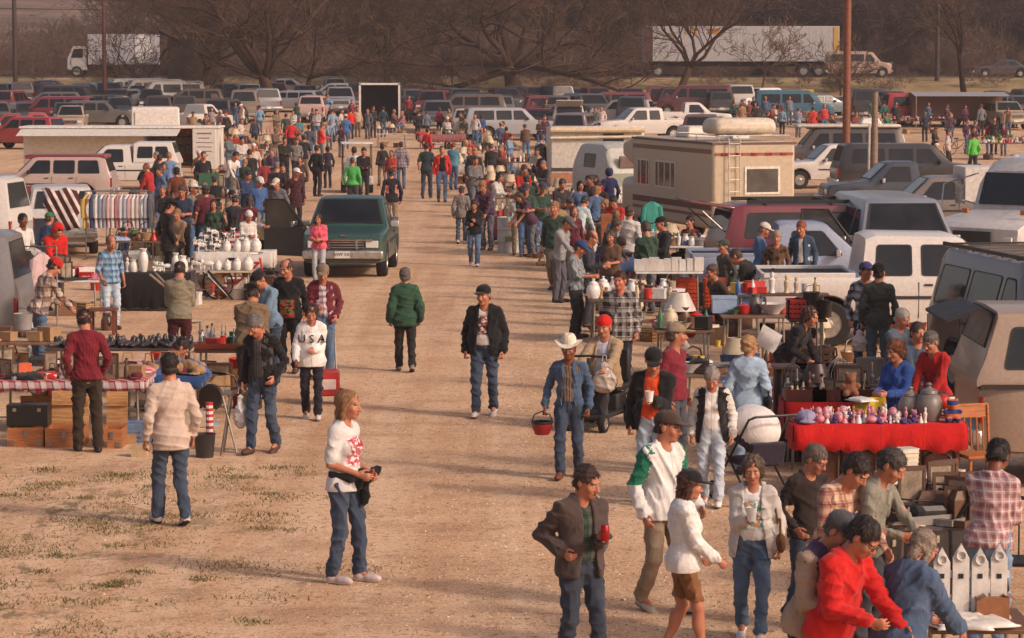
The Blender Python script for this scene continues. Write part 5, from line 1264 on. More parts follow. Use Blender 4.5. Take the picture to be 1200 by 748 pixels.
A['denimcap'] = person(303, 317, None, 322, 'man in a faded denim shirt and dark cap bending over the tools', '5f7688', J1, '221c1a', kc='1f1d1f', hair='crop+cap', lean=16, hp=24, LA='reach', RA='hold', pat='denim', lv=0)
A['olive'] = person(293, 331, 480, 176, 'man in a tan work jacket and dark cap seen from behind', '6f5c44', '3a332b', '3c302a', top='jacket', kc='26221f', hair='crop+bcap', lean=24, hp=20, LA='reach', RA='hold', girth=1.25, loose=.015, height=1.78)
A['khaki'] = person(211, 322, 440, 182, 'man in a khaki shirt and maroon trousers seen from behind', '7c7360', '4a1f24', '2c2522', lean=8, hp=25, LA='hold', RA='hold', girth=1.12, kc='26221f', hair='crop', height=1.76, cuff=.95)
A['bendleft'] = person(184, 405, None, 100, 'person in a brown jacket bending low over the caps and blankets', '8a6a4a', '4a3a30', '2f241f', top='jacket', lean=42, hp=10, LA='reach', RA='reach', height=1.7, lv=0, legs='crouch', loc=at(172, 482))
A['plaidcoat'] = person(64, 303, None, 120, 'man in a brown and cream plaid coat and red cap at the left stall', '7a6258', J2, '2a201c', top='jacket', pat='plaid', c2='b8a698', c3='4a3630', kc='b02420', hair='short+beanie', lean=18, hp=20, LA='hold', RA='reach', girth=1.1, lv=0, psc=.7)
A['redhood'] = person(68, 262, None, 30, 'person in a bright red hooded jacket by the grey van', 'b8221c', '3a3434', '2c221e', top='jacket', kc='b8221c', hair='short+hood', lean=20, hp=22, LA='hold', RA='reach', loose=.02)
A['blueplaid'] = person(130, 274, 386, 28, 'man in a blue plaid shirt and pale jeans with one hand down', '4a6c8c', '9cacba', '4a3a30', pat='plaid', c2='8aa4b8', c3='2a3c54', hair='bald', cuff=.66, bpat='denim', LA='down', RA='fwd', hp=22, girth=1.12, sk='a06a52', lv=0)
A['pink'] = person(374, 268, 331, 352, 'young woman in a bright pink t-shirt in front of the green pickup', 'd05a6a', 'a8aab0', '33231c', top='tshirt', hair='long', fem=1, LA='hold', RA='hold', hp=18, pat='print', c2='70383c', c3='8a4448', cuff=.8, loose=.02)
A['greencoat'] = person(475, 313, 436, 188, 'grey haired woman in a dark green coat walking away down the lane', '2c4a38', '2a2826', '6a625c', top='coat', fem=1, hem=-.12, loose=.04, legs='stroll', shoe='8a7a68', hair='short', girth=1.15)
A['blackjkt'] = person(568, 332, 488, 352, 'man in an open black jacket with red lining, cap and jeans in mid lane', '1a191a', J1, '3a2a22', top='jacket', open=1.1, ic='c9c0b6', ipat='print', ic2='8a3c34', ic3='3c3434', kc='1b1a19', hair='crop+cap', bpat='denim', legs='stroll2', hy=-14, hp=6, girth=1.32, loose=.03, shoe='c2bab0', sole='4a4442', curl=.9)
A['reader'] = person(556, 233, 312, 356, 'woman in a black jacket and jeans reading as she walks along the lane', '1d1c1e', J2, '33241e', top='jacket', fem=1, hair='bob', LA='cup', RA='hold', hp=24, legs='stroll', bpat='denim', shoe='c9c4be')
A['greyback'] = person(541, 218, 286, 176, 'person in a grey coat walking away just behind the reading woman', '77706a', '4a5260', '4a3c34', top='coat', hem=-.1, legs='stroll2', shoe='c9c4be')
A['salmon'] = person(459, 197, 273, 190, 'man in a dark jacket with salmon side panels walking away', '26222a', '8c7a66', '3a302c', top='jacket', panel='b8746a', kc='3a302e', hair='crop+bcap', legs='stroll', LA='bag', RA='down', girth=1.1)
A['flannel'] = person(470, 166, None, 184, 'man in a grey and white plaid flannel shirt near the white golf cart', '9a9498', J2, '33261f', pat='plaid', c2='55505a', c3='3a3640', hem=-.12, loose=.03)
A['lime'] = person(413, 184, None, 172, 'man in a bright green sweatshirt behind the green pickup', '4a9c50', '3a3a40', '4a3c34', top='sweater', hair='crop', girth=1.2)
A['redopen'] = person(518, 171, 237, 4, 'man in an open red jacket over a black shirt walking up the lane', 'c02a26', J2, '2c221e', top='jacket', open=1.3, ic='1c1a1a', legs='stroll', bpat='denim', girth=1.15, kc='221e1c', hair='crop')
A['darktee'] = person(500, 167, 233, 172, 'man in a dark green t-shirt walking beside the open red jacket', '2c3a3c', '3a3e48', '33261f', top='tshirt', girth=1.15, legs='stroll2')
A['redvest'] = person(501, 150, None, 140, 'man in a red vest and dark trousers at the lane stalls', 'b82a28', '2c2a2e', '2c221e', top='jacket', girth=1.1)
# right of the lane
A['stripe'] = person(674, 279, 396, 70, 'man in a grey striped shirt and blue cap standing by the lane stalls', '858a8c', '2c2e33', '3a2c26', pat='vstripe', c2='5c6468', kc='2c4068', hair='crop+cap', cuff=.72, hp=32, LA='hold', RA='hold', girth=1.1, lv=0)
A['baldblue'] = person(689, 270, None, 75, 'balding man in dark clothes behind the grey striped shirt', '2f3238', '3a3a40', '5a3a2c', hair='bald', hp=22, LA='hold', RA='hold')
A['greycap'] = person(666, 254, None, 60, 'man in a pale grey shirt and grey cap leaning towards the stalls', '8c8c8c', '5a5a60', '3a302c', kc='55555a', hair='crop+cap', hp=26, lean=12, LA='hold', RA='reach')
A['paleblue'] = person(686, 230, None, 140, 'man in a very pale blue shirt bending over the stalls', 'aebfc0', '4a4c54', '3c322c', lean=24, hp=14, LA='reach', RA='reach', girth=1.15)
A['bwplaid'] = person(727, 318, None, 350, 'big man in a black and white plaid flannel shirt', 'a59e98', '2c2a2c', '4a2c20', pat='plaid', c2='2a2628', c3='181618', psc=.8, girth=1.3, hem=-.14, loose=.03, hy=-12, sk='b0705a', LA='down', RA='down', lv=0)
A['cowboy'] = person(667, 393, 560, 350, 'man in a white cowboy hat, denim jacket and jeans walking up the lane', '3c4f66', J1, '2a201c', top='jacket', open=.9, ic='7a6a5c', ipat='vstripe', ic2='4a3c34', kc='d6ccb8', hair='crop+hat', bpat='denim', pat='denim', legs='stroll2', shoe='6a3a26', hp=8, RA=(.3, -.03, -.01), curl=1.0, hem=-.0, sk='7a4a36')
A['redcap'] = person(709, 378, None, 338, 'elderly man in a red cap seated on a mobility scooter', '9a8468', '3a3638', '8a8078', top='jacket', open=1.3, ic='b8b8c2', kc='c02018', hair='crop+beanie', legs='sit', LA='bars', RA='bars', girth=1.4, hp=8, lv=0, z=.10, loose=.02, loc=at(709, 500))
A['orange'] = person(765, 402, 592, 348, 'man in a bright orange shirt under an open black jacket holding a cup', '1b191a', '93a2b2', '2c201c', top='jacket', open=1.45, ic='c84a24', kc='1c1a1c', hair='crop+cap', bpat='denim', LA='cup', RA='down', hp=26, hy=10, girth=1.32, legs='stroll', shoe='c2bab0', curl=1.0, loose=.025)
A['maroonback'] = person(790, 379, None, 60, 'man in a maroon sweatshirt and tan cap behind the orange shirt', '742430', '4a4a52', '55483e', top='sweater', kc='8c7a64', hair='crop+cap', hy=30, girth=1.1, lv=0)
A['greensleeve'] = person(775, 476, 716, 40, 'man in a white windbreaker with a green sleeve panel and khaki trousers', 'd2cfca', '8a7864', '2a2422', top='jacket', ups='1f6a52', collar='26304a', kc='46382f', hair='crop+cap', hy=30, hp=10, LA='fwd', RA='down', legs='stroll', loose=.022, shoe='a89a88', sole='5a524a', girth=1.12, hem=-.09)
A['shorts'] = person(800, 545, 772, 98, 'woman in a white sweatshirt, brown shorts and black cap', 'd6d2ce', '7a5434', '4a2c22', top='sweater', bottom='shorts', hair='bob+cap', kc='1a1a1e', fem=1, LA='fwd', RA=(.16, -.28, .04), hp=12, legs='stroll2', loose=.028, shoe='d0ccc8', hem=-.08)
A['leather'] = person(680, 537, 792, 28, 'man in a dark brown leather jacket holding a red drink can', '4a3e3a', '2a303c', '3a261c', top='jacket', open=.85, ic='2c3c36', ipat='plaid', ic2='4a4a40', ic3='1c2620', LA='cup', RA='hip', hy=26, hp=16, girth=1.15, loose=.03, curl=1.0, legs='stroll', cuffc=None, bpat='denim')
A['whitejkt'] = person(881, 528, 748, 352, 'woman in an open white jacket and printed t-shirt holding a cup', 'bdb6ae', J2, '5c4c40', top='coat', open=1.5, ic='d8d5d2', ipat='print', ic2='5a8a7a', ic3='c08a5a', hair='curly', fem=1, bpat='denim', RA='cup', LA='down', hp=8, legs='stroll', girth=1.3, shoe='d2ccc6', curl=1.0, hem=-.12, loose=.02, ipsc=1.2)
A['bwjacket'] = person(834, 424, 592, 352, 'grey haired woman in a black jacket with white sleeves and pale jeans', '1f1d1e', 'a2adb8', '9a9088', top='jacket', open=1.4, sleeve='c9c4bc', ic='d2cec8', hair='short', fem=1, bpat='denim', hp=34, legs='stroll', girth=1.2, shoe='d2ccc6', hem=-.12, loose=.02, ipsc=1.2)
A['paledenim'] = person(876, 391, 556, 168, 'blonde woman in a pale denim shirt with a black shoulder bag', '8fa4b4', J3, 'b08a60', top='shirt', pat='denim', hair='short', fem=1, bpat='denim', hem=-.22, loose=.03, hy=-30, girth=1.1)
A['brownshirt'] = person(945, 513, 735, 32, 'man with glasses in a dark brown shirt and jeans', '2f2624', J1, '6a5c52', bpat='denim', hy=20, hp=26, LA='pocket', RA='pocket', glasses=True, legs='stroll', shoe='1c1a1a', hair='short', girth=1.05)
A['pinkplaid'] = person(1004, 532, None, 40, 'man in a pink and tan plaid shirt bending over the book table', '9c6e62', J2, '2c1f1a', pat='plaid', c2='c2a68c', c3='5a3c3c', psc=1.1, lean=16, hp=28, hy=15, LA='reach', RA='hold', girth=1.1, lv=0)
A['greygreen'] = person(1046, 526, None, 60, 'man in a grey green shirt behind the pink plaid shirt', '7c7a6e', '3a3a40', '4a423c', lean=12, hp=25, LA='reach', RA='hold', lv=0)
A['redjkt'] = person(1013, 607, None, 52, 'man with glasses in a bright red jacket bending forward', 'b8201e', '2c2c34', '2a1f1a', top='jacket', lean=15, hp=28, hy=5, glasses=True, LA='reach', RA='hold', loose=.028, girth=1.12, lv=0)
A['purple'] = person(985, 600, None, 50, 'man in a tan jacket with a purple yoke and dark cap', '9a8674', '2e2e36', '5a5048', top='jacket', yoke='44304e', cuffc=None, kc='4a4a4e', hair='crop+cap', lean=14, hp=26, hy=8, LA='hold', RA='hold', loose=.03, lv=0)
A['bluedenim'] = person(1083, 620, None, 130, 'woman in a blue denim jacket with wavy grey hair at the near stall', '3d4e66', '34404e', '8a7a6c', top='jacket', hair='bob', fem=1, pat='denim', lean=16, hp=20, LA='hold', RA='reach', loose=.04, girth=1.2, lv=0)
A['checkback'] = person(1170, 516, None, 152, 'man in a pink and white checked shirt with his back to the books', 'b49a98', '6a8098', '1f1815', pat='plaid', c2='8a5c62', c3='d2c4be', psc=1.4, lean=10, hp=28, cuff=.62, LA='reach', RA='hold', girth=1.15, sk='6e3e2c', bpat='denim', lv=0)
A['bendblack'] = person(950, 360, None, 62, 'woman in a black jacket leaning over the glass display cases', '201e22', '2a282c', '4a2e22', top='jacket', hair='curly', fem=1, lean=34, hp=-8, LA='reach', RA='hold', girth=1.1, lv=0)
A['capplaid'] = person(1014, 307, None, 10, 'man in a blue and white plaid shirt and purple blue cap by the white pickup', '4a5058', '3a4250', '33261f', pat='plaid', c2='a8aab0', c3='26282e', kc='3c3a66', hair='crop+cap', hy=15)
A['olivejkt'] = person(1030, 309, None, 172, 'man in a dark olive jacket and black cap with his back turned', '3c3f3a', '4c5a64', '1c1816', top='jacket', kc='161414', hair='crop+beanie', hy=-20, girth=1.12, LA='bag', RA='bag')
A['bluejkt'] = person(1053, 398, None, 318, 'woman in a bright blue jacket with auburn hair behind the red table', '2c4a8a', '33343c', '7a4a30', top='jacket', hair='curly', fem=1, hp=14, LA='hold', RA='hold', girth=1.25, lv=0, hy=-10)
A['redseat'] = person(1090, 389, None, 318, 'grey haired person in a red jacket seated beside the tan pickup', '9c1f1e', '33302e', '6a625c', top='jacket', hair='short', hp=14, lean=10, legs='sit', LA='knee', RA='knee', lv=0)
A['denimseat'] = person(1076, 378, None, 20, 'dark haired person seated behind the red jacket', '3f4a5c', '33302e', '3a322c', top='jacket', legs='sit', LA='knee', RA='knee', lv=0)
A['whitehair'] = person(1058, 362, None, 40, 'white haired person seated by the orange crates', '5a6470', '33302e', 'b0a89e', legs='sit', LA='knee', RA='knee', lv=0, hp=20)
A['olivebend'] = person(862, 292, None, 250, 'man in a black jacket bending over the orange crates', '232423', '2c2a2c', '4a3a2e', top='jacket', hair='crop', lean=42, hp=5, LA='reach', RA='reach', girth=1.1)
A['headdown'] = person(834, 310, None, 300, 'brown haired person crouching just behind the orange crates', '4a3c34', '33302e', '5a4434', legs='crouch', lean=15)
A['whitecap'] = person(891, 261, None, 80, 'man in a blue jacket and white cap by the pale blue wagon', '44648c', '4a5058', '7a6e64', top='jacket', kc='c9c0b4', hair='crop+cap', hp=22, LA='hold', RA='hold')
A['leopard'] = person(910, 271, None, 352, 'person in a brown patterned coat and hat between two men', '5c4432', '33302e', '3a2c24', top='coat', pat='spots', c2='33251c', kc='8a7a68', hair='short+beanie', height=1.6)
A['denimred'] = person(940, 259, None, 345, 'red haired man in a denim jacket leaning by the open van door', '34475a', '33363e', '8a4a2c', top='jacket', open=.6, ic='c0bab4', hair='short', hy=-15, hp=10)
A['blackcap'] = person(778, 254, None, 285, 'man in a black jacket and black cap turned to the left', '232225', '2a2a2e', '2a2422', top='jacket', kc='161515', hair='crop+cap', LA='hold', RA='hold', hp=12)
A['purplebend'] = person(727, 278, None, 55, 'person in a purple jacket bending low over the stalls', '40346a', '2f2c34', '4a342a', top='jacket', lean=58, hp=0, LA='reach', RA='reach')
A['bluehood'] = person(714, 197, None, 200, 'person in a dark blue hooded jacket beside the camper', '2c3054', '2a2a30', '2a2422', top='jacket', kc='2c3054', hair='short+hood')
A['darkpair'] = person(690, 206, None, 20, 'dark haired person in black near the blue hooded jacket', '211d1f', '2a2426', '241c19', top='jacket', lean=12, hp=18)
A['darkpair2'] = person(702, 212, None, 340, 'bareheaded person in a dark brown jacket in the shade of the camper', '33261f', '2a2426', '33261f', top='jacket', hp=18)
A['seatgrey'] = person(636, 232, None, 10, 'person in a grey sweater seated behind the lane stalls', '77706c', '3a3638', '2c2420', top='sweater', legs='sit', LA='knee', RA='knee')
A['hatseat'] = person(848, 281, None, 300, 'person in a dark green cap sitting behind the stall by the white pickup', '4a4a44', '3a3a3a', '3a302a', kc='3c4a3a', hair='crop+cap', legs='sit')
A['redblack'] = person(808, 253, None, 320, 'person in a red and black jacket by the raised maroon hatch', '7a2024', '2a2628', '1f1a18', top='jacket', sleeve='221f20', legs='sit')
# left stalls, nearer
A['cowhat'] = person(291, 247, 326, 24, 'person in a white shirt and black vest with a black and white spotted hat', 'c2beb8', J1, '2c221e', top='shirt', kc='c9c6c2', hair='short+beanie', hp=26, LA='hold', RA='hold')
A['yellowvest'] = person(313, 233, 318, 4, 'red haired woman in a pale yellow and blue vest looking down', 'b8a878', '26242a', '7a3a26', top='shirt', sleeve='c4c0bc', yoke='6a7a94', fem=1, hair='short', hp=30, LA='hold', RA='hold', hem=-.14, loose=.03)
A['bluecapback'] = person(303, 207, None, 30, 'man in a blue shirt and white cap among the crowd by the pickup', '3f5f8c', '33343c', '3a2c24', kc='c2beb8', hair='crop+cap', hp=22)
A['greyhoodie'] = person(325, 209, None, 340, 'man in a grey sweatshirt and pale cap close behind the green pickup', '5f5f62', '33343c', '3a2c24', top='sweater', kc='c4b8a8', hair='crop+cap', hp=22)
A['maroonwhite'] = person(346, 197, None, 25, 'person in a dark maroon coat and white cap right behind the pickup', '3c2026', '2c2a30', '3a2c24', top='coat', kc='cfcac4', hair='crop+cap', hy=20, hp=12)
A['blackhairgreen'] = person(256, 247, None, 20, 'person in a dark green and red top bending over the green board', '2f4038', '33302e', '1c1816', top='sweater', lean=25, hp=18, LA='reach', RA='reach') if 0 else None
A['blackhat'] = person(196, 235, None, 130, 'person in a black hat and dark coat with a red front behind the vases', '2c2624', '33302e', '1c1816', top='coat', open=.9, ic='a8241e', kc='1a1817', hair='short+hat', hp=16)
A['redsit'] = person(171, 191, None, 250, 'person in a red sweatshirt sitting beside the maroon truck door', 'a02a2a', '4a5a70', '6a4232', top='sweater', hair='crop', LA='knee', RA='knee', lean=12)
A['brownvest'] = person(207, 196, None, 190, 'dark haired person in a rust brown top behind the laden stall', '6a3c2e', '2c2a2c', '1f1917', top='sweater')
A['booksblue'] = person(198, 178, None, 175, 'person in a pale blue shirt browsing the bookshelves', '6a84a4', '3a3c44', '8a6a4a', hair='short')
A['booksblue2'] = person(187, 181, None, 165, 'dark haired person close to the bookshelves', '3a3434', '33343c', '241d1a', top='jacket')
A['greencaptruck'] = person(58, 249, None, 150, 'person in a blue jacket and green cap behind the tilted table', '3c4a6a', '33343c', '241d1a', top='jacket', kc='2f6a48', hair='crop+cap', legs='sit')
A['whiteteeleft'] = person(26, 250, None, 40, 'dark haired person in a white t-shirt at the left edge', 'c6c2bc', '4a5058', '1c1614', top='tshirt', sk='6e4430')
# far and crowded people: px, head row, facing, pose, top colour, legs, hair or cap, words
CW = {}
def crowd(where, rows, group):
 for r in rows:
  px, yh, fc, ps, tp, tc, bc, hd, words = r
  kw = dict(POSES[ps]); kw.update(dict(fem=1) if int(px * 3 + yh) % 3 == 0 and not hd.startswith('+') else {}); hair = 'crop' if not hd.startswith('+') else 'crop+cap'
  kc = hd[1:] if hd.startswith('+') else '222222'
  person(px, yh, None, fc, f'person in {words} {where}', tc, bc, hd if not hd.startswith('+') else '2c221e', kc, top=tp, hair=('bob' if kw.get('fem') else 'short') if hair == 'crop' else hair, group=group, height=(1.58 + .10 * (int(px * 7) % 3) / 2 if kw.get('fem') else 1.66 + .2 * (int(px * 13 + yh * 7) % 5) / 4), girth=(.95, 1.1, 1.3)[int(px + yh) % 3], **kw)
POSES = dict(s={}, w=dict(legs='stroll'), w2=dict(legs='stroll2'), h=dict(LA='hold', RA='hold', hp=20), l=dict(lean=24, LA='reach', RA='reach', hp=12), i=dict(legs='sit', LA='knee', RA='knee'), p=dict(LA='pocket', RA='pocket', hp=10), f=dict(fem=1, LA='hold', RA='down', hp=10))
JB, JG, JK, JT = '4c6482', '5a5c64', '2a282c', '7a6a58'
crowd('in the left crowd beside the lane', [
(268, 157, 60, 'h', 'jacket', '55626a', JG, '2c221e', 'a grey blue jacket'), (283, 160, 20, 'h', 'shirt', 'b8b2ac', JB, '1c1816', 'a white shirt with dark hair'), (293, 175, 200, 'h', 'jacket', '26262a', JK, '221c19', 'a black jacket leaning in'),
(276, 178, 40, 'l', 'shirt', 'c9c5c0', JB, '1a1614', 'white with black hair'), (302, 168, 330, 'h', 'sweater', '8a4a34', JK, '5a3c2c', 'a rust sweater'), (319, 173, 340, 'h', 'shirt', '50424e', JG, '6a4a3a', 'a plum grey shirt'),
(297, 168, 10, 's', 'tshirt', 'b8b0a8', JB, '+d2ccc4', 'a white cap and pale shirt'), (333, 160, 20, 'h', 'jacket', '2c2a26', JK, '33261f', 'a dark jacket with brown hair'), (347, 161, 15, 'p', 'shirt', '6a6a66', JK, '+4a443c', 'a grey plaid shirt'),
(341, 140, 185, 's', 'sweater', 'b02a2c', JK, '8a8078', 'a red sweater with grey hair'), (362, 146, 170, 's', 'jacket', '4a4e5c', JB, '33261f', 'a slate jacket and pale jeans'), (376, 145, 100, 'h', 'jacket', 'c02c26', JG, '5a3c2c', 'a bright red jacket'),
(384, 171, 200, 's', 'sweater', '2f2a34', JK, '1f1917', 'a dark striped poncho'), (371, 170, 150, 's', 'jacket', '26242a', JK, '1f1917', 'a black jacket'), (350, 137, 30, 'h', 'shirt', '3c6c74', JG, '6a625c', 'a teal shirt'),
(257, 129, 40, 'h', 'jacket', '6a5560', JG, '+b8a890', 'a mauve jacket and straw cap'), (265, 131, 330, 's', 'jacket', '3a3430', JK, '4a3a30', 'a dark brown jacket'), (282, 140, 60, 'f', 'sweater', 'b8a8a0', JB, '6a4a3a', 'a pale pink sweater'),
(298, 138, 200, 's', 'jacket', '333a4a', JK, '6a4232', 'a navy jacket'), (276, 120, 10, 's', 'sweater', '33465a', JB, '33261f', 'a blue sweater'), (304, 123, 200, 's', 'shirt', '6a8aa0', JG, '+3c4a5c', 'a pale blue shirt and blue cap'),
(284, 122, 300, 'h', 'tshirt', 'c2b8b0', JB, '+d8d4d0', 'white with a white cap'), (324, 128, 15, 'h', 'jacket', '7a6a5a', JT, '6a5848', 'a tan jacket with light hair'), (335, 133, 190, 's', 'shirt', '2f4a44', JK, '33261f', 'a dark green shirt'),
(371, 128, 350, 'h', 'shirt', 'a8a4a0', JB, '2c221e', 'a pale grey shirt'), (384, 110, 10, 's', 'shirt', '5a7ca0', JK, '33261f', 'a light blue shirt'), (366, 127, 60, 'f', 'jacket', '332e34', JK, '2c221e', 'black holding a bag'),
(240, 133, 90, 'h', 'jacket', '5a4444', JK, '2c221e', 'a dull red jacket'), (248, 126, 20, 's', 'shirt', '8a7a78', JG, '4a3a30', 'a faded mauve shirt'), (312, 180, 320, 'i', 'jacket', '33302c', JK, '+55504a', 'a dark coat, seated'),
(330, 191, 15, 'h', 'jacket', '2c2426', JK, '241d1a', 'a black coat'), (309, 186, 200, 's', 'sweater', '7a3034', JK, '33261f', 'a wine red sweater'), (289, 200, 40, 'h', 'jacket', '2c3a5a', JK, '33261f', 'a navy jacket bending'),
(322, 150, 60, 'h', 'jacket', '5c4a3c', JT, '+7a6a5a', 'a brown jacket and tan cap'), (352, 183, 340, 's', 'jacket', '4a3630', JK, '33261f', 'a chestnut jacket near the pickup')], 'people crowded along the left stalls')
crowd('at the head of the lane', [
(411, 127, 200, 's', 'sweater', 'c23028', JK, '33261f', 'a red sweatshirt'), (405, 134, 190, 's', 'jacket', '3f5f8c', JB, '+c2beb8', 'a blue jacket, white cap'), (419, 125, 10, 's', 'shirt', 'b8a088', JT, '6a5848', 'a tan shirt and trousers'), (431, 127, 340, 's', 'jacket', '55585c', JG, '33261f', 'a grey jacket'),
(437, 124, 20, 'h', 'jacket', '2a2c30', JK, '33261f', 'a black jacket'), (449, 125, 190, 's', 'sweater', '2f3c44', JB, '2c221e', 'a dark teal sweater'), (400, 128, 70, 's', 'tshirt', 'b8b0aa', JB, '4a3a30', 'a pale top'), (412, 117, 20, 's', 'sweater', '8a3a4a', JK, '4a3a30', 'a raspberry sweater'),
(391, 131, 30, 's', 'jacket', '4a5a6a', JB, '33261f', 'a steel blue jacket'), (479, 112, 20, 's', 'sweater', '7a2a30', JK, '33261f', 'a dark red sweater'), (462, 128, 60, 'i', 'jacket', '6a4a44', JK, '8a6a5a', 'a brown jacket, seated'), (471, 130, 300, 'i', 'shirt', 'a07068', JB, '9a6a5a', 'a dusty pink shirt, seated'),
(490, 130, 180, 's', 'jacket', '2c2826', JK, '33261f', 'a long black coat'), (500, 130, 185, 's', 'shirt', '5f6c7a', JK, '4a3a30', 'a grey blue shirt'), (515, 126, 190, 's', 'sweater', '742838', JK, '4a3a30', 'a wine sweater'), (524, 137, 10, 'f', 'shirt', 'b0a8a4', JK, '+d2ccc4', 'a white cap and checked shirt'),
(537, 113, 200, 's', 'tshirt', 'd0ccc6', JB, '33261f', 'a clean white t-shirt'), (544, 138, 20, 'h', 'jacket', '26302c', JK, '2c221e', 'a dark green jacket'), (557, 133, 340, 's', 'shirt', 'b8aca4', JB, '33261f', 'a pale checked shirt'), (565, 135, 190, 'h', 'jacket', '2f4a80', JK, '33261f', 'a royal blue jacket'),
(575, 128, 40, 'h', 'jacket', '3a4a4c', JG, '2c221e', 'a slate green jacket'), (552, 127, 200, 's', 'sweater', 'a83a34', JK, '+b02a26', 'a brick red sweater'), (587, 143, 170, 's', 'shirt', '4f5f78', JB, '+8a7a64', 'a steel blue shirt and tan cap'), (597, 157, 60, 'h', 'shirt', '6f8aa4', JB, '3a2c24', 'a pale blue shirt with dark hair'),
(448, 168, 200, 'w', 'jacket', '2c2a2c', JT, '2c221e', 'a black jacket and tan trousers'), (426, 173, 10, 'h', 'jacket', '241f20', JK, '1c1614', 'a black coat by the golf cart'), (415, 172, 190, 's', 'shirt', 'b0c4c6', JK, '33261f', 'a pale turquoise shirt'), (459, 176, 350, 'f', 'sweater', '9c3a34', JB, '33261f', 'a scarlet sweater'),
(531, 167, 160, 'h', 'tshirt', '4c7c8c', JB, '6a4232', 'a sea blue t-shirt'), (545, 164, 60, 'f', 'shirt', 'c0b4ac', JK, 'b08a60', 'a white blouse with fair hair'), (556, 173, 10, 's', 'coat', '2a2a28', JK, '+9a6a4a', 'a long dark coat and orange cap'), (575, 169, 190, 'l', 'sweater', '2a2628', JK, '33261f', 'a black sweater leaning'),
(587, 177, 200, 'l', 'shirt', '5a4434', JK, '8a4a30', 'brown, red haired, leaning'), (640, 117, 10, 's', 'sweater', '3a4a40', JK, '33261f', 'a moss sweater'), (634, 158, 200, 's', 'shirt', '7a8496', JK, '33261f', 'a grey blue shirt by the trailer'), (541, 131, 300, 'h', 'jacket', '6a5a50', JK, '33261f', 'a brown jacket with a load')], 'people gathered at the head of the lane')
crowd('at the far right stalls', [
(878, 118, 20, 's', 'jacket', '6a3c30', JK, '33261f', 'a russet jacket'), (888, 121, 200, 's', 'jacket', '33302c', JK, '33261f', 'a dark jacket'), (897, 113, 10, 's', 'shirt', '4a5a70', JG, '+8a7a68', 'a blue shirt and tan cap'), (905, 122, 60, 'h', 'sweater', '7a4a3c', JK, '33261f', 'a cinnamon sweater'),
(916, 114, 330, 's', 'jacket', '2c3440', JK, '33261f', 'a navy jacket'), (925, 112, 15, 's', 'shirt', '6a707a', JB, '33261f', 'a grey shirt'), (869, 121, 190, 'h', 'shirt', '8a6a50', JT, '4a3a30', 'a tan shirt'), (936, 126, 20, 'f', 'sweater', '9a4a34', JK, '5a3c2c', 'an orange brown sweater'),
(953, 125, 200, 's', 'jacket', 'a8322c', JK, '33261f', 'a red jacket by the yellow slide'), (966, 122, 15, 's', 'sweater', 'b03a3c', JB, '+c06a64', 'a bright red sweater'), (976, 133, 300, 's', 'jacket', '5a4a44', JK, '33261f', 'a brown jacket'), (948, 133, 30, 'i', 'jacket', '6a4434', JK, '33261f', 'a chestnut coat, seated'),
(1003, 130, 10, 'h', 'jacket', '7a4440', JK, '33261f', 'a dull red coat between the poles'), (1036, 118, 200, 's', 'sweater', '2f5a50', JK, '33261f', 'a teal sweater'), (1050, 119, 10, 's', 'jacket', '2a282c', JK, '2c221e', 'a black jacket by the grey post'), (1060, 114, 160, 's', 'shirt', '54688a', JB, '33261f', 'a denim blue shirt'),
(1039, 131, 60, 'i', 'sweater', '2f6a4c', JK, '33261f', 'green, seated low'), (1088, 120, 20, 's', 'shirt', '44506a', JK, '33261f', 'an indigo shirt'), (1112, 115, 200, 's', 'jacket', '1f1d20', JK, '2c221e', 'a black and white jacket'), (1131, 123, 10, 'h', 'sweater', '5a304c', JK, '33261f', 'a plum sweater'),
(1133, 139, 60, 's', 'jacket', '4a2c44', JB, '33261f', 'a violet jacket beside the bicycle'), (1111, 152, 80, 'w', 'tshirt', 'b0a8a2', JK, '4a3428', 'a pale t-shirt walking past the bicycle'), (1141, 155, 200, 's', 'jacket', '58b04a', JK, '33261f', 'a vivid lime jacket'), (1160, 141, 190, 's', 'jacket', 'b03430', JB, '33261f', 'a red vest and jeans'),
(1165, 137, 10, 's', 'coat', '26242a', JK, '2c221e', 'a long black coat next to the red vest'), (1094, 172, 20, 'h', 'jacket', '3f6070', JK, '+c0904a', 'a teal blue jacket and yellow cap'), (1098, 168, 330, 's', 'jacket', '2c2a2c', JK, '+c9c0b8', 'a black jacket and white cap'), (1190, 118, 30, 'h', 'sweater', '8a5a44', JK, '33261f', 'a copper sweater at the edge'),
(1022, 116, 20, 's', 'sweater', '4a5c50', JK, '33261f', 'a sage sweater'), (1150, 122, 200, 's', 'jacket', '6a6a70', JK, '4a3a30', 'a grey jacket behind the heaped table'), (860, 117, 30, 's', 'jacket', '2f4a44', JK, '33261f', 'a bottle green jacket near the white jeep'),
(697, 126, 20, 's', 'jacket', '2f4a3c', JK, '33261f', 'a forest green jacket by the pale jeep'), (705, 124, 340, 's', 'shirt', 'c2b0a8', JT, '4a3a30', 'a cream shirt by the pale jeep'), (690, 128, 200, 's', 'jacket', '2a2a2c', JK, '33261f', 'black by the dark jeep')], 'people at the far right stalls')
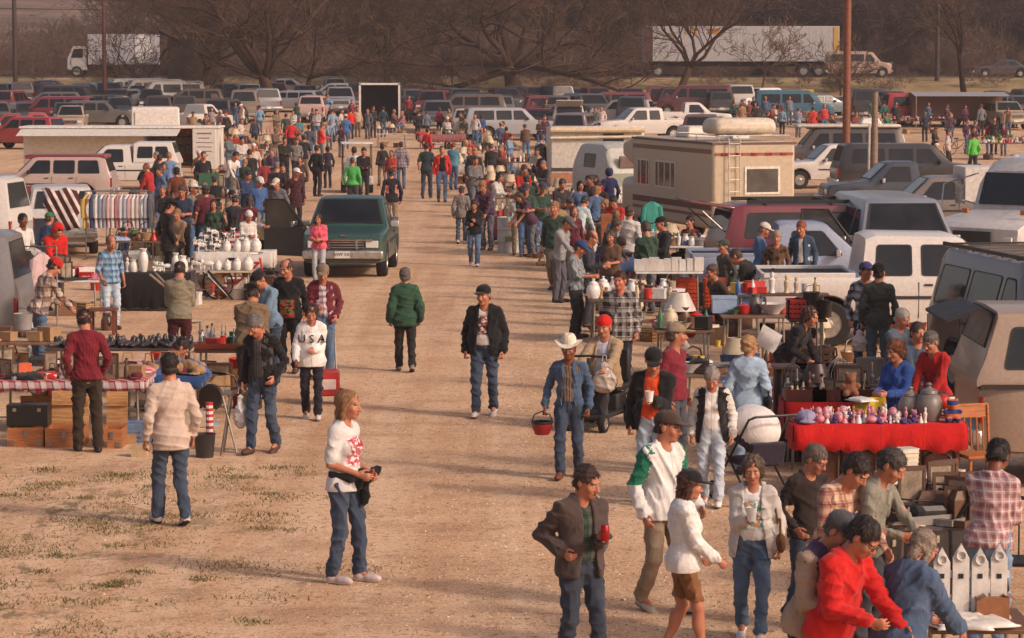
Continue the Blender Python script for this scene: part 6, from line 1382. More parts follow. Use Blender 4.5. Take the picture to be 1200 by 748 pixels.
def throng(where, group, seed, n, spots):
 r = random.Random(seed); TC = [('red', 'a82c28'), ('black', '232226'), ('navy', '2c3448'), ('grey', '6a6866'), ('brown', '5a4436'), ('denim blue', '4a6080'), ('white', 'bdb8b2'), ('maroon', '5c2630'), ('dark green', '2f4438'), ('tan', '8a7258'), ('pale blue', '7c90a4'), ('charcoal', '38363a'), ('plum', '4a3444')]
 for k in range(n):
  x0, x1, y0, y1 = r.choice(spots); (cn_, c), tp = r.choice(TC), r.choice(('jacket', 'jacket', 'sweater', 'shirt', 'tshirt')); ps = r.choice('shhlpfwi'); hd = r.choice(('2c221e', '4a3a30', '241d1a', '6a625c', '8a6a4a', '+3a3c44', '+c2beb8'))
  crowd(where, [(r.uniform(x0, x1), r.uniform(y0, y1), r.choice((0, 20, 60, 160, 190, 200, 300, 340)), ps, tp, c, r.choice((JB, JB, JG, JK, JT)), hd, f'a {cn_} {dict(tshirt="t-shirt").get(tp, tp)}')], group)
throng('packed between the left stalls', 'people packed between the left stalls', 8, 30, ((215, 330, 128, 160), (250, 345, 165, 205), (330, 400, 120, 160), (180, 240, 170, 215)))
throng('packed between the right stalls', 'people packed between the right stalls', 9, 32, ((520, 640, 112, 150), (545, 640, 150, 185), (600, 660, 185, 215), (640, 715, 205, 245)))
throng('among the far right stalls', 'people among the far right stalls', 10, 22, ((855, 990, 112, 128), (1000, 1200, 112, 135), (1030, 1200, 130, 150)))
throng('bending over the right stalls', 'people bending over the right stalls', 12, 12, ((600, 720, 215, 250), (690, 760, 240, 270), (565, 640, 190, 225)))
throng('behind the left stalls', 'people behind the left stalls', 13, 12, ((190, 330, 200, 240), (140, 250, 215, 245)))
# ---------------------------------------------------------------- goods, tables and small things
CN = [('white', 'd0ccc6'), ('cream', 'c2b295'), ('grey', '807c78'), ('black', '201e1e'), ('brown', '5e4030'), ('tan', '9a7a58'), ('red', 'b02822'), ('maroon', '5e2028'), ('orange', 'c4552a'), ('yellow', 'c9a83a'), ('green', '3c6a48'), ('blue', '3a5a8c'), ('pale blue', '8ea4bc'), ('pink', 'c07a86'), ('purple', '4c3a70'), ('teal', '3c7c80')]
CH = dict(CN)
def cname(h):
 c = lin(h); return min(CN, key=lambda p: sum((a ** .5 - b ** .5) ** 2 for a, b in zip(c, lin(p[1]))))[0]
KM = {}
def blob(cs, h=.012, amp=.004, seed=1):
 A_ = np.array([c[:3] for c in cs]); r = max(c[3] for c in cs) + .03; S = SDF(A_.min(0) - r, A_.max(0) + r, h)
 for c in cs:
  if len(c) == 4: S.ell(c[:3], (c[3],) * 3, None, .02)
  else: S.ell(c[:3], c[3:6], None, .015)
 if amp: S.folds(amp, seed, .07)
 V, F, O = S.mesh(); return mesh_np('blob', V, F, True)
def crumple(w, d, h, seed, n=16):
 r = np.random.default_rng(seed); xs = np.linspace(-w / 2, w / 2, n); ys_ = np.linspace(-d / 2, d / 2, n); X, Y = np.meshgrid(xs, ys_)
 Z = sum(np.abs(np.sin(X * r.normal(0, 14) + Y * r.normal(0, 14) + r.uniform(0, 6))) for _ in range(4)) / 4 * h
 e = np.clip(1.06 - np.maximum(np.abs(X) / (w / 2), np.abs(Y) / (d / 2)) ** 5, 0, 1); Z = Z * e + .004
 X2 = X * (1 + .08 * np.sin(Y * 22 + 1)); Y2 = Y * (1 + .08 * np.sin(X * 19))
 V = np.stack([X2, Y2, Z], 2).reshape(-1, 3); V2 = V.copy(); V2[:, 2] = .0; F = []
 for j in range(n - 1):
  for i in range(n - 1): a = j * n + i; F.append((a, a + 1, a + n + 1, a + n)); a += n * n; F.append((a, a + n, a + n + 1, a + 1))
 ring = [i for i in range(n)] + [j * n + n - 1 for j in range(1, n)] + [(n - 1) * n + i for i in range(n - 2, -1, -1)] + [j * n for j in range(n - 2, 0, -1)]
 for a, b in zip(ring, ring[1:] + ring[:1]): F.append((a, a + n * n, b + n * n, b))
 return mesh_np('cloth', np.concatenate([V, V2]), np.array(F, np.int32), True)
def K(kind_):
 """cached meshes for one kind of article: list of (part name, mesh, material maker)"""
 if kind_ in KM: return KM[kind_]
 L = []; m = lambda b, n='body': L.append((n, b.mesh(n) if isinstance(b, MB) else b))
 if kind_ == 'jar': m(MB().lathe([(0, 0), (.075, 0), (.10, .06), (.105, .12), (.085, .18), (.06, .20), (.06, .205), (0, .205)], 16)); m(MB().lathe([(.066, .205), (.06, .225), (.02, .245), (.014, .255), (.024, .268), (.014, .28), (0, .28)], 14), 'lid')
 elif kind_ == 'vase': m(MB().lathe([(0, 0), (.06, 0), (.075, .06), (.095, .2), (.085, .3), (.05, .37), (.075, .43), (.066, .43), (.04, .37), (0, .36)], 16))
 elif kind_ == 'bottle': m(MB().lathe([(0, 0), (.038, 0), (.04, .02), (.04, .15), (.015, .21), (.014, .26), (0, .26)], 12)); m(MB().lathe([(.018, .245), (.018, .275), (0, .275)], 10), 'cap')
 elif kind_ == 'jug': m(MB().lathe([(0, 0), (.07, 0), (.085, .05), (.08, .14), (.05, .2), (.06, .24), (.05, .24), (.04, .2), (0, .19)], 14)); m(MB().tube([(.055, 0, .21), (.12, 0, .2), (.13, 0, .13), (.08, 0, .07)], .011, 7), 'handle')
 elif kind_ == 'bowl': m(MB().lathe([(0, 0), (.06, 0), (.07, .02), (.14, .09), (.15, .10), (.135, .095), (.05, .03), (0, .025)], 18))
 elif kind_ == 'plate': m(MB().lathe([(0, 0), (.07, .0), (.13, .02), (.135, .025), (.07, .012), (0, .01)], 18))
 elif kind_ == 'cup': m(MB().lathe([(0, 0), (.03, 0), (.042, .10), (.038, .10), (.028, .01), (0, .01)], 14))
 elif kind_ == 'mug': m(MB().lathe([(0, 0), (.04, 0), (.042, .1), (.037, .1), (.035, .01), (0, .01)], 14)); m(MB().tube([(.04, 0, .08), (.07, 0, .075), (.07, 0, .035), (.04, 0, .025)], .006, 6), 'handle')
 elif kind_ == 'pot': m(MB().lathe([(0, 0), (.10, 0), (.115, .03), (.115, .13), (.12, .14), (.05, .165), (.02, .17), (.02, .19), (0, .195)], 18)); m(MB().tube([(.11, 0, .1), (.17, 0, .11), (.17, 0, .08), (.11, 0, .07)], .008, 6), 'handle'); m(MB().tube([(-.11, 0, .1), (-.17, 0, .11), (-.17, 0, .08), (-.11, 0, .07)], .008, 6), 'handle')
 elif kind_ == 'bucket': m(MB().lathe([(0, 0), (.12, 0), (.15, .28), (.155, .29), (.14, .28), (.11, .02), (0, .02)], 18)); m(MB().tube([(.15, 0, .28), (.12, -.08, .36), (0, -.1, .38), (-.12, -.08, .36), (-.15, 0, .28)], .005, 5), 'handle')
 elif kind_ == 'candlestick': m(MB().lathe([(0, 0), (.06, 0), (.05, .02), (.015, .04), (.02, .1), (.012, .16), (.03, .22), (.02, .24), (.012, .25), (.012, .36), (0, .37)], 12))
 elif kind_ == 'lamp': m(MB().lathe([(0, 0), (.08, 0), (.07, .03), (.03, .06), (.08, .16), (.06, .24), (.015, .28), (.015, .36), (0, .36)], 14), 'base'); m(MB().lathe([(.17, .32), (.10, .52), (.095, .52), (.165, .32)], 16), 'shade')
 elif kind_ == 'lampshade': m(MB().lathe([(.22, 0), (.20, .05), (.11, .24), (.105, .24), (.19, .05), (.21, 0)], 18))
 elif kind_ == 'box': m(MB().box(0, 0, 0, .24, .18, .14)); m(MB().box(0, 0, .14, .25, .19, .025), 'lid')
 elif kind_ == 'book': m(MB().box(0, 0, 0, .22, .16, .006).box(0, 0, .034, .22, .16, .006).box(0, .078, .0, .22, .006, .04)); m(MB().box(0, -.003, .006, .21, .15, .028), 'pages')
 elif kind_ == 'carton': m(MB().box(0, 0, 0, .40, .32, .28)); m(MB().box(-.15, -.1, .28, .12, .34, .006, ry=-35).box(.2, 0, .28, .14, .32, .006, ry=20), 'flap')
 elif kind_ == 'crate':
  b = MB(); w, d, h = .36, .30, .26
  for q in (1, -1):
   for k in range(4): b.box(0, q * d / 2, .01 + k * .065, w, .014, .045); b.box(q * w / 2, 0, .01 + k * .065, .014, d, .045)
   for k in range(7): b.box(-w / 2 + k * w / 6, q * d / 2, 0, .02, .02, h)
   for k in range(5): b.box(q * w / 2, -d / 2 + k * d / 4, 0, .02, .02, h)
   b.box(0, q * d / 2, h - .03, w + .03, .03, .03); b.box(q * w / 2, 0, h - .03, .03, d + .03, .03)
  b.box(0, 0, 0, w, d, .012); m(b)
 elif kind_ == 'basket': m(MB().lathe([(0, 0), (.12, 0), (.16, .12), (.165, .13), (.15, .12), (.11, .01), (0, .01)], 18, (0, 0, 0), 1.2, 1)); m(MB().tube([(.19, 0, .12), (.14, 0, .26), (0, 0, .31), (-.14, 0, .26), (-.19, 0, .12)], .01, 6), 'handle')
 elif kind_ == 'suitcase': m(MB().box(0, 0, 0, .5, .17, .34)); m(MB().tube([(-.08, 0, .34), (-.07, 0, .38), (.07, 0, .38), (.08, 0, .34)], .012, 6), 'handle'); m(MB().box(-.15, -.09, .24, .04, .01, .05).box(.15, -.09, .24, .04, .01, .05), 'latch')
 elif kind_ == 'radio': m(MB().box(0, 0, 0, .34, .14, .2)); m(MB().box(.09, -.073, .03, .13, .01, .13), 'speaker_grille'); m(MB().box(-.08, -.073, .12, .14, .01, .04), 'dial')
 elif kind_ == 'toolbox': m(MB().box(0, 0, 0, .44, .2, .16).box(0, 0, .16, .44, .2, .06, taper=.8)); m(MB().tube([(-.1, 0, .22), (-.09, 0, .27), (.09, 0, .27), (.1, 0, .22)], .01, 6), 'handle')
 elif kind_ == 'doll': m(MB().lathe([(0, 0), (.07, 0), (.05, .08), (.03, .13), (.035, .15), (.0, .17)], 12)); m(MB().lathe([(0, .155), (.025, .165), (.034, .195), (.025, .225), (0, .235)], 12), 'head')
 elif kind_ == 'plush': m(blob([(0, 0, .07, .07), (0, -.015, .165, .052), (.04, -.01, .21, .02), (-.04, -.01, .21, .02), (.07, -.03, .1, .026), (-.07, -.03, .1, .026), (.045, -.06, .03, .032), (-.045, -.06, .03, .032), (0, -.06, .155, .022)], .012, 0))
 elif kind_ == 'cow': m(blob([(0, 0, .14, .13, .06, .06), (-.15, 0, .19, .05, .04, .045), (-.2, 0, .17, .03, .028, .025), (.09, .03, .05, .02, .02, .06), (.09, -.03, .05, .02, .02, .06), (-.09, .03, .05, .02, .02, .06), (-.09, -.03, .05, .02, .02, .06), (-.15, .045, .23, .012, .02, .015), (-.15, -.045, .23, .012, .02, .015)], .009, 0))
 elif kind_ == 'shoe': m(blob([(0, .09, .04, .036, .05, .04), (0, .1, .08, .03, .035, .04), (0, 0, .035, .036, .08, .033), (0, -.1, .03, .04, .06, .028)], .011, 0))
 elif kind_ == 'cap': m(blob([(0, 0, .05, .09, .1, .06), (0, -.12, .02, .07, .07, .012)], .012, .003))
 elif kind_ == 'handbag': m(blob([(0, 0, .09, .13, .055, .09)], .014, .006)); m(MB().tube([(-.08, 0, .15), (-.06, 0, .26), (.06, 0, .26), (.08, 0, .15)], .009, 6), 'strap')
 elif kind_ == 'cloth': m(crumple(.5, .4, .11, 3))
 elif kind_ == 'blanket': m(crumple(.62, .5, .16, 8))
 elif kind_ == 'paper': m(crumple(.3, .4, .02, 5, 8))
 elif kind_ == 'frame': m(MB().box(0, 0, 0, .3, .025, .03).box(0, 0, .33, .3, .025, .03).box(-.135, 0, .03, .03, .025, .3).box(.135, 0, .03, .03, .025, .3)); m(MB().box(0, .004, .03, .24, .012, .3), 'picture')
 elif kind_ == 'clock': m(MB().box(0, 0, 0, .2, .1, .22, taper=.8)); m(MB().lathe([(.07, 0), (.07, .01), (0, .012)], 18).mesh('f'), 'dial')
 elif kind_ == 'fan': m(MB().lathe([(0, 0), (.09, 0), (.07, .02), (.015, .04), (.015, .16), (0, .16)], 12), 'base'); m(MB().wheelring(0, 0, .28, [(.13, -.03), (.14, 0), (.13, .03)], 16), 'guard')
 elif kind_ == 'tin': m(MB().lathe([(0, 0), (.06, 0), (.06, .12), (.062, .12), (.062, .14), (0, .14)], 14))
 elif kind_ == 'ball': m(MB().lathe([(.0001, 0)] + [(.11 * math.sin(a), .11 - .11 * math.cos(a)) for a in np.linspace(.2, 3.0, 9)] + [(.0001, .22)], 16))
 elif kind_ == 'tray': m(MB().box(0, 0, 0, .5, .32, .015).box(0, -.15, .015, .5, .02, .05).box(0, .15, .015, .5, .02, .05).box(-.24, 0, .015, .02, .28, .05).box(.24, 0, .015, .02, .28, .05))
 elif kind_ == 'figurine': m(MB().lathe([(0, 0), (.045, 0), (.04, .02), (.03, .05), (.04, .12), (.045, .17), (.02, .2), (.03, .23), (.028, .26), (0, .28)], 12))
 elif kind_ == 'hammer': m(MB().tube([(-.14, 0, .02), (.14, 0, .02)], .014, 6), 'handle'); m(MB().box(.14, 0, .0, .035, .12, .04), 'head')
 elif kind_ == 'birdcage':
  b = MB()
  for k in range(14): a = k * 6.283 / 14; b.tube([(.14 * math.cos(a), .14 * math.sin(a), 0), (.14 * math.cos(a), .14 * math.sin(a), .26), (.07 * math.cos(a), .07 * math.sin(a), .36), (0, 0, .4)], .004, 4, False)
  b.lathe([(.15, 0), (.15, .03), (0, .03)], 16); m(b)
 elif kind_ == 'plant': m(MB().lathe([(0, 0), (.07, 0), (.09, .12), (0, .12)], 12), 'pot'); m(blob([(0, 0, .22, .1), (.08, .02, .26, .06), (-.07, -.03, .28, .06), (0, .06, .32, .06)], .016, .03), 'leaves')
 KM[kind_] = L; return L
PHR = dict(jar='lidded canister', vase='tall vase', jug='jug', bowl='bowl', plate='plate', cup='cup', pot='cooking pot', box='lidded box', book='book', carton='cardboard carton', crate='slatted plastic crate', suitcase='suitcase', radio='radio', toolbox='toolbox', doll='doll figure', plush='soft toy', cow='spotted cow figure', shoe='shoe', cap='peaked cap', handbag='handbag', cloth='heap of cloth', blanket='folded blanket', paper='sheet of paper', frame='picture frame', clock='clock', tin='tin', tray='tray', figurine='figurine', hammer='hammer', plant='potted plant', lampshade='lampshade', fan='desk fan')
CLOTHY = {'cloth', 'blanket', 'cap', 'handbag', 'plush'}
ITEMS = []
def item(kind_, col, p, sc=1.0, rz=0, where='', label=None, pat='', group=None, col2=None, rough=.4):
 ps = K(kind_); c = cloth(col, pat or '', col2 or 'ffffff', '000000', .3 if pat == 'vstripe' else 1.0) if kind_ in CLOTHY else (cloth(col, pat, col2 or 'ffffff', '000000', 2.0) if pat else wood(col) if kind_ in ('frame', 'candlestick', 'tray') and cname(col) in ('brown', 'tan') else plain(col, rough, 0, .12, 14))
 sc = sc if isinstance(sc, tuple) else (sc,) * 3; root = None
 for i, (n, me) in enumerate(ps):
  m = c
  if i and n in ('cap', 'latch', 'handle', 'guard'): m = plain(col2 or ('2c2624' if n != 'latch' else 'a59a80'), .4, .3 if n in ('latch',) else 0)
  elif n == 'pages': m = plain('c9bfa8', .8)
  elif n in ('picture', 'dial', 'speaker_grille'): m = plain(col2 or '8a7a66', .6, 0, .5, 6)
  elif n == 'head': m = plain('b07a60', .5)
  elif n == 'shade': m = plain('b8a88c', .8)
  elif n == 'leaves': m = plain('3c5a34', .7, 0, .4)
  if root is None: root = obj(kind_ if kind_ not in ('cap', 'cloth', 'blanket', 'shoe') else dict(cap='peaked_cap', cloth='cloth_heap', blanket='folded_blanket', shoe='loose_shoe')[kind_], me, m, None, p, rz, scale=sc)
  else: obj(n, me, m, root)
 tag(root, label or f'{cname(col)} {PHR.get(kind_, kind_)} {where}', PHR.get(kind_, kind_).split()[-1] if kind_ not in ('cloth', 'blanket') else 'cloth', group or (f'goods {where}' if where else None)); ITEMS.append(root); return root
class Table: pass
def table(x0, x1, y, z, depth, label, col='8a6a4c', cloth_=None, rz=0, legs=True, drop=.0, cat='table', top=.035, pat='', c2='ffffff', clabel=None, cdrop=None, px_depth=0):
 a, b = at(x0, y, z), at(x1, y, z); c = (a + b) / 2; T = Table(); T.w = (b - a).length; T.d = depth; T.rz = rz
 f = Vector((-math.sin(R(rz)), math.cos(R(rz)), 0)); T.f = f; T.r = Vector((math.cos(R(rz)), math.sin(R(rz)), 0))
 c = c + f * depth / 2; c.z = terrain(c.y, c.x); T.c = c; T.z = z
 if label:
  t = thing('table', label, cat, c, rz); T.o = t
  obj('tabletop', MB().box(0, 0, z - top, T.w, depth, top), wood(col) if col not in CH.values() else plain(col, .5), t, bev=.006)
  if legs:
   for q in (1, -1):
    for v in (1, -1): obj('leg', MB().tube([(q * (T.w / 2 - .08), v * (depth / 2 - .08), 0), (q * (T.w / 2 - .10), v * (depth / 2 - .1), z - top)], .018, 6), STEEL(), t)
   obj('leg_brace', MB().tube([(-(T.w / 2 - .09), -depth / 2 + .09, .25), ((T.w / 2 - .09), -depth / 2 + .09, .25)], .010, 5), STEEL(), t)
 if cloth_:
  n = max(6, int(T.w / .06)); V, F = [], []; dr = cdrop if cdrop is not None else drop
  prof = [(-depth / 2 - .02, z + .006 - dr), (-depth / 2 - .018, z - dr * .5), (-depth / 2 - .012, z + .004), (depth / 2 + .012, z + .005), (depth / 2 + .02, z - min(dr, .3))]
  for i in range(n + 1):
   u = -T.w / 2 - .015 + (T.w + .03) * i / n
   for j, (yy, zz) in enumerate(prof):
    w_ = math.sin(i * 1.7 + math.sin(i * .9) * 1.3) * (.05 if j == 0 else .026 if j == 1 else 0); V.append((u, yy - abs(w_) * .8 - (.0), zz + (w_ * .5 if j == 0 else 0)))
  for i in range(n):
   for j in range(4): q = i * 5 + j; F.append((q, q + 5, q + 6, q + 1))
  for e in (0, n):                                             # ends hang too
   o = len(V); u = (-1 if e == 0 else 1) * (T.w / 2 + .03)
   for j in range(7): yy = -depth / 2 + depth * j / 6; V += [(u * .995, yy, z + .005), (u + .02 * math.sin(j * 2.1), yy, z - dr * (.9 + .1 * math.sin(j)))]
   for j in range(6): q = o + 2 * j; F.append((q, q + 1, q + 3, q + 2))
  o = obj('tablecloth', mesh_np('tablecloth', V, F, True), cloth(cloth_, pat, c2, '3a2a2a', .7), None, c, rz)
  s_ = o.modifiers.new('thick', 'SOLIDIFY'); s_.thickness = .006
  tag(o, clabel or f'{cname(cloth_)} cloth spread {label.split(" ", 1)[0] if 0 else ""}over the table', 'tablecloth')
 return T
def on(T, u, v, dz=.008): return T.c + T.r * (u * T.w / 2) + T.f * ((v - .5) * T.d) + Vector((0, 0, T.z + dz))
def fill(T, where, n, kinds, seed, rows=2, u0=-.93, u1=.93, v0=.14, v1=.86, smin=.8, smax=1.25, dz=.008):
 r = random.Random(seed); per = max(1, math.ceil(n / rows)); k = 0
 for j in range(rows):
  for i in range(per):
   if k >= n: return
   k += 1; kd, cols = r.choice(kinds); c = r.choice(cols.split())
   u = u0 + (u1 - u0) * (i + .5 + r.uniform(-.25, .25)) / per; v = v0 + (v1 - v0) * ((j + .5 + r.uniform(-.2, .2)) / rows)
   item(kd, CH.get(c.replace('_', ' '), c), on(T, u, v, dz), (lambda a, b_: (a, a, b_) if kd not in CLOTHY else a)(r.uniform(smin, smax), r.uniform(smin * .85, smax * 1.1)), r.uniform(-40, 40), where, col2=('1c1a1a' if kd == 'cow' else None), pat='spots' if kd == 'cow' else '')
def board(name, label, cat, p, w, h, th, m, rz=0, rx=0):
 o = obj(name, MB().box(0, 0, 0, w, th, h), m, None, p, 0, bev=.006); o.rotation_euler = (R(rx), 0, R(rz)); return tag(o, label, cat)
def garment(p, col, label, long_=.75, w=.42, pat='', rz=90, group=None, c2='ffffff'):
 """a shirt on a hanger: hook at p"""
 t = thing('hanging_shirt', label, 'shirt', p, rz, group)
 V, F = [], []; n = 9; prof = [(0, .05, .07), (-.05, .30, .06), (-.10, .46, .055), (-.2, .42, .05), (-.45, .40, .055), (-long_, .46, .075)]
 for z, ww, dd in prof:
  for k in range(12):
   a = 2 * math.pi * k / 12; V.append((ww * w / .84 * math.cos(a), dd * math.sin(a) * (1 + .35 * math.sin(k * 2.3 + z * 9)), z - .06))
 for j in range(len(prof) - 1):
  for k in range(12): a, b = j * 12 + k, j * 12 + (k + 1) % 12; F.append((a, a + 12, b + 12, b))
 obj('fabric', mesh_np('fabric', V, F, True), cloth(col, pat, c2), t)
 for q in (1, -1): obj('sleeve', MB().tube([(q * w * .46, 0, -.17), (q * w * .54, 0, -.4), (q * w * .52, 0, -.62)], [.07, .065, .055], 8), cloth(col, pat, c2), t)
 obj('hanger', MB().tube([(0, 0, .02), (0, 0, -.06), (-.18, 0, -.12), (.18, 0, -.12), (0, 0, -.06)], .006, 5), STEEL(), t); return t
MIX = [('box', 'brown white grey red'), ('jar', 'white cream brown'), ('bottle', 'brown green white cream'), ('figurine', 'white brown cream'), ('bowl', 'white brown grey'), ('lamp', 'brown cream'), ('tin', 'red grey cream'), ('book', 'brown red cream blue'), ('jug', 'white brown grey'), ('basket', 'tan brown'), ('candlestick', 'brown grey'), ('radio', 'black brown'), ('frame', 'brown tan'), ('pot', 'grey black red'), ('doll', 'red white pink'), ('plate', 'white cream'), ('clock', 'brown tan'), ('mug', 'white yellow blue')]
GL_ = [('bottle', 'white pale_blue cream green brown'), ('jar', 'white cream'), ('bowl', 'white cream grey tan'), ('plate', 'white cream'), ('jug', 'white grey brown'), ('figurine', 'white cream tan'), ('mug', 'white red blue black'), ('tin', 'grey white red'), ('cup', 'white red'), ('mug', 'cream brown'), ('box', 'white brown grey'), ('tin', 'brown black'), ('bowl', 'brown red'), ('book', 'white cream')]
SOFT = [('cloth', 'red white pink blue'), ('cap', 'black maroon brown'), ('handbag', 'brown black tan'), ('blanket', 'red blue cream')]
# ---------------------------------------------------------------- left of the lane
T = table(-14, 168, 447, .72, 1.15, 'long folding table under a red and white plaid cloth at the front left', cloth_='943038', pat='plaid', c2='b8aca8', cdrop=.13, clabel='red and white plaid cloth hanging over the front left table')
fill(T, 'on the plaid clothed table', 80, [('cloth', 'black brown grey'), ('cloth', 'red white'), ('cap', 'black brown maroon'), ('handbag', 'black brown'), ('shoe', 'black'), ('box', 'orange tan red'), ('hammer', 'brown'), ('tin', 'grey red'), ('frame', 'brown'), ('book', 'brown red'), ('mug', 'white black'), ('bottle', 'brown')], 1, 5, smin=.5, smax=.9)
T2 = table(132, 236, 443, .66, 1.0, 'low folding table with blankets behind the man in the beige shirt', cloth_='24406c', cdrop=.12, clabel='dark blue blanket spread over the low table of folded cloths')
fill(T2, 'on the low blanket table', 20, [('cloth', 'pink white red'), ('blanket', 'blue pale_blue pink'), ('cap', 'tan maroon'), ('handbag', 'tan')], 2, 2)
T = table(52, 222, 409, .70, 1.0, 'dark wooden table heaped with shoes', '4a3a30')
fill(T, 'on the table heaped with shoes', 60, [('shoe', 'black brown 3a302c 2c2624 4a4038')], 3, 4, smin=.95, smax=1.15)
T = table(-16, 60, 402, .62, .9, 'low plank table with buckets and frames at the left edge', '7a5a40')
fill(T, 'on the plank table at the left edge', 9, [('frame', 'brown'), ('book', 'cream red tan'), ('box', 'tan brown'), ('tin', 'grey'), ('cloth', 'pink tan')], 4, 2)
item('bucket', '8d8a88', at(24, 392, .62) + Vector((0, .25, .63)), 1.0, 0, label='galvanised grey metal bucket on the plank table at the left edge')
T = table(226, 300, 411, .76, .9, 'rough wooden table with a tray of tools', '6a4a34')
item('tray', '9c4a2c', on(T, .1, .3), (1.9, 1.2, 1.2), 0, label='reddish wooden tray holding small tools on the rough wooden table')
fill(T, 'on the rough tool table', 34, [('hammer', 'brown grey'), ('tin', 'red grey'), ('bottle', 'grey white'), ('box', 'red black green'), ('candlestick', 'grey')], 5, 3, dz=.03, smin=.6, smax=1.0)
for i, (x, y) in enumerate(((238, 462), (268, 458))): item('crate', '7a5638', at(x, y), 1.15, 5, label=('brown slatted crate under the tool table, left one', 'brown slatted crate under the tool table, right one')[i])
# chests, case and boxes on the ground in front
def chest(x0, x1, y, label, lid=True, h=.24, col='a5683c', lh=.42):
 a, b = at(x0, y), at(x1, y); w = (b - a).length; c = (a + b) / 2 + Vector((0, .25, 0)); t = thing('wooden_chest', label, 'chest', c)
 obj('chest_box', MB().box(0, -.24, 0, w, .02, h).box(0, .24, 0, w, .02, h).box(-w / 2 + .01, 0, 0, .02, .46, h).box(w / 2 - .01, 0, 0, .02, .46, h).box(0, 0, 0, w - .04, .46, .02), wood(col, 2), t)
 if lid: obj('lid', MB().box(0, .28, h - .01, w, .03, lh, rx=-7), wood('b88a58', 2), t); obj('lid_batten', MB().box(0, .262, h + lh * .55, w * .98, .03, .05, rx=-7), wood('a87848', 2), t)
 obj('latch', MB().box(0, -.255, h * .5, .05, .012, .09), STEEL(), t); obj('corner_plate', MB().box(-w / 2 + .05, -.254, .02, .06, .01, .06).box(w / 2 - .05, -.254, .02, .06, .01, .06), STEEL(), t); return t
chest(9, 51, 524, 'orange brown wooden chest under the black case', lid=False)
chest(53, 97, 525, 'orange brown wooden chest with raised lid left of the maroon sweater man')
chest(118, 143, 526, 'orange brown wooden chest with raised lid right of the maroon sweater man')
cs = item('suitcase', '22201e', at(31, 524) + Vector((0, .2, .25)), (1.02, 1.6, .78), 0, label='flat black hard case lying on the left wooden chest')
board('wooden_board', 'bare plywood board standing behind the black case', 'board', at(38, 505) + Vector((0, .3, 0)), .42, .42, .03, wood('a8744a', 2), 0, -8)
item('crate', '7088a8', at(165, 517), (1.0, 1.0, .95), 8, label='pale blue plastic crate behind the beige shirted man')
item('box', '9a7a54', at(151, 520), .75, 10, label='small tan wooden box beside the pale blue crate')
item('box', 'b09a78', at(164, 535), .8, -5, label='small cream wooden box in front of the pale blue crate')
bn = item('bucket', '2c2b2a', at(240, 536), (.88, .75, 1.0), 0, label='square black plastic tub beside the beige shirted man')
pl = thing('striped_pole', 'red and white spiral striped pole standing in the black tub', 'pole', at(246, 533) + Vector((0, 0, .22)))
b = MB()
b.tube([(.03 * math.cos(k * .5) * 0, 0, k * .03) for k in range(15)], .045, 10); obj('pole_shaft', b, plain('cfc9c2', .5), pl)
b = MB()
for k in range(6): b.lathe([(.047, .0), (.047, .035)], 12, (0, 0, .03 + k * .072))
obj('red_band', b, plain('b02822', .5), pl)
item('fan', '6f8a9c', at(246, 500) + Vector((.0, .2, .0)), 1.3, 70, label='small pale blue desk fan above the striped pole')
item('carton', 'b0a090', at(232, 500), .8, 0, label='white carton with a yellow band behind the black tub'); item('crate', '8c1f1c', at(284, 478), (.62, .6, .7), 0, label='small red crate with white script behind the grey haired man')
cr = MB()
for k, (a0, a1) in enumerate((((0, 0, 0), (.12, .0, .75)), ((.2, .0, 0), (.02, 0, .75)), ((0, .3, 0), (.12, .3, .75)))): cr.tube([a0, a1], .014, 6)
cr.box(.07, .15, .74, .1, .34, .02); tag(obj('folding_stool', cr, STEEL(), None, at(259, 534), 0), 'folded pale metal stool frame leaning by the black tub', 'stool')
def plastic_bag(p, label, h=.42, w=.24, col='cac7c4', name='plastic_bag'):
 t = thing(name, label, 'bag', p); m = NT('thin_plastic'); c = lin(col); m.bump(m.noise(14, 3), .6, .03); mt = m.fin(c, .35); m.b.inputs['Transmission Weight'].default_value = .0
 S = SDF(np.array((-.25, -.2, -h - .1)), np.array((.25, .2, .12)), .014); S.ell((0, 0, -h * .68), (w / 2, .075, h * .34), None, .03); S.cone((0, 0, -h * .5), (0, 0, -.05), w * .36, .03, .05, np.array((0, 1., 0)), 2.0); S.folds(.012, 4, .1)
 V, F, O = S.mesh(); obj('bag_body', mesh_np('bag_body', V, F, True), mt, t); obj('bag_handle', MB().tube([(-.03, 0, -.06), (-.02, 0, .02), (.02, 0, .02), (.03, 0, -.06)], .008, 5), mt, t); return t
plastic_bag(A['greencollar']['hand'][1] + Vector((-.02, 0, -.01)), 'thin white plastic bag hanging from the hand of the green collared man', .5, .2)
ct = thing('hand_cart', 'small red two wheeled cart behind the woman in the USA sweatshirt', 'cart', at(377, 477) + Vector((0, .35, 0)), 10)
obj('cart_box', MB().box(.05, 0, .12, .34, .3, .36), plain('9c2420', .5), ct, bev=.02); obj('cart_panel', MB().box(.05, -.157, .22, .22, .01, .14), plain('c9b8b0', .5), ct)
for q in (1, -1): wheel(ct, q * .24, 0, .11, .05, side=q)
obj('cart_handle', MB().tube([(-.12, .15, .4), (-.14, .35, .95), (.2, .35, .95), (.2, .15, .4)], .012, 6), STEEL(), ct)
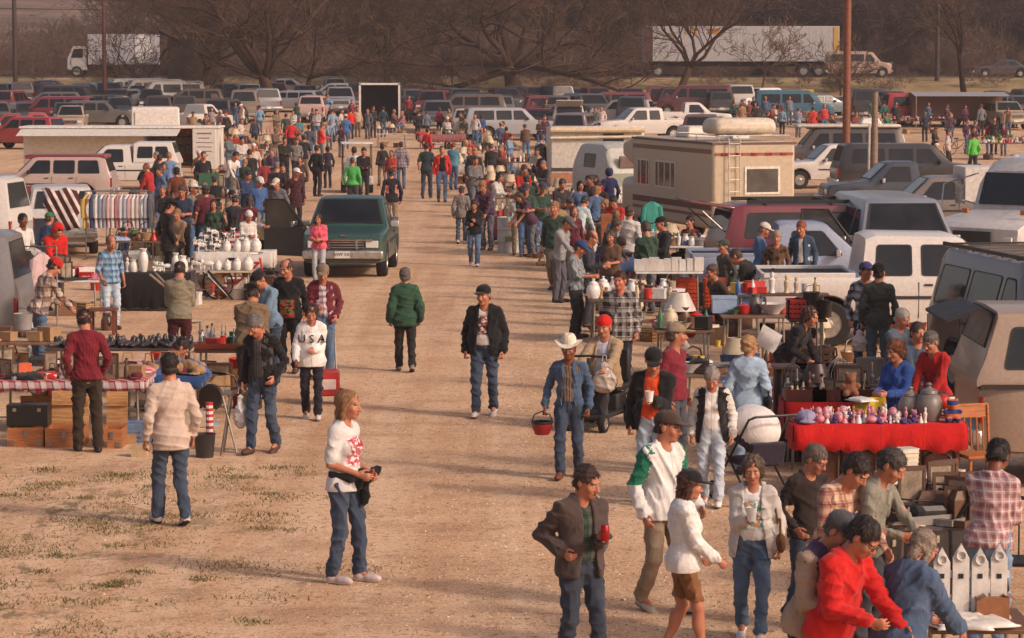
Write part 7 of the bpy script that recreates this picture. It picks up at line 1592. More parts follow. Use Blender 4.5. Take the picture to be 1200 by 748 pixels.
# ceramics
T = table(142, 221, 321, .72, 1.0, 'table under a long black cloth with white vases', cloth_='1d1a1b', cdrop=.66, clabel='long black cloth hanging to the ground beneath the white vases')
for u, k, s in ((-.72, 'jug', 1.0), (-.42, 'vase', 1.05), (-.05, 'plush', .9), (.1, 'plush', .85), (.3, 'cow', .8), (.55, 'vase', .85), (.75, 'jug', 1.3), (-.9, 'figurine', 1.0)): item(k, 'c9c5be', on(T, u, .4), s, 20, 'on the black clothed table', col2='2a2624')
T = table(221, 296, 318, .62, .7, 'low front ceramics table with white lidded canisters', 'b0a48c')
for u, k, s in ((-.8, 'cow', 1.0), (-.42, 'cow', .9), (-.12, 'jar', .78), (.18, 'jar', .8), (.48, 'jar', .95), (.82, 'jar', 1.1)): item(k, 'cdc8c0', on(T, u, .35), s, 15 if k == 'jar' else 0, 'on the low front ceramics table', pat='spots' if k == 'cow' and u < -.5 else '', col2='1c1a1a')
T = table(228, 319, 296, .76, .9, 'white clothed ceramics table behind the low one', cloth_='c2bcb4', cdrop=.35, clabel='white cloth draped over the rear ceramics table')
for u, k, s in ((-.85, 'cow', 1.0), (-.6, 'plate', 1.2), (-.45, 'cow', .9), (-.2, 'jar', .9), (.08, 'jar', .95), (.3, 'jar', 1.1), (.55, 'jar', 1.15)): item(k, 'cdc8c0', on(T, u, .3), s, 30, 'on the white clothed ceramics table', pat='spots' if k == 'cow' else '', col2='1c1a1a')
for k in range(7): item('cow', 'cdc8c0', on(T, -.9 + k * .16, .75, .06 + .1 * (k % 3)), .95, 20 * k, label=None, where='heaped at the back of the white clothed table', pat='spots', col2='1c1a1a')
def rod(p, q, r, label, cat='rod', col='2a2624', name='metal_rod'): return tag(obj(name, MB().tube([p, q], r, 7), plain(col, .3, .6)), label, cat)
for i, (a, b_) in enumerate((((176, 322), (206, 343)), ((182, 320), (210, 345)), ((238, 318), (268, 345)), ((244, 318), (274, 349)))):
 p = at(a[0], a[1], 1.0) + Vector((0, 0, 1.0)); q = at(b_[0], b_[1], .55) + Vector((0, -.3, .55)); rod(p, q, .022, ('upper chrome rod leaning left of the khaki shirt', 'lower chrome rod leaning left of the khaki shirt', 'upper dark rod leaning right of the khaki shirt', 'lower dark rod leaning right of the khaki shirt')[i], col=('a59f98', '8a847e', '2c2624', '3a302c')[i])
def bicycle(p, rz, col, label):
 t = thing('bicycle', label, 'bicycle', p, rz)
 for y in (-.5, .5):
  o = obj('wheel', MB().wheelring(0, y, .33, [(.305, -.018), (.335, 0), (.305, .018), (.305, -.018)], 24), RUBBER(), t); s = MB()
  for k in range(8): a = k * math.pi / 4; s.tube([(0, y, .33), (0, y + .3 * math.cos(a), .33 + .3 * math.sin(a))], .003, 4, False)
  obj('spokes', s, STEEL(), o)
 f = MB()
 for a, b_ in (((0, .5, .33), (0, .1, .33)), ((0, .1, .33), (0, .18, .78)), ((0, .18, .74), (0, -.38, .76)), ((0, -.38, .76), (0, .1, .33)), ((0, -.4, .86), (0, -.5, .33)), ((0, .18, .74), (0, .5, .33))): f.tube([a, b_], .022, 7)
 obj('frame', f, plain(col, .35), t); obj('handlebar', MB().tube([(-.27, -.28, .95), (-.15, -.40, .95), (.15, -.40, .95), (.27, -.28, .95)], .014, 6), CHROME(), t); obj('saddle', MB().box(0, .2, .79, .13, .26, .06, taper=.7), BLACKP(), t, bev=.02); return t
bicycle(at(283, 352), 75, 'b02822', 'red bicycle leaning beneath the ceramics tables')
bicycle(at(1125, 182), 80, '55504c', 'dark bicycle standing at the far right stalls')
# more stalls up the left side
def stall(x0, x1, y, z, d, label, where, n, kinds, seed, rows=2, cloth_=None, drop=.3, col='6a4e3a', pat='', c2='ffffff', **k):
 T_ = table(x0, x1, y, z, d, label, col, cloth_, cdrop=drop, pat=pat, c2=c2, clabel=f'{cname(cloth_)} cloth over the {label}'[:90] if cloth_ else None); fill(T_, where, int(n * 1.7), kinds, seed, rows + 1, **k); uw = where.replace('on the', 'under the', 1)
 for q in range(2): item(('carton', 'crate')[q % 2] if seed % 3 else 'carton', ('8a6442', '6a4a34', 'a08460', '4a3a34')[(seed + q) % 4], on(T_, -.5 + q * .9, .3 + .2 * q, -z + .005), .9, seed * 7 + q * 20, uw)
 return T_
stall(130, 203, 283, .74, 1.0, 'planked table with plants behind the black cloth', 'on the planked plant table', 14, [('plant', 'brown tan'), ('cloth', 'blue pale_blue tan'), ('basket', 'tan'), ('jug', 'brown'), ('doll', 'red')], 21)
stall(203, 262, 262, .76, 1.2, 'wooden table of brassware by the green board', 'on the brassware table', 22, MIX, 22, 3)
stall(180, 246, 240, .72, 1.2, 'laden brown table behind the black hatted person', 'on the laden brown table', 26, MIX, 23, 3)
stall(262, 286, 272, .8, .8, 'small table in a red and white striped cloth', 'on the striped cloth table', 4, [('pot', 'brown tan'), ('bowl', 'brown')], 24, 1, 'b03a40', .6, pat='stripe', c2='c9c0ba')
stall(247, 304, 180, .85, 1.0, 'long counter in a pinkish white cloth along the left crowd', 'on the pinkish white counter', 22, [('plush', 'red orange white tan'), ('bowl', 'orange red'), ('cap', 'white maroon'), ('box', 'red white blue'), ('ball', 'orange')], 25, 2, 'b8a8a0', .7)
stall(238, 300, 168, .75, .9, 'market table farther up behind the pinkish white counter', 'on the farther table behind the white counter', 16, MIX, 26, 2)
stall(300, 332, 158, .75, 1.2, 'table of white trinkets below the oak trunk', 'on the trinket table below the oak', 16, [('plate', 'white cream'), ('figurine', 'white cream pink'), ('doll', 'white pink red'), ('cup', 'white')], 27, 3)
stall(238, 276, 232, .74, .9, 'glass topped table beside the green board', 'on the glass topped table', 14, GL_ + [('tin', 'green')], 28, 2)
stall(60, 116, 329, .68, .9, 'white topped table behind the red hood', 'on the white topped table', 8, [('frame', 'black brown'), ('box', 'pink white red'), ('tray', 'black'), ('cloth', 'pink white')], 29, 2, col='d0ccc6')
stall(120, 180, 262, .6, .8, 'low table under the clothes rail', 'under the clothes rail', 14, [('handbag', 'brown black'), ('shoe', 'brown black'), ('basket', 'tan'), ('cloth', 'blue grey')], 30, 2)
board('green_board', 'flat dark green board standing upright among the left stalls', 'board', place(245, 203, 1.35, 0), .62, 1.35, .04, plain('2c5a40', .6), 3)
board('tilted_board', 'dark tilted panel with a white edge propped beside the grey van', 'board', at(52, 262, .9) + Vector((-.2, 0, .72)), 1.0, .05, 1.1, plain('2c2a2b', .5), 10, 25)
st = MB().box(0, 0, .42, .5, .4, .04)
for q in (1, -1):
 for v in (1, -1): st.box(q * .2, v * .15, 0, .05, .05, .42)
tag(obj('side_table', st, wood('6a3a28'), None, at(121, 392), 0), 'small brown wooden side table by the blue plaid man', 'table')
# clothes rail
a, b_ = at(100, 224, 1.65), at(181, 223, 1.65); b_.y = a.y; rk = thing('clothes_rail', 'long metal clothes rail full of shirts beside the maroon wagon', 'clothes rail', (a + b_) / 2)
w_ = (b_ - a).length; obj('rail', MB().tube([(-w_ / 2, 0, 1.65), (w_ / 2, 0, 1.65)], .018, 7), STEEL(), rk)
for q in (1, -1): obj('upright', MB().tube([(q * w_ / 2, 0, 0), (q * w_ / 2, 0, 1.65)], .018, 7), STEEL(), rk); obj('foot', MB().box(q * w_ / 2, 0, 0, .05, .6, .04), STEEL(), rk)
cols = 'b8a050 8a5a3a 3a4a66 c9c4be 7c8498 c9c0b8 8a8a92 c2a0a4 c9c2ba b8b0b0 a8707c c4bcb4 9aa2b0 c8c0b8 c29a9a cfc8c2 c0b0a4 7c8494 c4bcbc 9a9aa4 55565e'.split()
for i, c in enumerate(cols): garment(a.lerp(b_, (i + .6) / (len(cols) + .2)) + Vector((0, 0, 1.63)), c, f'{cname(c)} shirt hanging on the long clothes rail', .8, .40, 'vstripe' if i % 4 == 1 else '', 68 + (i * 37) % 30, 'shirts hanging on the clothes rail', 'c9c4be')
for i, (x, y, c, lb, l) in enumerate(((22, 288, 'c07a92', 'long pink coat hanging beside the grey van', 1.0), (38, 286, '9a9896', 'pale grey coat hanging next to the pink coat', 1.0), (48, 292, 'b8a0a0', 'pale patterned blouse hanging right of the grey coat', .8), (31, 290, '2a2628', 'black coat hanging between the pink and grey coats', 1.15))):
 p = place(x, y, 1.6, 0); garment(p + Vector((0, 0, 1.6)), c, lb, l, .4, '', 30 + i * 12, None, '55505a')
hs = place(18, 289, 1.62, 0); he = place(52, 289, 1.62, 0); tag(obj('hanging_rod', MB().tube([hs + Vector((-.3, .03, 1.62)), he + Vector((.2, .03, 1.62))], .015, 6).tube([he + Vector((.2, .03, 0)), he + Vector((.2, .03, 1.62))], .015, 6), STEEL()), 'metal rod holding coats beside the grey van', 'rod')
hb = item('blanket', '4a2420', place(74, 222, 1.62, 0) + Vector((0, -.42, 1.15)), (1.5, 2.0, 1.2), 0, label='brown blanket with white stripes hung over the open white hatchback', pat='vstripe', col2='c9c0b8'); hb.rotation_euler = (R(78), 0, R(4))
# ---------------------------------------------------------------- right of the lane, nearest first
def sideboard(x0, x1, y, z):
 a, b = at(x0, y, z), at(x1, y, z); w = (b - a).length; c = (a + b) / 2; c.z = 0; c += Vector((0, .3, 0)); t = thing('sideboard', 'carved dark brown wooden sideboard under the bright red cloth', 'sideboard', c); D = wood('4a2a1e', 2, .4)
 obj('carcass', MB().box(0, .02, .06, w, .5, z - .1), D, t, bev=.01); obj('top', MB().box(0, 0, z - .05, w + .06, .6, .045), D, t, bev=.01)
 n = 4
 for k in range(n):
  x = -w / 2 + (k + .5) * w / n; p = obj('door_panel', MB().box(x, -.245, .14, w / n * .8, .02, z - .32), wood('5a3424', 2, .35), t, bev=.008)
  obj('arched_trim', MB().tube([(x - w / n * .34, -.262, .2), (x - w / n * .34, -.262, z - .34), (x, -.262, z - .25), (x + w / n * .34, -.262, z - .34), (x + w / n * .34, -.262, .2)], .016, 6), D, p)
 for k in range(n + 1): obj('turned_post', MB().lathe([(.03, .06), (.045, .1), (.03, .16), (.04, .3), (.025, .45), (.045, .55), (.035, z - .1)], 10, (-w / 2 + k * w / n, -.25, 0)), D, t)
 return t
sideboard(946, 1122, 500, .80)
T = table(932, 1132, 499, .83, .75, None, cloth_='b81c1a', cdrop=.28, clabel='bright red cloth hanging over the front of the carved sideboard')
fill(T, 'on the bright red cloth', 84, [('doll', 'purple pink white'), ('plush', 'white pink purple'), ('figurine', 'purple white pink'), ('cap', 'purple'), ('ball', 'pink')], 41, 4, u1=.6, smin=.35, smax=.62)
item('jar', '6a6460', on(T, .62, .5), 1.5, 0, label='big dusty glass jar on the right of the bright red cloth'); item('jar', '7a746c', on(T, .42, .65), 1.3, 0, label='big grey glass jar left of the dusty glass jar'); item('ball', 'b02822', on(T, .80, .6, .12), .8, 0, label='shiny red ball on the right of the bright red cloth')
item('plush', 'b0603a', on(T, .88, .35), 1.15, 0, label='striped orange and blue clown toy at the right of the red cloth', pat='stripe', col2='2c3a6a'); item('cap', '8a84a0', on(T, -.85, .3), 1.3, 0, label='pale lilac cap at the left end of the bright red cloth')
item('plush', '7a5038', on(T, -.28, .85, .25), 1.2, 0, label='brown teddy bear held up above the bright red cloth')
for k in range(8): item('book', ('5a3a30', 'b0a698', '6a2a2a', '3a3a44')[k % 4], on(T, .86, 1.05, -.1 + k * .042), 1.0, k * 3, 'in the stack behind the clown toy')
T = table(922, 1042, 472, .80, .75, 'table under a red cloth behind the sideboard', cloth_='a81c1c', cdrop=.3, clabel='red cloth over the table behind the sideboard')
for i, u in enumerate((-.62, -.1, .45)): item('tray', '4a1f1a', on(T, u, .2), (.95, .9, 2.2), 0, label=('left', 'middle', 'right')[i] + ' dark red display tray on the rear red table')
fill(T, 'on the rear red table', 46, [('figurine', 'cream brown white grey'), ('candlestick', 'grey brown'), ('frame', 'brown'), ('jug', 'grey cream'), ('bottle', 'cream white')], 42, 3, v0=.3, smin=.6, smax=1.1)
item('birdcage', '8a847c', on(T, .1, .6), 1.2, 0, label='wire birdcage on the rear red table'); item('lampshade', '3a2018', on(T, -.35, .6, .2), .9, 0, label='dark brown lampshade on the rear red table'); item('birdcage', '4a4440', on(T, -.8, .7), 1.0, 0, label='dark wire cage full of spoons at the left of the rear red table')
for k, (u, h) in enumerate(((-.75, .0), (-.3, .0), (.15, .0))):
 p = on(T, u, 1.15, -.8); g = thing('display_case', ('left', 'middle', 'right')[k] + ' tall glass display case in front of the leaning woman', 'display case', p); obj('glass_panel', MB().box(0, -.15, .05, .42, .012, 1.05), glass('2c2624', .1), g)
 for q in (1, -1): obj('corner_post', MB().box(q * .22, -.15, 0, .03, .03, 1.15), wood('4a3020'), g)
 obj('case_body', MB().box(0, .05, 0, .42, .36, 1.1), plain('241c1a', .6), g); obj('case_top', MB().box(0, 0, 1.12, .48, .42, .03), wood('4a3020'), g)
# wooden chair
ch = thing('wooden_chair', 'honey coloured wooden chair with a spindle back behind the books', 'chair', at(1150, 585) + Vector((0, .2, 0)), 15); HW = wood('a8642e', 3)
obj('seat', MB().box(0, 0, .44, .44, .42, .04), HW, ch, bev=.01)
for q in (1, -1):
 for v in (1, -1): obj('leg', MB().tube([(q * .19, v * .18, 0), (q * .17, v * .16, .44)], .02, 7), HW, ch)
 obj('back_post', MB().tube([(q * .2, .18, .44), (q * .21, .26, .98)], .018, 7), HW, ch)
for k in range(5): obj('spindle', MB().tube([(-.14 + k * .07, .19, .46), (-.15 + k * .075, .25, .86)], .009, 6), HW, ch)
obj('top_rail', MB().box(0, .255, .84, .46, .025, .16, rx=-8), HW, ch, bev=.01)
BK = [('book', 'white cream grey tan'), ('paper', 'white cream'), ('book', 'red brown blue')]
T = table(1046, 1158, 571, .72, .95, 'folding table covered with books and papers on the right', '6f6a66'); fill(T, 'on the far book table', 46, BK, 43, 4)
for k in range(6): item('book', ('c9c2b6', 'b07a7a', 'c2bcae')[k % 3], on(T, -.62, .55, .05 + k * .042), 1.15, k * 4, 'in the pale stack on the far book table')
T = table(1060, 1165, 618, .70, .9, 'nearer folding table of magazines and tools', '5a5450'); fill(T, 'on the nearer magazine table', 60, BK + [('toolbox', 'black brown'), ('frame', 'brown'), ('tray', 'brown grey')], 44, 3)
item('handbag', '6a4a2c', on(T, -.2, .95), 1.1, 0, label='brown leather handbag among the magazines'); item('bowl', 'a59c92', on(T, -.9, .3), 1.0, 0, label='shiny metal bowl at the left of the nearer magazine table', rough=.2)
# wrought iron bench
ib = thing('iron_bench', 'dark wrought iron bench with a curved back near the birdhouse', 'bench', at(1185, 735) + Vector((.2, .75, 0)), -8); IR = plain('24211f', .5, .4)
obj('seat', MB().box(0, 0, .42, 1.2, .45, .03), IR, ib)
for q in (1, -1):
 obj('arm', MB().tube([(q * .6, -.2, 0), (q * .6, -.22, .6), (q * .6, -.1, .68), (q * .6, .2, .66), (q * .58, .24, .4)], .018, 7), IR, ib); obj('leg', MB().tube([(q * .58, .22, 0), (q * .58, .24, .45)], .018, 7), IR, ib)
obj('back_rail', MB().tube([(-.6, .24, .66), (-.45, .27, .88), (0, .29, .95), (.45, .27, .88), (.6, .24, .66)], .018, 7), IR, ib)
for k in range(9): obj('back_bar', MB().tube([(-.48 + k * .12, .24, .44), (-.46 + k * .115, .28, .9 - abs(k - 4) * .012)], .008, 5), IR, ib)
# nearest stall with the white fence birdhouse
T = table(1092, 1215, 738, .70, .8, 'wooden stall table with the white fence ornament', '6a4a34')
for i, (u, v, r_) in enumerate(((-.55, .12, 8), (-.2, .1, -12), (.12, .14, 20), (-.38, .3, -25))): item('paper', 'd2ccc2', on(T, u, v, .012 + i * .006), (1.1, .9, 2.0), r_, label=('left large white sheet', 'second white sheet', 'right white sheet', 'rear white sheet')[i] + ' of paper beneath the white fence ornament')
fe = thing('fence_ornament', 'white picket fence ornament with pointed birdhouse tops', 'ornament', on(T, -.12, .45) , 0); WH = plain('c6c2bb', .6, 0, .2)
for k in range(4):
 x = -.21 + k * .14; pk = obj('picket', MB().prism([(0, 0), (.03, 0), (.03, .42 + .03 * (k % 2)), (0, .42 + .03 * (k % 2))], x - .06, x + .06), WH, fe); z_ = .42 + .03 * (k % 2)
 b = MB(); b.put([(x - .06, 0, z_), (x + .06, 0, z_), (x, 0, z_ + .11), (x - .06, .03, z_), (x + .06, .03, z_), (x, .03, z_ + .11)], [(0, 1, 2), (5, 4, 3), (0, 3, 4, 1), (1, 4, 5, 2), (2, 5, 3, 0)]); obj('point', b, WH, pk)
 rg_ = MB(); 
 for k2 in range(12): a1, a2 = k2 * .5236, (k2 + 1) * .5236; rg_.tube([(x + .035 * math.cos(a1), -.012, z_ + .02 + .035 * math.sin(a1)), (x + .035 * math.cos(a2), -.012, z_ + .02 + .035 * math.sin(a2))], .008, 5)
 obj('ring', rg_, WH, pk); obj('slot', MB().box(x, -.003, .3, .035, .006, .035), BLACKP(), pk)
obj('cross_rail', MB().box(0, .045, .12, .58, .03, .05).box(0, .045, .3, .58, .03, .05), WH, fe); obj('base', MB().box(0, .08, 0, .6, .2, .02), WH, fe)
item('jug', 'c4c0b8', on(T, .35, .85), 1.2, 0, label='white plastic jug behind the white fence ornament'); item('carton', '8a5a3a', on(T, .3, .5), .6, 0, label='small brown carton right of the white fence ornament')
# left part of the right side
T = table(800, 884, 440, .74, .95, 'folding table with a yellow mug behind the grey haired woman', '6a5a4c')
item('mug', 'c9a024', on(T, -.48, .6), 1.9, 0, label='large yellow mug on the folding table'); fill(T, 'on the yellow mug table', 14, [('plate', 'white grey'), ('bowl', 'tan orange white'), ('tray', 'grey brown'), ('pot', 'black'), ('cap', 'white grey'), ('book', 'yellow white')], 51, 2)
for i, (x, y, s, c) in enumerate(((905, 452, 1.0, '8a5a3a'), (925, 470, 1.1, '94643e'), (898, 482, .9, '7a4e34'), (872, 470, .9, '8a6444'), (862, 500, .8, '3a2c26'), (935, 492, .9, '6f4a34'))): item('carton', c, at(x, y), s, 8 * i - 15, label=('upper left', 'upper right', 'lower left', 'inner left', 'dark lower', 'lower right')[i] + ' brown carton stacked behind the pale denim shirt')
cd = board('white_card', 'tilted white card leaning against the cartons', 'card', at(896, 432) + Vector((0, .1, .3)), .36, .34, .012, plain('c4beb8', .7), 10, -15); cd.rotation_euler[1] = R(30)
T = table(846, 926, 371, .76, .9, 'folding table with a red pot and a white bowl', '7a5a46')
for u, v, k, c, s in ((-.6, .4, 'bowl', '4a7a4c', .7), (-.3, .45, 'pot', 'b02822', .9), (.05, .5, 'jug', '5a5450', 1.3), (.55, .4, 'bowl', 'c6c2bc', 1.7), (.85, .6, 'tin', '8a2a24', 1.0), (-.85, .7, 'box', '8ea4bc', 1.6)): item(k, c, on(T, u, v), s, 0, 'on the red pot table')
T = table(890, 972, 345, 1.05, .35, 'narrow raised shelf of figures before the white pickup', '5a4032')
for u, k, c, s in ((-.62, 'figurine', 'cfcac2', 1.25), (-.58, 'cap', '26221f', .45), (-.2, 'figurine', 'b8a484', 1.05), (.08, 'figurine', 'b0a08c', .95), (.35, 'tin', 'c2bdb6', 1.1), (.62, 'bottle', '9a7a4a', .9), (-.9, 'box', 'b02822', .6)): item(k, c, on(T, u, .5, .008 if k != 'cap' else .36), s, 0, 'on the narrow raised shelf')
T = table(925, 970, 375, .85, .7, 'dark table with a red crate beside the leaning woman', '3a2a24'); item('crate', '9c2420', on(T, -.3, .5), 1.1, 0, label='bright red slatted crate beside the narrow raised shelf'); fill(T, 'on the dark table by the red crate', 7, [('box', 'red white brown'), ('bottle', 'red white'), ('bucket', 'black')], 53, 1, u0=.0)
T = table(862, 896, 346, .95, .5, 'small grey stand of bottles beside the orange crates', '4a4a4a'); item('box', '6a84b0', on(T, .1, .5, -.34), (1.7, 1.6, 2.2), 0, label='translucent blue plastic box in the small grey stand'); fill(T, 'on the small grey bottle stand', 12, [('bottle', 'white red yellow blue'), ('box', 'white yellow red'), ('tin', 'purple red')], 54, 2)
# orange crates
for sx, sy, zz, n, nm, s in ((806, 362, .30, 2, 'left orange', 1.02), (838, 362, .30, 2, 'right orange', 1.02), (1053, 384, .0, 4, 'orange red left', .85), (1075, 384, .0, 4, 'orange red right', .85)):
 p = at(sx, sy, zz)
 for k in range(n):
  w_ = ('bottom', 'second', 'third', 'top')[k] if n == 4 else ('lower', 'upper')[k]
  c_ = item('crate', 'b8431f', p + Vector((0, .2, zz + k * .275 * s)), s, 2, label=f'{w_} crate of the {nm} plastic crate stack', group='orange plastic crates')
  if n == 4: obj('paper_label', MB().box(0, -.172, .12, .2, .006, .07), plain('cfc9c0', .7), c_)
T = table(784, 860, 368, .30, .6, 'low bench beneath the two orange crate stacks', '5a4436')
T = table(745, 824, 319, .98, .45, 'raised white shelf lined with white boxes', 'd0ccc6')
for k in range(9): item('box', ('c9c4bc', 'bdb6ac', 'c2bab0')[k % 3], on(T, -.88 + k * .22, .45), (.72, .7, 1.25 + .12 * (k % 3)), k * 2 - 6, 'on the raised white shelf')
T = stall(690, 800, 352, .76, 1.3, 'wide table of glassware and crockery behind the plaid flannel man', 'on the wide glassware table', 46, GL_, 55, 4, col='5a4436')
T = stall(768, 838, 388, .74, 1.1, 'table with a white lampshade and stacked dishes', 'on the lampshade table', 20, GL_ + [('pot', 'red grey'), ('box', 'black red')], 56, 3)
item('lampshade', 'b8b0a4', on(T, -.1, .6, .25), 1.15, 0, label='big ribbed white lampshade on the dish table'); item('lamp', '8a7a68', on(T, -.1, .62), .8, 0, label='lamp base beneath the ribbed white lampshade')
for k in range(5): item('plate', 'c2bdb4', on(T, -.72, .3, .01 + k * .022), 1.0, 0, 'in the left dish pile on the lampshade table')
item('tray', 'a02a26', on(T, .5, .55, .1), 1.0, 0, label='red plastic tray by the ribbed white lampshade')
stall(690, 760, 302, .76, 1.0, 'blue clothed table behind the grey striped shirt', 'on the blue clothed table', 20, GL_ + [('box', 'blue red')], 57, 3, '44587c', .3)
stall(735, 835, 289, .76, 1.1, 'long white topped table before the maroon hatch', 'on the white topped table before the maroon hatch', 34, MIX + GL_, 58, 3, col='d0ccc6')
stall(648, 700, 276, .72, .9, 'wooden table with a carved box by the pale grey shirt', 'on the carved box table', 12, MIX, 59, 2)
stall(575, 662, 254, .74, 1.1, 'long table in a maroon cloth by the white drum', 'on the maroon clothed lane table', 30, [('box', 'red brown'), ('frame', 'brown'), ('figurine', 'white cream'), ('book', 'red brown'), ('bottle', 'white brown')], 60, 3, '4a2026', .6)
stall(640, 735, 239, .76, 1.4, 'crowded table of china in front of the camper', 'on the crowded china table', 48, GL_ + MIX, 61, 4)
stall(570, 640, 228, .74, 1.2, 'crowded table of bric-a-brac beside the lane', 'on the bric-a-brac table', 40, MIX, 62, 4)
stall(553, 594, 212, .85, .9, 'table in a bright red cloth beside the lane', 'on the bright red lane table', 12, MIX, 63, 2, 'b02a26', .12)
stall(585, 660, 207, .76, 1.4, 'long crockery table behind the bright red lane table', 'on the long crockery table', 36, GL_ + MIX, 64, 3)
stall(528, 566, 193, .76, 1.2, 'lane table near the open red jacket', 'on the lane table near the red jacket', 18, MIX, 65, 3, 'a8a098', .4)
stall(592, 650, 190, .76, 1.2, 'market table beside the yellow and black hanging cloths', 'on the table beside the hanging cloths', 20, MIX + SOFT, 66, 3)
stall(552, 610, 176, .76, 1.2, 'market table farther along the lane beneath the crowd', 'on the table farther along the lane', 18, MIX, 67, 2)
stall(440, 476, 157, .74, 1.2, 'white framed table at the head of the lane', 'on the white framed table', 12, MIX + [('plush', 'red orange white')], 68, 2, col='d0ccc6')
stall(490, 545, 158, .76, 1.2, 'market table among the crowd at the head of the lane', 'on the table at the head of the lane', 16, MIX + SOFT, 69, 2, '8a5a5a', .4)
stall(1045, 1118, 142, .76, 1.2, 'long far right table covered in reddish goods', 'on the long far right table', 30, [('bowl', 'red brown'), ('basket', 'brown tan'), ('box', 'red brown white'), ('plush', 'white pink')], 70, 3)
stall(1142, 1215, 168, .8, 1.8, 'wide far right table heaped with soft toys and flowers', 'on the heaped far right table', 44, [('plush', 'pink white yellow blue red green'), ('ball', 'white pink yellow'), ('doll', 'pink white red'), ('plant', 'red white')], 71, 4)
stall(860, 985, 136, .74, 1.2, 'long far table below the yellow slide', 'on the long far table', 30, MIX, 72, 2)
stall(1000, 1050, 141, .74, 1.2, 'far table between the poles and the red van', 'on the far table between the poles', 14, MIX, 73, 2)
# single things of the right side
dm = thing('metal_drum', 'white and grey metal drum standing beside the lane', 'drum', at(596, 297) + Vector((0, .28, 0))); DM = plain('a6a6a4', .5, .2, .3, 4)
obj('drum_shell', MB().lathe([(0, 0), (.28, 0), (.29, .02), (.28, .04), (.28, .29), (.29, .31), (.28, .33), (.28, .58), (.29, .60), (.28, .62), (.28, .86), (.295, .88), (.28, .89), (.26, .87), (0, .87)], 22), DM, dm); obj('green_patch', MB().box(0.02, -.283, .3, .2, .012, .12), plain('5a6a5a', .6), dm)
S = SDF(np.array((-.5, -.3, -.1)), np.array((.5, .3, 1.5)), .025); S.cone((.22, 0, .1), (-.18, 0, .95), .15, .16, .05); S.cone((.22, 0, .1), (.05, 0, .3), .18, .15, .05); S.folds(.012, 3, .15); V, F, O = S.mesh()
gb = tag(obj('golf_bag', mesh_np('golf_bag', V, F, True), plain('262324', .7), None, at(655, 312)), 'dark golf bag leaning beside the lane near the white drum', 'golf bag')
for k in range(5): obj('club', MB().tube([(-.18 + k * .03, .02 * k - .04, .95), (-.30 + k * .05, .03 * k - .06, 1.25)], .012, 5).box(-.31 + k * .05, .03 * k - .06, 1.23, .05, .03, .07), STEEL(), gb)
item('handbag', '8a7a58', at(637, 312) + Vector((0, 0, 0)), (1.6, 1.2, .7), 0, label='tan bag lying at the foot of the dark golf bag')
board('wooden_board', 'tall orange brown wooden panel standing among the right stalls', 'panel', place(713, 251, 1.35, 0), .33, 1.35, .25, wood('9c5a34', 2))
tl = place(764, 233, 1.7, 0); tt_ = garment(tl + Vector((0, 0, 1.7)), '3c8a7c', 'bright teal garment hanging beside the motorhome', 1.1, .4, '', 20)
for i, (x, c, lb) in enumerate(((640, 'c09a2a', 'long yellow cloth hanging from the travel trailer corner'), (634, '2a2624', 'black cloth hanging left of the long yellow cloth'), (648, '6a2430', 'dark red cloth hanging right of the long yellow cloth'))): garment(place(x, 166, 1.9, 0) + Vector((0, -.1 * i, 1.9)), c, lb, 1.3, .34, '', 15)
def chairx(p, rz, label, col):
 t = thing('patio_chair', label, 'chair', p, rz); m = plain(col, .5); b = MB()
 obj('seat', MB().box(0, 0, .4, .46, .44, .03), m, t, bev=.01)
 for k in range(5): obj('back_slat', MB().box(0, .24, .48 + k * .09, .44, .015, .055, rx=-14), m, t)
 for q in (1, -1): obj('leg', MB().tube([(q * .22, -.2, 0), (q * .22, .26, .9)], .015, 6), STEEL(), t); obj('leg', MB().tube([(q * .22, .2, 0), (q * .22, -.2, .62)], .015, 6), STEEL(), t); obj('arm', MB().tube([(q * .24, -.2, .62), (q * .24, .24, .64)], .018, 6), m, t)
 return t
chairx(at(645, 312), 30, 'white folding chair beside the dark golf bag', 'c9c4be'); chairx(place(806, 274, .9, 0), 340, 'white slatted lawn chair before the maroon hatch', 'c2bdb8'); chairx(place(822, 276, .9, 0), 20, 'second white lawn chair nearer the orange crates', 'bab4ae')
chairx(at(915, 530), 60, 'pale blue folding chair left of the bright red cloth', '6f8094')
# golf cart
gc = thing('golf_cart', 'small golf cart with a flat white canopy in the lane', 'golf cart', place(418, 167, 1.8, 0), 185); GW = plain('c9c4ba', .5)
obj('canopy', MB().box(0, 0, 1.75, 1.15, 1.5, .06), GW, gc, bev=.02); obj('cart_body', MB().box(0, .1, .3, 1.1, 2.0, .3), GW, gc, bev=.05); obj('seat', MB().box(0, .25, .6, 1.0, .45, .12), plain('8a7a66', .7), gc, bev=.03); obj('seat_back', MB().box(0, .5, .7, 1.0, .1, .4), plain('8a7a66', .7), gc, bev=.03)
for q in (1, -1):
 for y in (-.65, .65): obj('canopy_post', MB().tube([(q * .52, y, .55), (q * .52, y * .95, 1.75)], .018, 6), BLACKP(), gc)
 for y in (-.7, .75): wheel(gc, q * .48, y, .22, .16, side=q)
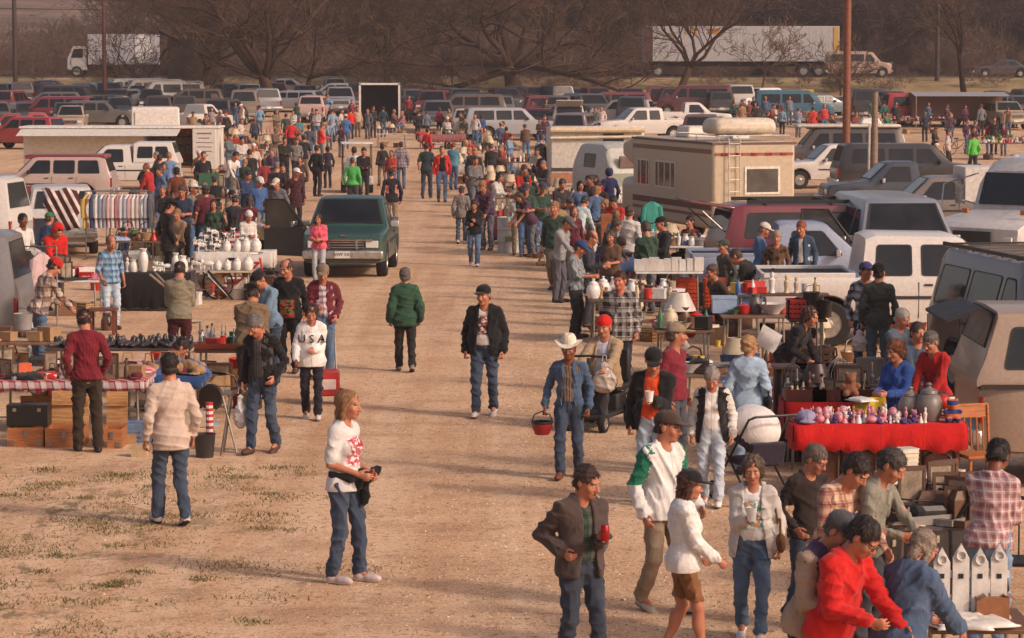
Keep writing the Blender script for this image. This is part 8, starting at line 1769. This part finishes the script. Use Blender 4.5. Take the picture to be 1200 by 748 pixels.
# mobility scooter
ms = thing('mobility_scooter', 'dark mobility scooter ridden by the elderly man in the red cap', 'scooter', at(709, 503) + Vector((.0, .35, 0)), 338)
obj('deck', MB().box(0, -.25, .16, .48, .95, .06), plain('262423', .6), ms, bev=.02); obj('seat_box', MB().box(0, .12, .2, .42, .36, .24), plain('2a2827', .6), ms, bev=.03); obj('seat', MB().box(0, .1, .47, .5, .46, .08), plain('1e1c1c', .6), ms, bev=.03); obj('seat_back', MB().box(0, .36, .55, .46, .09, .45), plain('1e1c1c', .6), ms, bev=.03)
obj('tiller', MB().tube([(0, -.72, .2), (0, -.58, .95)], .03, 8), BLACKP(), ms); obj('handlebar', MB().tube([(-.26, -.52, .96), (0, -.58, .98), (.26, -.52, .96)], .016, 7), BLACKP(), ms)
for q in (1, -1): wheel(ms, q * .27, .25, .14, .09, side=q); wheel(ms, q * .24, -.68, .12, .08, side=q)
plastic_bag(Vector(at(709, 503)) + Vector((-.02, -.30, .98)), 'crumpled clear plastic bag hung on the scooter handlebar', .48, .34, 'a89c90')
# stroller
sr = thing('stroller', 'baby stroller with a white hood edged in dark purple', 'stroller', at(880, 590) + Vector((.02, .1, 0)), 205)
S = SDF(np.array((-.4, -.5, .4)), np.array((.4, .5, 1.3)), .02); S.ell((0, 0, .80), (.29, .36, .27), None, 0); S.ell((0, -.06, .74), (.25, .36, .24), None, .01, op='s'); S.cut((0, -.02, .78), (0, .55, .5)); V, F, O = S.mesh(); c_ = V[F].mean(1)
obj('hood', mesh_np('hood', V, F, True, ((c_[:, 1] * .55 + c_[:, 2] * .5) < .47).astype(np.int32)), [cloth('cfcac6'), cloth('3a2c40')], sr)
obj('seat', MB().box(0, .05, .42, .42, .45, .08).box(0, .28, .45, .42, .08, .25, rx=-15), cloth('2a2430'), sr, bev=.02); b = MB()
for q in (1, -1): b.tube([(q * .26, -.4, .1), (q * .25, .35, .95), (q * .25, .5, 1.0)], .014, 6).tube([(q * .26, .38, .1), (q * .25, -.2, .6)], .014, 6)
b.tube([(-.25, .5, 1.0), (.25, .5, 1.0)], .014, 6); obj('frame', b, BLACKP(), sr)
for q in (1, -1): wheel(sr, q * .26, -.4, .1, .04, side=q); wheel(sr, q * .26, .38, .1, .04, side=q)
# yellow slide toy
ys_ = place(938, 105, 1.9, 0); tg = thing('toy_slide', 'yellow plastic toy slide standing at the far right stalls', 'slide', ys_, 0); YE = plain('c9a02a', .5)
obj('chute', MB().prism([(-.2, .2), (1.2, 1.8), (1.3, 1.75), (-.1, .1)], -.5, -.1), YE, tg); obj('tower', MB().box(.55, 1.1, 0, .8, .7, 1.5), YE, tg, bev=.04); obj('tower_rail', MB().box(.55, .78, 1.5, .8, .06, .4), YE, tg)
# held and carried things
def in_hand(k, i, d=(0, 0, 0)): return A[k]['hand'][i] + Vector(d)
item('cup', 'd2cec8', in_hand('orange', 0, (0, -.045, -.03)), 1.15, 0, label='white paper cup in the hand of the orange shirted man')
item('cup', 'd2cec8', in_hand('whitejkt', 1, (.02, -.05, -.02)), 1.1, 0, label='white paper cup held by the woman in the white jacket')
cn = tag(obj('drink_can', MB().lathe([(0, 0), (.028, 0), (.033, .01), (.033, .11), (.026, .122), (0, .122)], 14), plain('9c1f1c', .3, .5), None, in_hand('leather', 0, (0, -.05, -.04))), 'red drink can held by the man in the leather jacket', 'can')
ci = tag(obj('cigarette', MB().tube([(0, 0, 0), (.02, -.075, -.01)], .0045, 6), plain('d8d2c8', .7), None, A['leather']['W'] @ Vector(A['leather']['P'].h((.012, -.097, -.068)))), 'cigarette in the mouth of the man in the leather jacket', 'cigarette')
h_ = in_hand('cowboy', 1, (-.02, -.02, -.14)); hm = thing('red_pail', 'round red pail with a black rim carried by the man in the cowboy hat', 'pail', h_)
obj('pail_body', MB().lathe([(.0, -.11), (.08, -.11), (.115, -.03), (.12, .02), (.1, .03), (0, .03)], 18), plain('8c1f22', .4), hm); obj('pail_rim', MB().lathe([(.12, .015), (.13, .03), (.115, .045), (.105, .03)], 18), BLACKP(), hm); obj('pail_handle', MB().tube([(-.12, 0, .03), (-.09, 0, .12), (0, 0, .16), (.09, 0, .12), (.12, 0, .03)], .008, 6), BLACKP(), hm)
def draped(name, label, cat, cs, col, seed, h=.014):
 A_ = np.array([c[0] for c in cs] + [c[1] for c in cs]); S = SDF(A_.min(0) - .2, A_.max(0) + .2, h)
 for a_, b_, ra, rb in cs: S.cone(a_, b_, ra, rb, .03, np.array((0, 1., 0)), 1.5)
 S.folds(.012, seed, .08, 1.5); V, F, O = S.mesh(); return tag(obj(name, mesh_np(name, V, F, True), cloth(col)), label, cat)
W_ = A['tee']['W']; tq = lambda *p: tuple(W_ @ Vector(p))
draped('black_jacket', 'black jacket tied and held at the waist of the woman in the printed t-shirt', 'jacket', [(tq(.17, .02, .99), tq(.13, -.12, .98), .04, .045), (tq(.13, -.12, .98), tq(-.12, -.13, .97), .05, .045), (tq(-.12, -.13, .97), tq(-.18, .03, .99), .045, .04), (tq(.06, -.16, .98), tq(.08, -.17, .74), .075, .05), (tq(.10, -.17, .95), tq(.24, -.2, 1.0), .055, .06), (tq(.0, -.16, .95), tq(-.02, -.15, .84), .06, .03)], '19181a', 4)
yb = thing('yellow_bag', 'bright yellow plastic bag held up above the red cloth', 'bag', A['bluejkt']['hand'][1] + Vector((-.05, -.12, -.02)), 8)
obj('bag_sheet', mesh_np('bag_sheet', *(lambda n: ([((i / n - .5) * (.34 + .12 * (j / n)), .03 * math.sin(i * 1.1 + j * .4), -.62 * j / n) for j in range(n + 1) for i in range(n + 1)] + [((i / n - .5) * (.34 + .12 * (j / n)), .03 * math.sin(i * 1.1 + j * .4) + .05, -.62 * j / n) for j in range(n + 1) for i in range(n + 1)], [(j * (n + 1) + i, j * (n + 1) + i + 1, (j + 1) * (n + 1) + i + 1, (j + 1) * (n + 1) + i) for j in range(n) for i in range(n)] + [((n + 1) ** 2 + j * (n + 1) + i, (n + 1) ** 2 + (j + 1) * (n + 1) + i, (n + 1) ** 2 + (j + 1) * (n + 1) + i + 1, (n + 1) ** 2 + j * (n + 1) + i + 1) for j in range(n) for i in range(n)]))(10), True), plain('c9ad1c', .4), yb)
obj('bag_print', MB().box(.02, -.045, -.42, .14, .006, .05), plain('8a7a2a', .5), yb); item('paper', 'cfcac4', A['bluejkt']['hand'][1] + Vector((-.16, -.16, -.05)), (.8, .8, 2), 30, label='white sheet of paper held beside the yellow bag')
plastic_bag(A['olivejkt']['hand'][0] + Vector((-.05, -.06, .02)), 'white and red plastic bag held by the man in the dark olive jacket', .4, .26, 'b8a8a4')
def shoulder_bag(k, side, label, col, dz=0):
 W2 = A[k]; P = W2['P']; p = W2['W'] @ Vector(P.t((side * .25, .02, .02 + dz))); q = W2['W'] @ Vector(P.t((side * .13, .0, .55)))
 o = item('handbag', col, p - Vector((0, 0, .1)), 1.15, 90, label=label); s_ = MB().tube([p + Vector((0, 0, .08)), p.lerp(q, .6) + Vector((side * .03, -.03, 0)), q + Vector((0, 0, .01))], .012, 6); st_ = obj('shoulder_strap', s_, plain(col, .6)); st_.parent = o; st_.matrix_parent_inverse = Matrix.LocRotScale(o.location, o.rotation_euler, o.scale).inverted(); return o
shoulder_bag('paledenim', -1, 'black leather shoulder bag of the woman in the pale denim shirt', '1e1b1b'); shoulder_bag('whitejkt', 1, 'brown leather shoulder bag of the woman in the white jacket', '6a4628'); shoulder_bag('greencoat', -1, 'dark bag slung over the green coat', '1f2a24')
# lettering on the sweatshirt, laid on the cloth of the chest
def chest_text(k, part, s, size, z, mcol, x=0):
 W2 = A[k]; me = W2['ms'][part]
 from mathutils.bvhtree import BVHTree
 bv = BVHTree.FromPolygons([v.co[:] for v in me.vertices], [p.vertices[:] for p in me.polygons])
 o = text_on(W2['o'], s, size, (0, 0, 0), (90, 0, 0), plain(mcol, .8), 'chest_lettering', .0)
 import bmesh as _b
 bm = _b.new(); bm.from_mesh(o.data); _b.ops.subdivide_edges(bm, edges=bm.edges[:], cuts=1)
 for v in bm.verts:
  X, Z = v.co.x * 1.0 + x, v.co.y + z; hit = bv.ray_cast(Vector((X, -1, Z)), Vector((0, 1, 0)))
  v.co = Vector((X, (hit[0].y if hit[0] else -.15) - .012, Z))
 bm.to_mesh(o.data); bm.free(); o.rotation_euler = (0, 0, 0); so_ = o.modifiers.new('thick', 'SOLIDIFY'); so_.thickness = .006; so_.offset = 0
 return o
chest_text('usa', 'sweater', 'U S A', .175, 1.22, '22202c'); chest_text('shorts', 'sweater', 'N', .09, 1.23, '2a2a34', .05)
# number plate and grille of the green pickup
for ch_ in V1F.children:
 if ch_.name.startswith('number_plate') and ch_.location.y < 0: text_on(ch_, 'NWF 54D', .085, (0, -.009, 0), (90, 0, 0), plain('2c3050', .6), 'plate_lettering', .002)
obj('bonnet_badge', MB().box(0, -2.27, .90, .12, .02, .03), CHROME(), V1F)
for x in (-.28, .28): obj('grille_divider', MB().box(x, -2.345, .63, .05, .03, .17), CHROME(), V1F)
obj('grille_top', MB().box(0, -2.34, .80, 1.2, .03, .035), CHROME(), V1F)
# things standing on the ground about the stalls
def ground_bits(where, pts, seed, n, kinds):
 r = random.Random(seed)
 for k in range(n):
  (x0, y0, x1, y1) = r.choice(pts); kd, cols = r.choice(kinds); p = at(r.uniform(x0, x1), r.uniform(y0, y1)); c = r.choice(cols.split())
  item(kd, CH.get(c.replace('_', ' '), c), p + Vector((0, 0, .002)), r.uniform(.9, 1.5), r.uniform(-60, 60), where)
GB = MIX + [('carton', 'tan brown 8a6442'), ('crate', 'brown red black blue'), ('suitcase', 'black brown maroon'), ('bucket', 'grey black white red'), ('toolbox', 'red grey black'), ('basket', 'tan brown'), ('cloth', 'red blue white black'), ('handbag', 'black brown'), ('ball', 'red white')]
ground_bits('on the ground beside the left stalls', ((0, 395, 60, 470), (60, 440, 300, 482), (225, 330, 330, 352), (130, 290, 240, 312), (190, 262, 320, 300), (180, 230, 300, 262), (240, 195, 330, 235), (250, 170, 330, 200), (100, 330, 330, 400), (180, 262, 330, 330)), 5, 190, GB)
ground_bits('on the ground beside the right stalls', ((690, 365, 800, 410), (800, 385, 900, 450), (850, 460, 940, 540), (660, 300, 780, 345), (620, 270, 720, 305), (600, 245, 700, 270), (560, 215, 640, 240), (1030, 600, 1110, 680), (900, 390, 1040, 460), (560, 200, 720, 260), (680, 300, 800, 360)), 6, 180, GB)
# ---------------------------------------------------------------- labels that would repeat are told apart by their order from the left
ORD = 'first second third fourth fifth sixth seventh eighth'.split()
bpy.context.view_layer.update()
by = {}
for o in SC.objects:
 if o.parent is None and 'label' in o: by.setdefault(o['label'], []).append(o)
for lb, os_ in by.items():
 if len(os_) < 2: continue
 if len(os_) <= 8 and len(lb.split()) <= 12:
  os_.sort(key=lambda o: px_of(o.matrix_world.translation)[0])
  for i, o in enumerate(os_): o['label'] = lb + (', leftmost' if i == 0 else ', rightmost' if i == len(os_) - 1 else f', {ORD[i]} from left')
 for o in os_:
  if 'group' not in o: o['group'] = 'alike: ' + lb if len(lb) < 50 else lb[:50]
for o in SC.objects:
 if o.parent is None and 'label' in o and len(o['label'].split()) > 16: print('LONG', o['label'])
print('OBJECTS', len(SC.objects), 'PEOPLE', len(PEOPLE), 'ITEMS', len(ITEMS))
